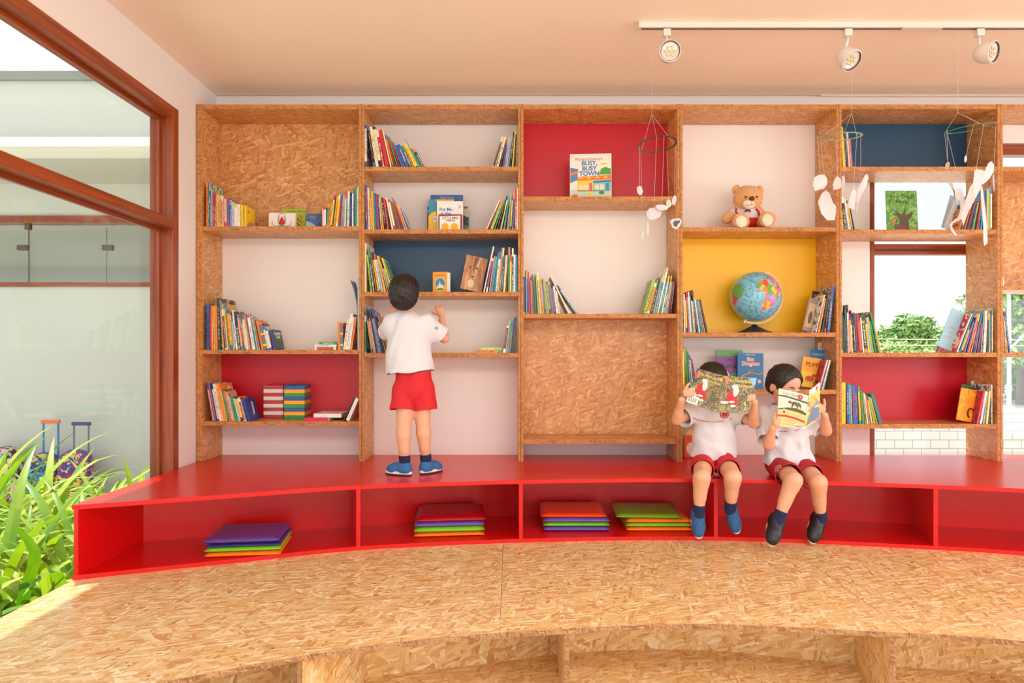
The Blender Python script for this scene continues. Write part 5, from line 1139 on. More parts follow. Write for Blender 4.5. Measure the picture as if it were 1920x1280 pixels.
def shoe(root, origin, ankle, fdir, up, style, sc=1.0):
    f = nrm(fdir); u = nrm(np.array(up)-f*np.dot(up, f)); r = np.cross(f, u)
    key = (style, round(sc, 2))
    if key not in _shoe:
        s = SDF([V3(-0.05, -0.045, -0.06), V3(0.14, 0.045, 0.05)], 0.01, 0.0026)
        s.cone(V3(-0.012, 0, -0.030), V3(0.070, 0, -0.034), 0.032, 0.034, 0.02, sq=((0, 1, 0), 0.95)); s.cone(V3(0.07, 0, -0.036), V3(0.098, 0.002, -0.040), 0.034, 0.030, 0.02)
        s.cone(V3(0.0, 0, -0.030), V3(-0.002, 0, 0.000), 0.031, 0.030, 0.025); s.cone(V3(0.01, 0, -0.008), V3(0.06, 0, -0.026), 0.028, 0.026, 0.02)
        s.cone(V3(0, 0, -0.01), V3(0, 0, 0.05), 0.025, 0.028, 0.004, sub=True)
        if style != 'black': 
            for k in range(6): s.cone(V3(0.045+0.012*k, -0.04, 0.014-0.008*k), V3(0.045+0.012*k, 0.04, 0.016-0.008*k), 0.0030, 0.0030, 0.003, sub=True)
        s.F = np.maximum(s.F, (-0.048-s.ax[2])[None, None, :].astype(np.float32))
        s.F = np.maximum(s.F, (s.ax[2]-0.012)[None, None, :].astype(np.float32))
        body = s.mesh('shoe', [dict(blue=mat('blue_mesh_fabric', RGB(48, 104, 164), 0.75, bump=0.5, bscale=260), slip=mat('blue_slipon', RGB(44, 90, 140), 0.8, bump=0.35, bscale=260), black=mat('black_leather', RGB(28, 30, 38), 0.45, bump=0.2, bscale=120))[style]])
        t = 0.016 if style == 'blue' else 0.009
        out = []
        for k in range(28):
            a = 2*PI*k/28; x = math.cos(a); y = math.sin(a); out.append((0.043+0.091*x, (0.036+0.004*x)*y*(1 if abs(x) < .99 else 1)))
        sole = MB().prism(out, -0.048-t*0.45, -0.048+t*0.55).build('sole', dict(blue=mat('white_rubber', RGB(232, 228, 220), 0.6), slip=mat('cream_rubber', RGB(214, 204, 186), 0.6), black=mat('tan_rubber', RGB(206, 178, 146), 0.6))[style], body, bevel=0.003)
        kids = [sole]
        if style == 'blue':
            kids.append(MB().prism([(x, y*0.97) for x, y in out], -0.064, -0.0555).build('tread', mat('navy_rubber', RGB(34, 44, 66), 0.7), body, bevel=0.002))
            mb = MB()
            for k in range(4): mb.tube([(0.03+0.012*k, -0.022, -0.004-0.006*k), (0.036+0.012*k, 0, 0.008-0.006*k), (0.03+0.012*k, 0.022, -0.004-0.006*k)], 0.0022, 6)
            kids.append(mb.build('laces', mat('blue_lace', RGB(110, 160, 205), 0.8), body))
        if style == 'black':
            kids.append(MB().box(0.030, 0.036, -0.010, 0.014, 0.004, 0.0065).build('buckle', mat('gold_tab', RGB(200, 180, 140), 0.3, metal=0.6), body, bevel=0.001))
            kids.append(MB().tube([(0.045, -0.034, -0.03), (0.05, -0.02, -0.006), (0.05, 0, 0.003), (0.05, 0.02, -0.006), (0.045, 0.034, -0.03)], 0.004, 6).build('strap', mat('black_leather', RGB(28, 30, 38)), body, smooth=True))
        if style == 'slip':
            kids.append(MB().tube([(0.028*math.cos(a)-0.001, 0.028*math.sin(a), 0.011) for a in [2*PI*k/20 for k in range(20)]], 0.0028, 6, closed=True).build('collar', mat('navy_knit', RGB(28, 34, 72)), body))
        _shoe[key] = (body, kids); o = body; first = True
    else:
        b, kids = _shoe[key]; o = b.copy(); COL.objects.link(o)
        for k_ in kids: c_ = k_.copy(); COL.objects.link(c_); c_.parent = o
    o.parent = root; o.matrix_local = Matrix.Translation(Vector(ankle-origin)) @ Matrix([list(f), list(r), list(u)]).transposed().to_4x4() @ Matrix.Scale(sc, 4)
    return o
def sock(root, origin, ankle, knee, fdir, top=0.05, m=M_SOCK):
    a = ankle-origin; d = nrm(knee-ankle)
    MB().tube([a-d*0.022+nrm(fdir)*0.026, a-d*0.008+nrm(fdir)*0.012, a+d*0.006, a+d*top*0.5, a+d*top*0.93, a+d*top], [0.021, 0.0275, 0.0290, 0.0300, 0.0305, 0.0285], 20).build('sock', m, root, smooth=True)
from mathutils.bvhtree import BVHTree
def caster(obj, origin):
    me = obj.data; bv = BVHTree.FromPolygons([tuple(v.co+Vector(origin)) for v in me.vertices], [tuple(p.vertices) for p in me.polygons])
    def cast(x, z, y0=3.0, off=0.0012, d=(0, 1, 0)):
        h = bv.ray_cast(Vector((x, y0, z)), Vector(d), 2.0)
        return None if h[0] is None else np.array(h[0])+np.array(h[1])*off*(1 if h[1].dot(Vector(d)) < 0 else -1)
    return cast
def px2w(x, y, Y): p = W(x, y, Y); return p.x, p.z
def draw_line(obj, origin, pix, Y, r, m, name, root):
    """thin raised line following a garment; pix are photo pixels measured at distance Y"""
    cast = caster(obj, origin); pts = []
    for (x, y) in pix:
        p = W(x, y, Y); d = Vector(p)-Vector((0, 0, EYE)); h = cast(p.x-d.x/d.y*(p.y-3.0), p.z-d.z/d.y*(p.y-3.0), 3.0, 0.001, tuple(d/d.y))
        if h is not None: pts.append(h-origin)
    if len(pts) > 1: return MB().tube(pts, r, 6).build(name, m, root, smooth=True)
def draw_disc(obj, origin, cx_, cy_, Y, rpx, m, name, root, off=0.0012, inner=0.0):
    cast = caster(obj, origin); V = []; n = 20; rings = [inner, (inner+1)/2, 1.0] if inner else [0.0001, 0.5, 1.0]
    for q in rings:
        for k in range(n):
            a = 2*PI*k/n; p = W(cx_+rpx*q*math.cos(a), cy_+rpx*q*math.sin(a), Y); d = Vector(p)-Vector((0, 0, EYE))
            h = cast(p.x-d.x/d.y*(p.y-3.0), p.z-d.z/d.y*(p.y-3.0), 3.0, off, tuple(d/d.y)); V.append((h if h is not None else np.array(p))-origin)
    F_ = [(i*n+k, i*n+(k+1) % n, (i+1)*n+(k+1) % n, (i+1)*n+k) for i in range(2) for k in range(n)]
    o = MB().add(V, F_).build(name, m, root, smooth=True); o.modifiers.new('t', 'SOLIDIFY').thickness = 0.0008; return o
# ================================================================ the three children
UP = V3(0, 0, 1)
def leg(s, hip, knee, ankle, sc=1.0):
    s.cone(hip, knee, 0.053*sc, 0.040*sc, 0.03)
    d = nrm(ankle-knee); back = V3(0, 1, 0) if abs(d[1]) < 0.9 else UP
    s.cone(knee, knee+(ankle-knee)*0.12, 0.0395*sc, 0.038*sc, 0.01)
    s.cone(knee+(ankle-knee)*0.05, ankle, 0.036*sc, 0.024*sc, 0.015)
    return d
def arm(s, sh, el, wr, sc=1.0):
    s.cone(sh, el, 0.032*sc, 0.0245*sc, 0.02); s.cone(el, wr, 0.0255*sc, 0.0172*sc, 0.012); s.cone(el+(wr-el)*0.12, el+(wr-el)*0.4, 0.026*sc, 0.023*sc, 0.01)

# ---------------- A: boy standing on the bench, back to the room, reaching into the shelf
def boy_standing():
    aL, aR = PW(759, 866, 3.560), PW(799, 864, 3.61); aL[2] = ZT+0.0585; aR[2] = ZT+0.0585
    kL, kR = PW(757, 808, 3.565), PW(794, 806, 3.60); hL, hR = PW(760, 738, 3.60), PW(790, 738, 3.61)
    pel = (hL+hR)/2+V3(0, 0, 0.035); chest = PW(767, 628, 3.67); neck = PW(762, 597, 3.675); hd = PW(759, 552, 3.665)
    sL, sR = PW(735, 607, 3.665), PW(802, 608, 3.66); eR = PW(833, 634, 3.73); wR = PW(828, 592, 3.815); eL = PW(724, 628, 3.80); wL = PW(733, 592, 3.90)
    O = (aL+aR)/2; O[2] = ZT
    pts = [aL, aR, kL, hL, hR, chest, hd, eR, wR, eL, wL]
    s = SDF(pts, 0.12, 0.0032)
    for h, k, a, q in ((hL, kL, aL, 1), (hR, kR, aR, 1)):
        leg(s, h, k, a, 0.92); s.cone(k+(a-k)*0.15+V3(0, -0.012, 0), k+(a-k)*0.55+V3(0, -0.010, 0), 0.031, 0.025, 0.02); s.cone(a, a+V3(0, 0.02, -0.03), 0.022, 0.02, 0.01)
    n = V3(0, 1, 0)
    s.cone(pel, chest, 0.086, 0.088, 0.03, sq=(n, 0.72)); s.cone(sL, sR, 0.034, 0.034, 0.03); s.cone(neck-V3(0, 0.0, 0.03), hd-V3(0, 0.0, 0.03), 0.036, 0.034, 0.02)
    arm(s, sR, eR, wR); arm(s, sL, eL, wL)
    hand(s, wR, V3(-0.25, 0.35, 0.9), V3(-0.3, 1, 0), V3(-1, 0, 0), (0.45, 0.5, 0.3), 0.98)
    hand(s, wL, V3(0.1, 0.6, 0.8), V3(0, 1, -0.2), V3(1, 0, 0), (0.5, 0.6, 0.4), 0.98)
    fwd = nrm(V3(0.05, 1, 0.30)); up = V3(-0.02, -0.15, 1); L, M = head(s, hd, fwd, up, 1.0)
    b = s.mesh('person', M_SKIN, None, O); b.location = O
    tag(b, 'boy in white shirt and red shorts standing on bench, back turned, reaching into bookcase', 'person')
    face_parts(b, O, L, M); hair(b, O, hd, fwd, up, 1.03, seed=5, nape=-0.055)
    # shirt
    c = Cloth([pel, chest, sL, sR, eR, eL], 0.16)
    hem = PW(768, 698, 3.603); hc = [(hem, nrm(V3(0.10, 0, -1)))]
    c.cone(hem+V3(0.005, 0, -0.06), chest+V3(0, -0.01, 0.02), 0.134, 0.112, 0.03, sq=(n, 0.80), clip=hc)
    c.cone(sL+V3(0.012, 0, -0.006), sR+V3(-0.01, 0, -0.006), 0.046, 0.046, 0.04)
    for sh, el in ((sL, eL), (sR, eR)):
        d = nrm(el-sh); e = sh+(el-sh)*0.78; c.cone(sh, e+d*0.05, 0.047, 0.060, 0.03, clip=[(e, d)])
    c.cone(neck-V3(0, 0, 0.045), neck-V3(0, 0, 0.005), 0.062, 0.046, 0.02, clip=[(neck+V3(0, 0, 0.002), UP)])
    c.G.cone(neck-V3(0, 0, 0.03), neck+V3(0, 0, 0.1), 0.036, 0.041, 0.002, sub=True)
    sh = c.mesh('shirt', M_TEE, b, O, 0.0055, 42, 7, sx=(1, 1, 1.4))
    draw_disc(sh, O, 818, 615, 3.66, 3.2, mat('green_print', RGB(110, 190, 160), 0.7), 'sleeve_badge', b)
    # shorts
    c = Cloth([pel, hL, hR, kL, kR], 0.15); wd = [(pel+V3(0, 0, 0.085), UP)]
    c.cone(pel+V3(0, 0, 0.12), pel, 0.086, 0.104, 0.02, sq=(n, 0.78), clip=wd)
    for h, k, tx in ((hL, kL, -0.017), (hR, kR, 0.020)):
        d = nrm(k-h); e = h+d*0.088+V3(tx, 0, 0); c.cone(h+V3(tx*0.2, 0, 0.03), e+d*0.06, 0.064, 0.063, 0.008, clip=[(e+V3(0, 0, 0.004), d)])
    c.mesh('shorts', M_SHORTR, b, O, 0.003, 50, 9)
    sock(b, O, aL, kL, V3(-0.8, 0.5, 0), 0.045); sock(b, O, aR, kR, V3(0.5, 0.8, 0), 0.045)
    shoe(b, O, aL, V3(-0.86, 0.42, 0), UP, 'blue', 0.90); shoe(b, O, aR, V3(0.55, 0.75, 0), UP, 'blue', 0.90)
boy_standing()

def seated(cfg):
    g = cfg; O = (g['hL']+g['hR'])/2; O[2] = ZT; sc = g.get('sc', 1.0)
    pts = [g[k] for k in ('hL', 'hR', 'kL', 'kR', 'aL', 'aR', 'chest', 'hd', 'eL', 'eR', 'wL', 'wR')]
    s = SDF(pts, 0.12, 0.0030); n = nrm(g['fwd'])
    for h, k, a, fd in ((g['hL'], g['kL'], g['aL'], g['fL']), (g['hR'], g['kR'], g['aR'], g['fR'])):
        leg(s, h, k, a, sc); s.cone(k+(a-k)*0.2+V3(0, 0.012, 0), k+(a-k)*0.55+V3(0, 0.010, 0), 0.031*sc, 0.026*sc, 0.02)
        s.ell(k+V3(0, -0.018, 0.006), V3(0.026, 0.020, 0.026), None, 0.02); s.cone(a, a+(k-a)*0.1, 0.022, 0.023, 0.01)
    pel = (g['hL']+g['hR'])/2+V3(0, 0.0, 0.03); g['pel'] = pel
    s.cone(pel, g['chest'], 0.090*sc, 0.086*sc, 0.03, sq=(n, 0.74)); s.cone(g['sL'], g['sR'], 0.034, 0.034, 0.03); s.cone(g['neck']-V3(0, 0, 0.03), g['hd']-V3(0, 0, 0.03), 0.036, 0.034, 0.02)
    arm(s, g['sL'], g['eL'], g['wL']); arm(s, g['sR'], g['eR'], g['wR'])
    for h in g['hands']: hand(s, *h)
    L, M = head(s, g['hd'], g['look'], g['hup'], g.get('hsc', 0.98))
    b = s.mesh('person', M_SKIN, None, O); b.location = O; tag(b, g['label'], 'person')
    face_parts(b, O, L, M, g.get('hsc', 0.98)); hair(b, O, g['hd'], g['look'], g['hup'], g.get('hsc', 0.98)*g.get('hairsc', 1.0), seed=g['seed'], front=g.get('front', 0.045))
    # shirt
    c = Cloth([pel, g['chest'], g['sL'], g['sR'], g['eL'], g['eR']], 0.15); hem = pel+V3(0, 0, g.get('hemz', -0.012)); hn = nrm(g.get('hemn', V3(0, 0.15, -1)))
    c.cone(hem-V3(0, 0, 0.05), g['chest']+V3(0, 0, 0.02), g.get('hemr', 0.122), 0.102, 0.03, sq=(n, 0.82), clip=[(hem, hn)])
    c.cone(g['sL']+nrm(g['sR']-g['sL'])*0.012, g['sR']-nrm(g['sR']-g['sL'])*0.012, 0.044, 0.044, 0.04)
    for q in 'LR':
        sh, el = g['s'+q], g['e'+q]; d = nrm(el-sh); e = sh+(el-sh)*g.get('slv', 0.72); c.cone(sh, e+d*0.05, 0.044, 0.054, 0.03, clip=[(e, d)])
    c.cone(g['neck']-V3(0, 0, 0.045), g['neck']-V3(0, 0, 0.0), 0.060, 0.047, 0.02, clip=[(g['neck']+V3(0, 0, 0.004), UP)])
    c.G.cone(g['neck']-V3(0, 0, 0.03), g['neck']+V3(0, -0.01, 0.1), 0.037, 0.046, 0.002, sub=True)
    shirt = c.mesh('shirt', M_TEE, b, O, g.get('wr', 0.006), 46, g['seed']+3)
    # shorts
    c = Cloth([pel, g['hL'], g['hR'], g['kL'], g['kR']], 0.14, t=0.0058)
    c.cone(pel+V3(0, 0, 0.10), pel+V3(0, -0.005, 0.0), 0.090, 0.098, 0.02, sq=(n, 0.82), clip=[(pel+V3(0, 0, 0.03), UP)], iclip=[(pel+V3(0, 0, 0.2), UP)])
    for q in 'LR':
        h, k = g['h'+q], g['k'+q]; d = nrm(k-h); e = h+(k-h)*g['shf'][q]; rr = g.get('shr', 0.056)
        c.cone(h-V3(0, 0, 0.006), e+d*0.05, 0.060, rr*1.06, 0.012, clip=[(e, nrm(d+g.get('shn', V3(0, 0, 0))))])
        if g.get('drape'): c.cone(h+V3(0, 0, -0.01), e+d*0.04+V3(0, 0, -g['drape']), 0.060, rr*0.8, 0.04, clip=[(e, nrm(d+g.get('shn', V3(0, 0, 0))))])
    # the cloth rests on the seat
    for A in (c.G, c.H):
        zz = A.ax[2][None, None, :]; yy = A.ax[1][None, :, None]; lim = np.where(yy > g['edge'], ZT+0.002, 0.0)
        if A is c.G: A.F = np.maximum(A.F, (lim-zz).astype(np.float32))
    shorts = c.mesh('shorts', g['shm'], b, O, 0.004, 48, g['seed']+5)
    for a, k, fd in ((g['aL'], g['kL'], g['fL']), (g['aR'], g['kR'], g['fR'])): sock(b, O, a, k, fd, g.get('sock', 0.04))
    shoe(b, O, g['aL'], g['fL'], g['uL'], g['shoe'], g.get('ssc', 0.90)); shoe(b, O, g['aR'], g['fR'], g['uR'], g['shoe'], g.get('ssc', 0.90))
    return b, O, shirt, shorts
M_RL = mat('red_trim', RGB(190, 30, 60), 0.7); M_WL = mat('white_trim', RGB(240, 226, 220), 0.7)
# ---------------- B: boy seated, face behind a wide open picture book
B = dict(hL=PW(1319, 862, 3.60), hR=PW(1357, 862, 3.60), kL=PW(1316, 894, 3.345), kR=PW(1374, 894, 3.35), aL=PW(1310, 960, 3.37), aR=PW(1370, 952, 3.41),
  chest=PW(1340, 792, 3.60), neck=PW(1338, 758, 3.59), hd=PW(1336, 717, 3.575), sL=PW(1306, 770, 3.60), sR=PW(1374, 770, 3.60), eL=PW(1269, 787, 3.50), eR=PW(1413, 793, 3.50),
  wL=PW(1278, 749, 3.395), wR=PW(1414, 753, 3.395), fwd=V3(0, -1, 0), look=V3(0.02, -1, -0.28), hup=UP, seed=21, hsc=0.98, front=0.09,
  fL=V3(-0.08, -0.62, -0.78), fR=V3(0.06, -0.55, -0.80), uL=V3(0, -0.78, 0.62), uR=V3(-0.35, -0.78, 0.55), shoe='slip', shf=dict(L=0.60, R=0.62), shm=M_SHORTR, edge=3.475, slv=0.70,
  label='boy seated on red bench, face hidden behind wide open book with red figure')
B['hands'] = [(PW(1280.5, 737, 3.383), V3(1, -0.10, 0.15), V3(0, 1, 0), V3(0, 0.1, 1), (0.25, 0.35, 0.25), 0.92), (PW(1416, 745, 3.383), V3(-1, -0.10, 0.1), V3(0, 1, 0), V3(0, 0.1, 1), (0.25, 0.35, 0.25), 0.92)]
b, O, shirt, shorts = seated(B)
draw_line(shirt, O, [(1299, 783), (1308, 787), (1322, 790), (1340, 791), (1356, 789), (1372, 784)], 3.52, 0.0016, M_RL, 'chest_stripe', b)
draw_disc(shirt, O, 1358, 776, 3.52, 8.5, mat('badge_red', RGB(200, 50, 60), 0.7), 'badge', b)
draw_disc(shirt, O, 1358, 776, 3.52, 6.6, M_TEE, 'badge_ring', b, 0.002); draw_disc(shirt, O, 1358, 776, 3.52, 5.6, mat('badge_red', RGB(200, 50, 60)), 'badge_centre', b, 0.0028)
draw_line(shirt, O, [(1331, 764), (1335, 772), (1337, 780)], 3.52, 0.001, mat('seam_grey', RGB(196, 194, 198), 0.8), 'placket', b)
draw_line(shorts, O, [(1302, 868), (1315, 866), (1328, 870), (1336, 880)], 3.40, 0.0016, M_WL, 'shorts_piping', b)
draw_line(shorts, O, [(1345, 876), (1356, 868), (1368, 864), (1378, 866)], 3.40, 0.0016, M_WL, 'shorts_piping', b)
# ---------------- C: boy seated at the right, peeping over a folded open book
Cc = dict(hL=PW(1458, 870, 3.58), hR=PW(1500, 870, 3.58), kL=PW(1488, 900, 3.30), kR=PW(1534, 904, 3.33), aL=PW(1460, 972, 3.30), aR=PW(1539, 970, 3.40),
  chest=PW(1473, 798, 3.57), neck=PW(1464, 762, 3.56), hd=PW(1471, 722, 3.53), sL=PW(1436, 778, 3.57), sR=PW(1508, 780, 3.57), eL=PW(1441, 834, 3.46), eR=PW(1549, 808, 3.50),
  wL=PW(1449, 802, 3.395), wR=PW(1546, 778, 3.42), fwd=V3(0.1, -1, 0), look=V3(0.45, -1, -0.38), hup=V3(0.03, 0, 1), seed=31, hsc=1.0, hairsc=1.0,
  fL=V3(-0.34, -0.62, -0.70), fR=V3(-0.40, -0.58, -0.70), uL=V3(0.2, -0.75, 0.6), uR=V3(0.25, -0.7, 0.65), shoe='black', shf=dict(L=0.76, R=0.66), shm=M_SHORTD, edge=3.43, ssc=1.0, front=0.10,
  shr=0.061, hemz=-0.018, hemr=0.132, slv=0.80, wr=0.007,
  label='boy seated on red bench at right, peeping over book with leopard picture')
Cc['hands'] = [(PW(1451, 797, 3.385), V3(0.85, -0.12, 0.55), V3(0.2, 1, 0), V3(-0.5, 0, 1), (0.2, 0.35, 0.25), 0.98), (PW(1545, 772, 3.41), V3(-0.75, -0.1, 0.55), V3(0, -1, 0.2), V3(0.3, 0, 1), (0.35, 0.4, 0.3), 0.95)]
c, O, shirt, shorts = seated(Cc)
draw_line(shirt, O, [(1450, 806), (1460, 808), (1475, 809), (1492, 807), (1504, 802)], 3.50, 0.0016, M_RL, 'chest_stripe', c)
draw_disc(shirt, O, 1420.5, 799, 3.55, 2.6, mat('sleeve_green', RGB(30, 140, 90), 0.7), 'sleeve_badge', c)
draw_disc(shorts, O, 1462, 880, 3.42, 8.5, M_WL, 'badge', c, 0.001); draw_disc(shorts, O, 1462, 880, 3.42, 7.2, M_SHORTD, 'badge_ring', c, 0.002); draw_disc(shorts, O, 1462, 880, 3.42, 5.6, mat('badge_rose', RGB(222, 130, 140), 0.7), 'badge_centre', c, 0.003)
draw_line(shorts, O, [(1459, 896), (1466, 889), (1478, 883), (1492, 882)], 3.40, 0.0016, M_WL, 'shorts_piping', c)
draw_line(shorts, O, [(1505, 894), (1512, 887), (1522, 883), (1536, 884)], 3.40, 0.0016, M_WL, 'shorts_piping', c)

# ---------------- the two open books they hold
def panel(root, name, c4, Ys, coverm, pages=True, th=0.0012, bulge=0.0):
    """c4: TL, TR, BR, BL photo pixels, Ys their distances"""
    O = np.array(root.location); q = [PW(p[0], p[1], y)-O for p, y in zip(c4, Ys)]
    nrmv = nrm(np.cross(q[1]-q[0], q[3]-q[0])); nrmv = nrmv if nrmv[1] < 0 else -nrmv
    def f(u, v, off=0.0):   # u 0..1 left to right, v 0..1 bottom to top
        p = (q[3]*(1-u)+q[2]*u)*(1-v)+(q[0]*(1-u)+q[1]*u)*v
        return p+nrmv*(off+bulge*math.sin(PI*u))
    n = 8; V = []; Fq = []
    for i in range(n+1):
        u = i/n; V += [f(u, 0), f(u, 1), f(u, 1, -th), f(u, 0, -th)]
    for i in range(n):
        a = 4*i; b_ = a+4
        for k in range(4): Fq.append((a+k, a+(k+1) % 4, b_+(k+1) % 4, b_+k))
    Fq += [(0, 3, 2, 1), (4*n, 4*n+1, 4*n+2, 4*n+3)]
    MB().add(V, Fq).build(name, coverm, root)
    if pages:
        V = []
        for i in range(n+1):
            u = 0.01+0.97*i/n; V += [f(u, 0.01, -th-0.0003), f(u, 0.985, -th-0.0003), f(u, 0.985, -th-0.003), f(u, 0.01, -th-0.003)]
        MB().add(V, Fq).build('pages', M_PAGE, root)
    return f
def pshape(root, f, pts, m, name, off=0.0005):
    if len(pts) < 10: pts = [(a[0]+(b[0]-a[0])*k/4, a[1]+(b[1]-a[1])*k/4) for a, b in zip(pts, pts[1:]+pts[:1]) for k in range(4)]
    V = [f(u, v, off) for u, v in pts]+[f(u, v, off-0.0003) for u, v in pts]; n = len(pts)
    return MB().add(V, [tuple(range(n)), tuple(range(2*n-1, n-1, -1))]+[(i, (i+1) % n, n+(i+1) % n, n+i) for i in range(n)]).build(name, m, root)
def ptext(root, f, s, u0, v0, hv, aspect, m, off=0.0006, rot=0.0, bold=0.0):
    """letters laid on the panel; hv letter height as share of panel height, aspect = width/height of panel"""
    cu = bpy.data.curves.new('title', 'FONT'); cu.body = s; cu.size = 1.0; cu.align_x = 'CENTER'; cu.align_y = 'CENTER'; cu.offset = bold; cu.resolution_u = 3; cu.space_line = 0.85
    t = bpy.data.objects.new('tmp', cu); COL.objects.link(t); me = bpy.data.meshes.new_from_object(t.evaluated_get(bpy.context.evaluated_depsgraph_get())); bpy.data.objects.remove(t); bpy.data.curves.remove(cu)
    c_, s_ = math.cos(rot), math.sin(rot)
    for v in me.vertices:
        x, y = v.co.x*hv, v.co.y*hv; x, y = x*c_-y*s_, x*s_+y*c_; v.co = Vector(f(u0+x/aspect, v0+y, off))
    me.materials.clear(); o = link('title', me, [m], root); o.modifiers.new('t', 'SOLIDIFY').thickness = 0.0003; return o
k1 = empty('picture_book', W(1350, 738, 3.36)); tag(k1, 'open picture book with red and white figure on both covers, held by left reading boy', 'book')
M_NIGHT = art('night', [(74, 80, 70), (140, 124, 84), (96, 96, 80), (168, 146, 98), (70, 78, 76), (190, 170, 126)], 26)
fA = panel(k1, 'back_cover', [(1307, 690), (1356, 704), (1344, 773), (1286, 754)], [3.385, 3.335, 3.335, 3.385], M_NIGHT)
fB = panel(k1, 'front_cover', [(1357, 704), (1419, 708), (1405, 775), (1345, 773)], [3.335, 3.375, 3.375, 3.335], M_NIGHT)
for f in (fA, fB):
    ptext(k1, f, 'The Night Before', 0.57, 0.87, 0.105, 0.86, C('title_yellow', 226, 208, 120), bold=0.02); ptext(k1, f, 'Christmas', 0.68, 0.75, 0.115, 0.86, C('title_yellow', 226, 208, 120), bold=0.02)
    pshape(k1, f, disc(.36, .44, .17, .19), C('coat_red', 196, 34, 34), 'red_figure'); pshape(k1, f, disc(.46, .30, .12, .09), C('coat_red', 196, 34, 34), 'red_figure')
    pshape(k1, f, disc(.45, .60, .085, .15, 16), C('beard_white', 226, 224, 216), 'white_patch', 0.0008); pshape(k1, f, disc(.40, .72, .10, .06, 14), C('beard_white', 226, 224, 216), 'white_patch', 0.0009)
    pshape(k1, f, disc(.38, .30, .09, .03, 12), C('beard_white', 226, 224, 216), 'white_trim', 0.0009); pshape(k1, f, disc(.44, .19, .09, .035, 12), C('beard_white', 226, 224, 216), 'white_trim', 0.0009); pshape(k1, f, disc(.16, .28, .13, .035, 12), C('beard_white', 226, 224, 216), 'white_trim', 0.0009)
    pshape(k1, f, [(.06, .93), (.14, .99), (.17, .80), (.10, .72)], C('stocking', 226, 120, 90), 'orange_stocking', 0.0008)
    pshape(k1, f, [(.0, .14), (.0, .0), (1, .0), (1, .1), (.6, .06), (.3, .16)], art('toys', [(150, 120, 70), (90, 110, 110), (180, 160, 110), (110, 80, 60)], 60), 'toy_pile', 0.0006)
pshape(k1, fA, [(.0, .02), (.0, .24), (.36, .24), (.36, .02)], C('sticker_white', 236, 234, 230), 'barcode_sticker', 0.0012)
mbz = None
for k in range(12): pshape(k1, fA, [(.04+.024*k, .06), (.04+.024*k, .19), (.052+.024*k, .19), (.052+.024*k, .06)], C('ink_black', 30, 30, 34), 'barcode_line', 0.0016) if k % 3 != 2 else None
pshape(k1, fB, [(.80, .99), (1.0, .99), (.93, .72)], C('corner_blue', 110, 190, 230), 'corner_flash', 0.001)
pshape(k1, fA, disc(.95, .88, .045, .05), C('art_yellow', 246, 196, 50), 'yellow_dot', 0.001)
k2 = empty('picture_book', W(1495, 765, 3.36)); tag(k2, 'open book with leopard picture and red band, held by right reading boy', 'book')
f1 = panel(k2, 'back_cover', [(1460, 727.5), (1516, 741), (1507, 804), (1457.5, 798)], [3.375, 3.345, 3.345, 3.375], C('bookcream', 232, 222, 204), bulge=0.001)
f2 = panel(k2, 'front_cover', [(1516.5, 741), (1537, 728), (1538, 784), (1507.5, 804)], [3.345, 3.385, 3.385, 3.345], art('jungle', [(240, 236, 220), (240, 190, 90), (190, 210, 130), (200, 130, 110), (120, 150, 170)], 22))
f3 = panel(k2, 'turned_page', [(1518, 731), (1537, 715.5), (1536.5, 727), (1517, 742)], [3.36, 3.40, 3.395, 3.352], C('bookwhite', 240, 236, 228), pages=False, bulge=0.006)
pshape(k2, f3, disc(.62, .45, .12, .35), C('badge_red2', 214, 60, 70), 'red_seal')
ptext(k2, f1, 'I Can Read!', 0.42, 0.91, 0.10, 0.87, C('ink_grey2', 120, 116, 110))
pshape(k2, f1, [(.0, .835), (.25, .85), (.6, .83), (1, .79), (1, .745), (.6, .785), (.25, .81), (.0, .80)], C('band_dkgreen', 50, 100, 80), 'green_band', 0.0020)
pshape(k2, f1, disc(.74, .89, .085, .075), C('badge_red2', 214, 60, 70), 'red_seal', 0.001); ptext(k2, f1, '1', .74, .89, .10, .87, C('bookwhite', 240, 236, 228), 0.0014)
pshape(k2, f1, [(.36, .66), (.36, .73), (.42, .735), (.46, .71), (.60, .735), (.74, .72), (.80, .66), (.80, .56), (.77, .56), (.76, .62), (.70, .62), (.68, .53), (.65, .53), (.65, .62), (.54, .64), (.50, .56), (.47, .56), (.48, .65), (.44, .67)], art('leopard', [(90, 84, 50), (120, 110, 64), (60, 56, 36)], 90), 'leopard', 0.0020)
pshape(k2, f1, [(.0, .47), (.15, .50), (.35, .54), (.6, .56), (.85, .53), (1, .46), (1, .40), (.7, .45), (.3, .48), (.0, .44)], C('rock', 84, 88, 60), 'rock', 0.0012)
pshape(k2, f1, [(.0, .44), (.3, .48), (.7, .45), (1, .40), (1, .02), (.0, .02)], C('sandyellow', 232, 204, 132), 'yellow_field', 0.0012)
pshape(k2, f1, [(-.01, .30), (.3, .33), (.7, .29), (1.0, .23), (1.0, .17), (.7, .235), (.3, .275), (-.01, .25)], C('band_red', 206, 40, 50), 'red_band', 0.0020)
for v in (.38, .21, .14, .08): pshape(k2, f1, [(.28, v), (.8, v-.03), (.8, v-.04), (.28, v-.01)], C('ink_tan', 190, 160, 110), 'text_line', 0.0018)
pshape(k2, f1, disc(.22, .40, .04, .035), C('seal_blue', 60, 90, 150), 'blue_seal', 0.0014); pshape(k2, f1, disc(.22, .47, .035, .03), C('art_yellow', 246, 196, 50), 'yellow_seal', 0.0014)
pshape(k2, f1, [(.66, .02), (.66, .11), (.98, .08), (.98, .0)], C('sticker_white', 236, 234, 230), 'barcode_sticker', 0.0014)
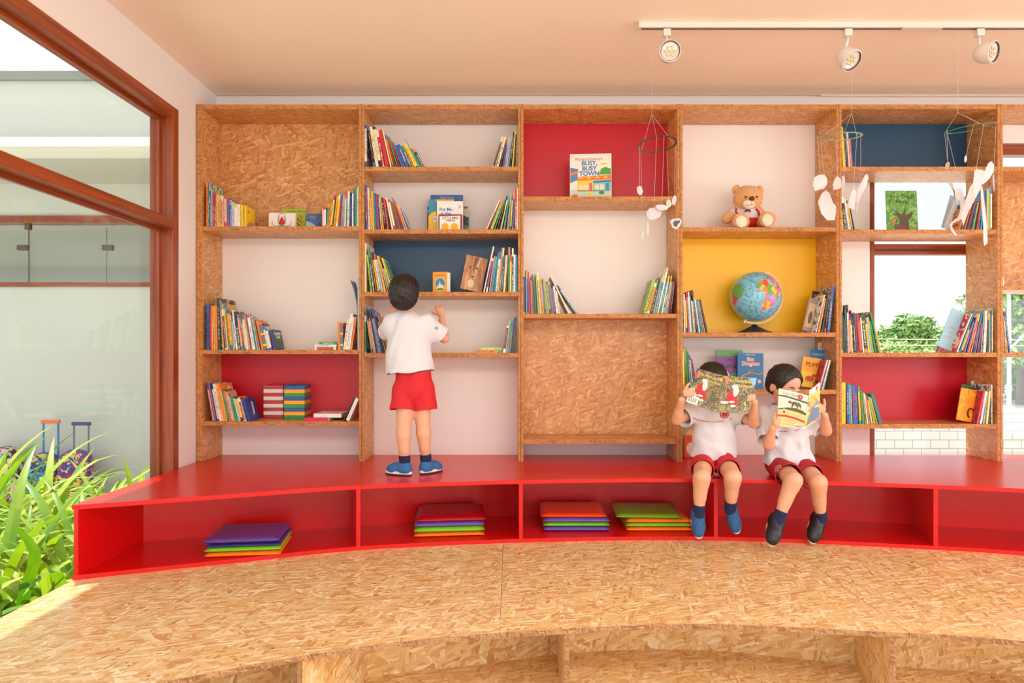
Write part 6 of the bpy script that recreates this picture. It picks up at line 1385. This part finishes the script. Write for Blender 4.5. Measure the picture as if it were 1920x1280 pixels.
for k in range(8): pshape(k2, f1, [(.69+.034*k, .025), (.69+.034*k, .085), (.706+.034*k, .085), (.706+.034*k, .025)], C('ink_black', 30, 30, 34), 'barcode_line', 0.0018)
pshape(k2, f2, [(.1, .05), (.95, .1), (.95, .4), (.5, .5), (.2, .3)], C('blue_art', 100, 120, 150), 'blue_art'); pshape(k2, f2, [(.15, .55), (.3, .9), (.7, .9), (.6, .6)], C('art_orange', 244, 178, 60), 'orange_art')
# ================================================================ globe
def globe():
    Y = 4.12; z0 = PZ(623)+0.0006; base = PW(1414.5, 600, Y); O = Vector((base[0], Y, z0)); root = empty('globe', O)
    tag(root, 'political globe on black foot standing before the yellow panel', 'globe')
    R = 46.5/F*Y; c = PW(1416.5, 556, Y)-np.array(O); tilt = math.radians(23.5)
    axis = V3(math.sin(tilt), 0, math.cos(tilt))
    # map: continents as latitude/longitude outlines raised a hair off the ball
    mb = MB().lathe([(R*math.sin(PI*k/48), -R*math.cos(PI*k/48)) for k in range(49)], 72)
    m, n, l, b = newmat('globe_ocean'); t = N(n, 'ShaderNodeTexCoord'); z = N(n, 'ShaderNodeTexNoise'); z.inputs['Scale'].default_value = 60; z.inputs['Detail'].default_value = 6; z.inputs['Distortion'].default_value = 0.5
    l.new(t.outputs['Object'], z.inputs['Vector']); cr = N(n, 'ShaderNodeValToRGB'); cr.color_ramp.elements[0].position = .42; cr.color_ramp.elements[0].color = RGB(84, 160, 196); cr.color_ramp.elements[1].position = .5; cr.color_ramp.elements[1].color = RGB(132, 198, 218)
    l.new(z.outputs['Fac'], cr.inputs[0]); l.new(cr.outputs[0], b.inputs['Base Color']); b.inputs['Roughness'].default_value = 0.25; b.inputs['Coat Weight'].default_value = 0.4
    ball = mb.build('ball', m, root, smooth=True); Rm = Matrix.Rotation(tilt, 3, 'Y'); ball.location = Vector(c); 
    ball.rotation_euler = Rm.to_euler()
    # longitude 15 E faces the room (-Y)
    def P(lat, lon, rr=1.003):
        a = math.radians(lon-8); la = math.radians(lat); return Vector((math.cos(la)*math.sin(a), -math.cos(la)*math.cos(a), math.sin(la)))*R*rr
    cols = [('gpink', (226, 110, 170)), ('gyellow', (240, 196, 60)), ('gorange', (230, 130, 70)), ('gred', (208, 84, 84)), ('ggreen', (96, 168, 90)), ('gpurple', (186, 120, 190))]
    land = dict(
     africa=[(35, -6), (37, 10), (33, 11), (31, 20), (31, 32), (22, 37), (12, 43), (11, 51), (2, 46), (-5, 39), (-15, 41), (-20, 35), (-26, 33), (-34, 26), (-35, 19), (-28, 16), (-17, 12), (-8, 13), (0, 9), (4, 9), (6, 3), (5, -4), (4, -8), (9, -14), (15, -17), (21, -17), (28, -13), (32, -9)],
     europe=[(36, -9), (43, -9), (44, -1), (49, -4), (53, 5), (58, 8), (62, 5), (70, 20), (70, 30), (66, 40), (68, 60), (50, 60), (42, 50), (41, 30), (38, 24), (41, 19), (45, 13), (38, 16), (44, 9), (41, 2), (37, -2)],
     asia=[(68, 60), (73, 80), (72, 110), (60, 140), (40, 125), (22, 113), (10, 106), (1, 103), (14, 98), (22, 90), (16, 81), (8, 77), (20, 72), (25, 62), (26, 56), (40, 50), (50, 60)],
     arabia=[(31, 34), (37, 38), (37, 45), (30, 49), (26, 51), (22, 59), (17, 54), (13, 45), (21, 39), (28, 35)],
     madagascar=[(-12, 49), (-16, 50), (-25, 47), (-24, 44), (-18, 44)],
     america=[(10, -62), (5, -52), (0, -50), (-5, -36), (-12, -38), (-23, -42), (-34, -54), (-50, -68), (-30, -71), (-5, -80), (5, -77)],
     greenland=[(60, -44), (70, -22), (80, -20), (82, -50), (76, -65), (68, -52)])
    rnd = random.Random(4)
    def inside(p, poly):
        x, y = p; c_ = False; j = len(poly)-1
        for i in range(len(poly)):
            (yi, xi), (yj, xj) = poly[i], poly[j]
            if (yi > y) != (yj > y) and x < (xj-xi)*(y-yi)/(yj-yi)+xi: c_ = not c_
            j = i
        return c_
    mb = MB(); mats = [mat('map_'+a, RGB(*b_), 0.3) for a, b_ in cols]; seeds = {}
    for nm, poly in land.items():
        la = [p[0] for p in poly]; lo = [p[1] for p in poly]; ns = {'africa': 46, 'asia': 24, 'europe': 34, 'arabia': 6}.get(nm, 3)
        sd = [(rnd.uniform(min(la), max(la)), rnd.uniform(min(lo), max(lo)), rnd.randrange(6)) for _ in range(ns)]
        st = 1.25
        a = min(la)
        while a < max(la):
            o_ = min(lo)
            while o_ < max(lo):
                if inside((o_+st/2, a+st/2), poly):
                    q = min(sd, key=lambda s_: (s_[0]-a)**2+(s_[1]-o_)**2+rnd.uniform(0, 3))[2]
                    i = len(mb.v); mb.v += [tuple(P(a, o_)), tuple(P(a, o_+st)), tuple(P(a+st, o_+st)), tuple(P(a+st, o_))]; mb.f.append((i, i+1, i+2, i+3)); mb.m.append(q)
                o_ += st
            a += st
    mb.build('continents', mats, ball)
    MB().tube([tuple(P(0, k*6, 1.002)) for k in range(60)], 0.0004, 4, closed=True).build('equator_line', mat('map_line', RGB(50, 90, 130), 0.5), ball)
    # clear meridian arm
    arm_m = mat('clear_plastic', RGB(236, 206, 150), 0.15); arm_m.node_tree.nodes['Principled BSDF'].inputs['Alpha'].default_value = 0.55
    mb = MB(); ring = []
    for k in range(25):
        a = -PI/2+PI*k/24; p = axis*math.sin(a)+V3(math.cos(tilt), 0, -math.sin(tilt))*math.cos(a); ring.append(p)
    V = []
    for p in ring:
        for (rr, yy) in ((1.03, -0.006), (1.12, -0.006), (1.12, 0.006), (1.03, 0.006)): V.append(c+p*R*rr+V3(0, yy, 0))
    Fq = [(4*i+k, 4*i+(k+1) % 4, 4*i+4+(k+1) % 4, 4*i+4+k) for i in range(24) for k in range(4)]+[(0, 3, 2, 1), (96, 97, 98, 99)]
    MB().add(V, Fq).build('meridian_arm', arm_m, root, bevel=0.001)
    pin = mat('black_plastic', RGB(26, 26, 28), 0.35)
    MB().tube([c-axis*R*1.16, c-axis*R*0.98], 0.005, 10).tube([c+axis*R*0.99, c+axis*R*1.13], 0.004, 10).build('axis_pin', mat('pin_white', RGB(226, 216, 196), 0.3), root)
    zc = (c-V3(0, 0, 1)*R*1.12)[2]
    MB().lathe([(0.104, 0.0), (0.104, 0.004), (0.07, 0.016), (0.034, 0.034), (0.018, 0.042), (0.014, 0.05), (0.013, zc+0.0)], 40).build('foot', pin, root, (0, 0, 0), smooth=True, angle=50)
globe()
# ================================================================ teddy bear
def bear():
    Y = 4.10; z0 = PZ(425.5); O = np.array([W(1404, 0, Y).x, Y, z0+0.001])
    k = Y/F; q = lambda x, y, dy=0.0: PW(x, y, Y+dy)-0
    fur = mat('teddy_fur', RGB(226, 166, 104), 0.95, bump=1.0, bscale=260, sheen=0.5); furl = mat('teddy_paw', RGB(240, 220, 196), 0.95, bump=0.5, bscale=300)
    s = SDF([q(1355, 350), q(1455, 430), q(1404, 400, 0.1), q(1404, 400, -0.1)], 0.04, 0.0028)
    s.ell(q(1402, 372, 0.02), (27*k, 0.075, 24*k), None, 0.015)                       # head
    s.ell(q(1404, 381, -0.045), (12.5*k, 0.035, 10.5*k), None, 0.012)                 # muzzle
    s.ell(q(1381, 356, 0.03), (9*k, 0.016, 9*k), None, 0.006); s.ell(q(1424, 356, 0.05), (8*k, 0.016, 8*k), None, 0.006)
    s.ell(q(1401, 405, 0.04), (24*k, 0.065, 24*k), None, 0.02)                        # body
    s.cone(q(1382, 396, 0.03), q(1363, 410, -0.02), 0.030, 0.030, 0.015); s.cone(q(1421, 396, 0.04), q(1432, 406, 0.02), 0.028, 0.026, 0.015)
    for (x, y) in ((1389, 414), (1438, 411)): s.cone(q(x*0.6+1404*0.4, 419, 0.03), q(x, y, -0.055), 0.036, 0.046, 0.015); s.ell(q(x, y, -0.085), (15*k, 0.022, 14.5*k), None, 0.008)
    s.ripple(0.0022, 300, 4); s.ripple(0.0022, 150, 5)
    zl = O[2]; s.F = np.maximum(s.F, (zl-s.ax[2])[None, None, :].astype(np.float32))
    b = s.mesh('teddy_bear', fur, None, O, 0); b.location = O; tag(b, 'honey coloured teddy bear in white and red clothes sitting above the yellow panel', 'soft toy')
    def pad(name, c, r, m, n=18, tilt=0.0):
        mb = MB().lathe([(math.sin(PI*i/8), -math.cos(PI*i/8)) for i in range(9)], n); mb.v = [(v[0]*r[0]+c[0]-O[0], v[1]*r[1]+c[1]-O[1], v[2]*r[2]+c[2]-O[2]) for v in mb.v]; return mb.build(name, m, b, smooth=True)
    pad('snout', q(1404, 382.5, -0.056), (11.5*k, 0.030, 9.5*k), furl); pad('nose', q(1410, 372, -0.084), (5.2*k, 0.012, 4.2*k), mat('bear_nose', RGB(84, 40, 30), 0.4))
    for x in (1398.5, 1419): pad('eye', q(x, 369, -0.050), (2*k, 0.006, 2*k), mat('bear_eye', RGB(20, 16, 16), 0.1))
    pad('paw_pad', q(1390, 415, -0.105), (10.5*k, 0.010, 11*k), furl); pad('paw_pad', q(1439, 412, -0.105), (10.5*k, 0.010, 11*k), furl)
    MB().tube([q(1409.5, 377, -0.0875)-O, q(1409.5, 384, -0.088)-O], 0.0012, 5).tube([q(1400, 382, -0.083)-O, q(1404, 385.5, -0.0865)-O, q(1409.5, 384, -0.088)-O, q(1414, 383, -0.083)-O], 0.0012, 5).build('mouth', mat('bear_nose', RGB(84, 40, 30)), b)
    c_ = SDF([q(1375, 388), q(1430, 425), q(1400, 400, 0.12), q(1400, 400, -0.08)], 0.02, 0.003)
    c_.ell(q(1401, 405, 0.036), (26*k, 0.070, 25*k), None, 0.01, clip=[(q(1401, 392, 0), UP), (q(1401, 411, 0), -UP)]); c_.cone(q(1384, 397, 0.03), q(1375, 402, 0.01), 0.033, 0.035, 0.01)
    c_.mesh('shirt', M_TEE, b, O, 1)
    c_ = SDF([q(1375, 405), q(1430, 430), q(1400, 400, 0.12), q(1400, 400, -0.08)], 0.02, 0.003)
    c_.ell(q(1402, 408, 0.034), (26.5*k, 0.072, 24*k), None, 0.01, clip=[(q(1401, 409.5, 0), UP)]); c_.F = np.maximum(c_.F, (zl+0.001-c_.ax[2])[None, None, :].astype(np.float32)); c_.mesh('shorts', M_SHORTR, b, O, 1)
    for pts in ([(1381, 390), (1380, 397), (1384, 403)], [(1418, 391), (1423, 397), (1424, 405)]):
        MB().tube([q(x, y, -0.030)-O for x, y in pts], [0.006, 0.007, 0.006], 8).build('red_strap', M_SHORTR, b, smooth=True)
    for dx in (-4, 0, 4): pad('print', q(1402+dx, 395.5-(1.5 if dx == 0 else 0), -0.0365), (2.0*k, 0.0035, 2.2*k), mat('print_maroon', RGB(130, 50, 40), 0.7))
bear()
# ================================================================ floor cushions
CC = dict(violet=(96, 62, 140), indigo=(48, 44, 124), lime=(124, 196, 36), orange=(244, 122, 20), crimson=(176, 14, 30), redorange=(232, 70, 22), lavender=(104, 84, 176), leaf=(112, 160, 36))
def cushion(col, x, y, z, w_, d, h, rz, label, grp):
    m = mat('vinyl_'+col, RGB(*CC[col]), 0.32, coat=0.15, bump=0.35, bscale=16)
    n = 14; V = []; Fq = []; rnd = random.Random(label); ph = [rnd.uniform(0, 6) for _ in range(6)]
    for side in (1, -1):
        for i in range(n+1):
            for j in range(n+1):
                u, v = 2*i/n-1, 2*j/n-1; e = max(abs(u), abs(v)); th = h*0.5*(1-max(0, (e-0.86)/0.14)**2.2*0.92)
                wr = 0.0018*math.sin(9*u+ph[0]+3*v)*math.sin(7*v+ph[1])*(1-e) + (0.0012*math.sin(26*(u if abs(v) > abs(u) else v)+ph[2]) if 0.8 < e < 1 else 0)
                cr = 1-0.012*(1-abs(u))*(abs(v) > .9)-0.012*(1-abs(v))*(abs(u) > .9)
                V.append((u*w_/2*cr, v*d/2*cr, h*0.5+side*(th+(wr if side > 0 else 0))))
    N1 = (n+1)**2; ix = lambda i, j, s: s*N1+i*(n+1)+j
    for i in range(n):
        for j in range(n):
            Fq.append((ix(i, j, 0), ix(i+1, j, 0), ix(i+1, j+1, 0), ix(i, j+1, 0))); Fq.append((ix(i, j, 1), ix(i, j+1, 1), ix(i+1, j+1, 1), ix(i+1, j, 1)))
    for k in range(n):
        for (a, b) in (((k, 0), (k+1, 0)), ((n, k), (n, k+1)), ((k+1, n), (k, n)), ((0, k+1), (0, k))):
            Fq.append((ix(*b, 0), ix(*a, 0), ix(*a, 1), ix(*b, 1)))
    me_ = MB().add(V, Fq); o = me_.build('floor_cushion', m, None, (x, y, z), smooth=True); o.rotation_euler = (0, 0, rz); tag(o, label, 'cushion', grp); return o
def stack(xl, xr, yb, cols, name, rz, hs, dep=0.34, jit=(0, 0, 0, 0)):
    z = ZS+0.0195; Y = (EYE-z)*F/(yb-CY); a = W(xl, yb, Y).x; b = W(xr, yb, Y).x; w_ = b-a; words = ['topmost', 'second from top', 'third from top', 'bottom']
    for i, (c, h) in enumerate(zip(cols[::-1], hs[::-1])):
        k = len(cols)-1-i; cushion(c, (a+b)/2+jit[k], Y+dep/2*math.cos(rz)+0.01, z, w_, dep, h, rz+jit[k]*1.2, '%s cushion, %s in the stack %s' % (c.replace('redorange', 'red orange').replace('leaf', 'olive green'), words[k], name), 'cushions stacked '+name); z += h+0.0008
stack(376, 514, 1046, ['violet', 'indigo', 'lime', 'orange'], 'in the leftmost bench cubby', 0.13, [0.026, 0.014, 0.022, 0.022], 0.30, (-.006, 0, 0.0, 0))
stack(770, 902, 1008, ['crimson', 'lavender', 'lime', 'orange'], 'below the standing boy', 0.10, [0.026, 0.024, 0.028, 0.020], 0.34, (.01, .0, .0, 0))
stack(1019, 1144, 998, ['redorange', 'lavender', 'lime', 'lavender'], 'left of the olive topped stack', 0.0, [0.022, 0.024, 0.020, 0.024], 0.32, (-.012, 0, 0, 0))
stack(1176, 1300, 998, ['leaf', 'orange', 'lime', 'orange'], 'beside the left boy\'s foot', 0.0, [0.022, 0.022, 0.020, 0.022], 0.32, (-.045, 0, 0, 0))
# ================================================================ ceiling track with spotlights
TRY = 3.33; M_TW = mat('white_metal', RGB(226, 218, 210), 0.4)
za = ZC; xa = W(1199, 50, TRY).x
tr = empty('lighting_track', ((xa+4.2)/2, TRY, za)); tag(tr, 'long white track fixed along the ceiling', 'lighting track')
pb(tr, 'rail', M_TW, MB().box(xa, 4.2, TRY-0.018, TRY+0.018, za-0.030, za-0.0005), bevel=0.002)
pb(tr, 'slot', mat('slot_dark', RGB(110, 96, 88), 0.7), MB().box(xa+0.01, 4.19, TRY-0.007, TRY+0.007, za-0.0315, za-0.0302))
pb(tr, 'end_cap', M_TW, MB().box(xa-0.006, xa, TRY-0.019, TRY+0.019, za-0.031, za-0.0005), bevel=0.001)
cx0 = W(1689, 50, TRY).x; cx1 = W(1765, 50, TRY).x
pb(tr, 'joint_cover', M_TW, MB().box(cx0, cx1, TRY-0.020, TRY+0.020, za-0.034, za-0.0312), bevel=0.001)
def spot(xp, hx, hy, d, label):
    p = W(xp, 60, TRY); root = empty('track_spotlight', (p.x, TRY, za-0.0345)); tag(root, label, 'spotlight', 'white spotlights on the ceiling track')
    O = V3(p.x, TRY, za-0.0345); hc = PW(hx, hy, TRY-0.03)-O; d = nrm(d)
    MB().box(-0.018, 0.018, -0.016, 0.016, -0.034, 0.0).build('adapter', M_TW, root, bevel=0.003)
    piv = hc-d*0.028; top = V3(0, 0, -0.034)
    MB().tube([top, top+V3(0, 0, -0.02), piv], [0.007, 0.007, 0.006], 10).build('stem', M_TW, root, smooth=True)
    Mr = Vector(d).to_track_quat('Z', 'Y').to_matrix()
    MB().lathe([(0.004, -0.050), (0.024, -0.046), (0.040, -0.030), (0.049, -0.004), (0.051, 0.022), (0.051, 0.040), (0.047, 0.041), (0.045, 0.030)], 36, tuple(hc), M=Mr, cap=False).build('lamp_head', M_TW, root, smooth=True, angle=60)
    MB().lathe([(0.001, 0.024), (0.041, 0.026), (0.0455, 0.030), (0.044, 0.034), (0.036, 0.031), (0.001, 0.029)], 36, tuple(hc), M=Mr).build('lens', mat('lamp_lens', RGB(222, 216, 210), 0.12, spec=0.8), root, smooth=True)
    MB().lathe([(0.0455, 0.0300), (0.0470, 0.0415), (0.0455, 0.0415), (0.044, 0.033)], 36, tuple(hc), M=Mr, cap=False).build('lens_ring', mat('ring_dark', RGB(70, 62, 58), 0.5), root, smooth=True)
    mb = MB()
    for k in range(6): mb.lathe([(0.0005, 0.031), (0.007, 0.032), (0.006, 0.036), (0.0005, 0.037)], 12, tuple(hc+np.array(Mr @ Vector((0.02*math.cos(k*PI/3), 0.02*math.sin(k*PI/3), 0)))), M=Mr)
    mb.lathe([(0.0005, 0.031), (0.007, 0.032), (0.006, 0.036), (0.0005, 0.037)], 12, tuple(hc), M=Mr)
    mb.build('led', mat('led_yellowish', RGB(230, 214, 160), 0.2), root, smooth=True)
spot(1250, 1254, 100, (-0.05, -1, -0.12), 'white spotlight facing the room, leftmost on the ceiling track')
spot(1589, 1588, 108, (0.30, -0.62, -0.62), 'white spotlight aimed down, middle of the ceiling track')
spot(1836, 1847, 99, (0.50, -0.80, -0.25), 'white spotlight turned right, rightmost on the ceiling track')
# ================================================================ paper mobiles
M_TH = mat('nylon_thread', RGB(206, 206, 206), 0.4); M_PAPER = mat('mobile_paper', RGB(214, 206, 208), 0.7); M_SILV = mat('silver_paper', RGB(176, 158, 140), 0.35, metal=0.4)
def mobile(cxp, cyp, rpx, Y, aspect, rotz, ringm, label, papers, hang, ringr=0.0035):
    c = PW(cxp, cyp, Y); root = empty('paper_mobile', (c[0], Y, ZC-0.002)); O = V3(c[0], Y, ZC-0.002); tag(root, label, 'mobile', 'mobiles hanging from the ceiling'); R = rpx/F*Y
    tilt = math.asin(min(1, aspect))-abs(math.atan((c[2]-EYE)/Y)) if False else 0
    pts = []
    view = math.atan((c[2]-EYE)/Y); th = math.asin(min(1, aspect))-view; th = max(-0.6, min(0.9, th))
    for k in range(48):
        a = 2*PI*k/48; p = V3(R*math.cos(a), R*math.sin(a)*math.cos(th), -R*math.sin(a)*math.sin(th)); cz, sz = math.cos(rotz), math.sin(rotz)
        p = V3(p[0]*cz-p[2]*sz, p[1], p[0]*sz+p[2]*cz); pts.append(c+p)
    # flat ring of clear plastic
    V = []
    for p in pts:
        rd = (p-c)/R
        for (q, z_) in ((1.0, -0.0012), (1.0, 0.0012), (0.88, 0.0012), (0.88, -0.0012)): V.append(c+rd*R*q+V3(0, 0, z_)-O)
    Fq = [(4*i+k, 4*i+(k+1) % 4, (4*((i+1) % 48))+(k+1) % 4, (4*((i+1) % 48))+k) for i in range(48) for k in range(4)]
    MB().add(V, Fq).build('ring', ringm, root, smooth=False)
    mb = MB(); knot = PW(*hang, Y)
    for k in (2, 18, 34): mb.tube([pts[k]-O, knot-O], 0.0006, 4)
    mb.tube([knot-O, V3(knot[0], Y, ZC-0.002)-O], 0.0006, 4)
    mb.build('thread', M_TH, root)
    for (nm, outline, m, anchor, dy, bend) in papers:
        pz = [PW(x, y, Y+dy) for x, y in outline]; cxm = sum(p[0] for p in pz)/len(pz); zz = [p[2] for p in pz]; wd_ = max(abs(p[0]-cxm) for p in pz)+1e-6
        # triangulated sheet with slight curl and real thickness
        P3 = [p+V3(0, bend*((p[0]-cxm)/wd_)**2*0.02+bend*0.01*math.sin(40*(p[2]-zz[0])), 0)-O for p in pz]
        o = MB().add(P3, [tuple(range(len(P3)))]).build(nm, m, root); o.modifiers.new('t', 'SOLIDIFY').thickness = 0.0006
        if anchor is not None:
            a = PW(anchor[0], anchor[1], Y+dy); top = min(pts, key=lambda p: abs(p[0]-a[0])+0.2*abs(p[1]-(Y+dy)))
            MB().tube([V3(a[0], Y+dy, a[2])-O, V3(a[0], top[1], top[2])-O], 0.0006, 4).build('thread', M_TH, root)
    return root
def clearplastic(name, col):
    m = mat(name, RGB(*col), 0.12, spec=0.9); m.node_tree.nodes['Principled BSDF'].inputs['Alpha'].default_value = 0.75; return m
mobile(1233, 271, 36.5, 3.5, 0.42, 0.06, mat('dark_iridescent', RGB(70, 92, 84), 0.15, metal=0.7), 'dark ringed paper mobile hanging before the red top panel', [
  ('paper_cutout', [(1194, 351), (1199, 348), (1203, 350), (1206, 359), (1203, 365), (1199, 366), (1195, 361)], M_PAPER, (1199, 350), 0.0, 0.4),
  ('paper_cutout', [(1212, 398), (1218, 390), (1230, 388), (1240, 392), (1242, 397), (1238, 406), (1228, 412), (1220, 413), (1214, 407)], M_PAPER, (1226, 390), -0.03, 0.6),
  ('paper_cutout', [(1229, 385), (1236, 383), (1246, 384), (1254, 388), (1251, 393), (1241, 395), (1233, 392)], M_PAPER, (1241, 385), -0.05, 0.3),
  ('paper_cutout', [(1249, 378), (1253, 373), (1258, 376), (1260, 383), (1256, 389), (1250, 388)], mat('printed_paper', RGB(200, 200, 198), 0.6), (1255, 376), 0.02, 0.2),
  ('paper_cutout', [(1261, 372), (1264, 366), (1269, 367), (1268, 377), (1265, 386), (1260, 383)], M_PAPER, (1265, 368), 0.04, 0.4),
  ('paper_cutout', [(1256, 414), (1262, 410), (1274, 409), (1279, 414), (1275, 424), (1268, 430), (1261, 427)], M_PAPER, (1268, 411), 0.03, 0.2),
  ('printed_figure', [(1262, 417), (1266, 413), (1270, 414), (1274, 412), (1276, 416), (1271, 420), (1269, 425), (1264, 424)], mat('ink_figure', RGB(80, 90, 100), 0.6), None, 0.027, 0.2),
  ('paper_cutout', [(1214, 410), (1216, 409), (1216, 440), (1214, 440)], mat('silver_leaf', RGB(206, 220, 222), 0.3), None, 0.01, 0.1),
  ('paper_cutout', [(1203, 434), (1205, 431), (1207, 436), (1205, 450), (1203, 446)], mat('silver_leaf', RGB(206, 220, 222), 0.3), (1205, 432), 0.02, 0.3)], (1222, 214))
G_ = clearplastic('green_clear_plastic', (120, 200, 170)); G2 = clearplastic('green_glass_plastic', (70, 150, 120))
mobile(1574.5, 256, 39, 3.45, 0.20, 0.0, G_, 'pale green ringed paper mobile hanging before the upright left of the window', [
  ('paper_cutout', [(1525, 345), (1528, 332), (1536, 327), (1547, 327), (1553, 334), (1552, 345), (1544, 354), (1528, 358)], M_PAPER, (1538, 330), -0.04, 0.4),
  ('paper_cutout', [(1535, 378), (1542, 362), (1549, 356), (1556, 362), (1562, 380), (1568, 386), (1568, 398), (1566, 412), (1552, 413), (1540, 400)], M_PAPER, (1549, 359), 0.02, 0.5),
  ('paper_cutout', [(1562, 346), (1566, 334), (1571, 329), (1578, 336), (1579, 350), (1572, 355), (1563, 356)], M_PAPER, (1571, 331), 0.08, 0.3),
  ('paper_cutout', [(1580, 330), (1583, 328), (1585, 340), (1583, 360), (1579, 365)], M_PAPER, (1583, 330), 0.10, 0.3),
  ('paper_cutout', [(1590, 385), (1596, 360), (1600, 354), (1606, 358), (1607, 366), (1601, 393), (1592, 389)], M_PAPER, (1600, 357), -0.06, 0.4),
  ('paper_cutout', [(1605, 374), (1610, 354), (1620, 330), (1626, 326), (1629, 332), (1626, 348), (1615, 366), (1608, 384)], M_PAPER, (1614, 345), 0.0, 0.5),
  ('paper_strip', [(1605, 398), (1608, 382), (1609.5, 382), (1607, 399)], M_PAPER, None, 0.0, 0.2)], (1597, 213))
mobile(1819, 240.5, 42, 3.35, 0.22, 0.12, G2, 'green ringed mobile with a large paper animal hanging before the window bookcase', [
  ('paper_animal', [(1808, 423), (1806, 400), (1811, 376), (1820, 352), (1826, 342), (1826, 320), (1830, 318), (1840, 319), (1845, 321), (1854, 305), (1862, 301), (1866, 309), (1864, 322), (1858, 333), (1850, 341), (1842, 346), (1838, 356), (1828, 372), (1818, 394), (1812, 414)], M_PAPER, (1829, 324), -0.05, 0.6),
  ('paper_leg', [(1839, 350), (1842, 349), (1845, 370), (1849, 400), (1852, 430), (1853, 455), (1846, 461), (1844, 450), (1843, 420), (1840, 380)], M_PAPER, None, -0.045, 0.2),
  ('paper_tail', [(1791, 362), (1793, 354), (1800, 352), (1807, 355), (1808, 372), (1812, 386), (1812, 400), (1806, 410), (1796, 415), (1788, 418), (1786, 424), (1788, 432), (1794, 443), (1788, 440), (1783, 430), (1783, 420), (1788, 414), (1798, 406), (1801, 392), (1798, 378), (1792, 370)], mat('drawn_paper', RGB(214, 208, 206), 0.6), (1801, 354), 0.0, 0.6),
  ('silver_leaf', [(1773, 308), (1777, 303), (1781, 304), (1782, 309), (1778, 314), (1775, 319), (1773, 314)], M_SILV, (1777, 304), -0.02, 0.2),
  ('silver_leaf', [(1777, 334), (1780, 328), (1783, 331), (1784, 340), (1790, 356), (1793, 384), (1791, 382), (1788, 360), (1782, 350), (1778, 341)], M_SILV, (1780, 330), 0.03, 0.2),
  ('paper_bead', [(1809, 293), (1811, 291), (1813, 293), (1813, 301), (1810, 305), (1808, 302)], M_PAPER, (1811, 292), -0.04, 0.1),
  ('paper_strip', [(1862, 328), (1864, 326), (1865, 345), (1866, 356), (1864, 360), (1862, 345)], M_PAPER, (1863, 327), 0.03, 0.3)], (1796, 211))
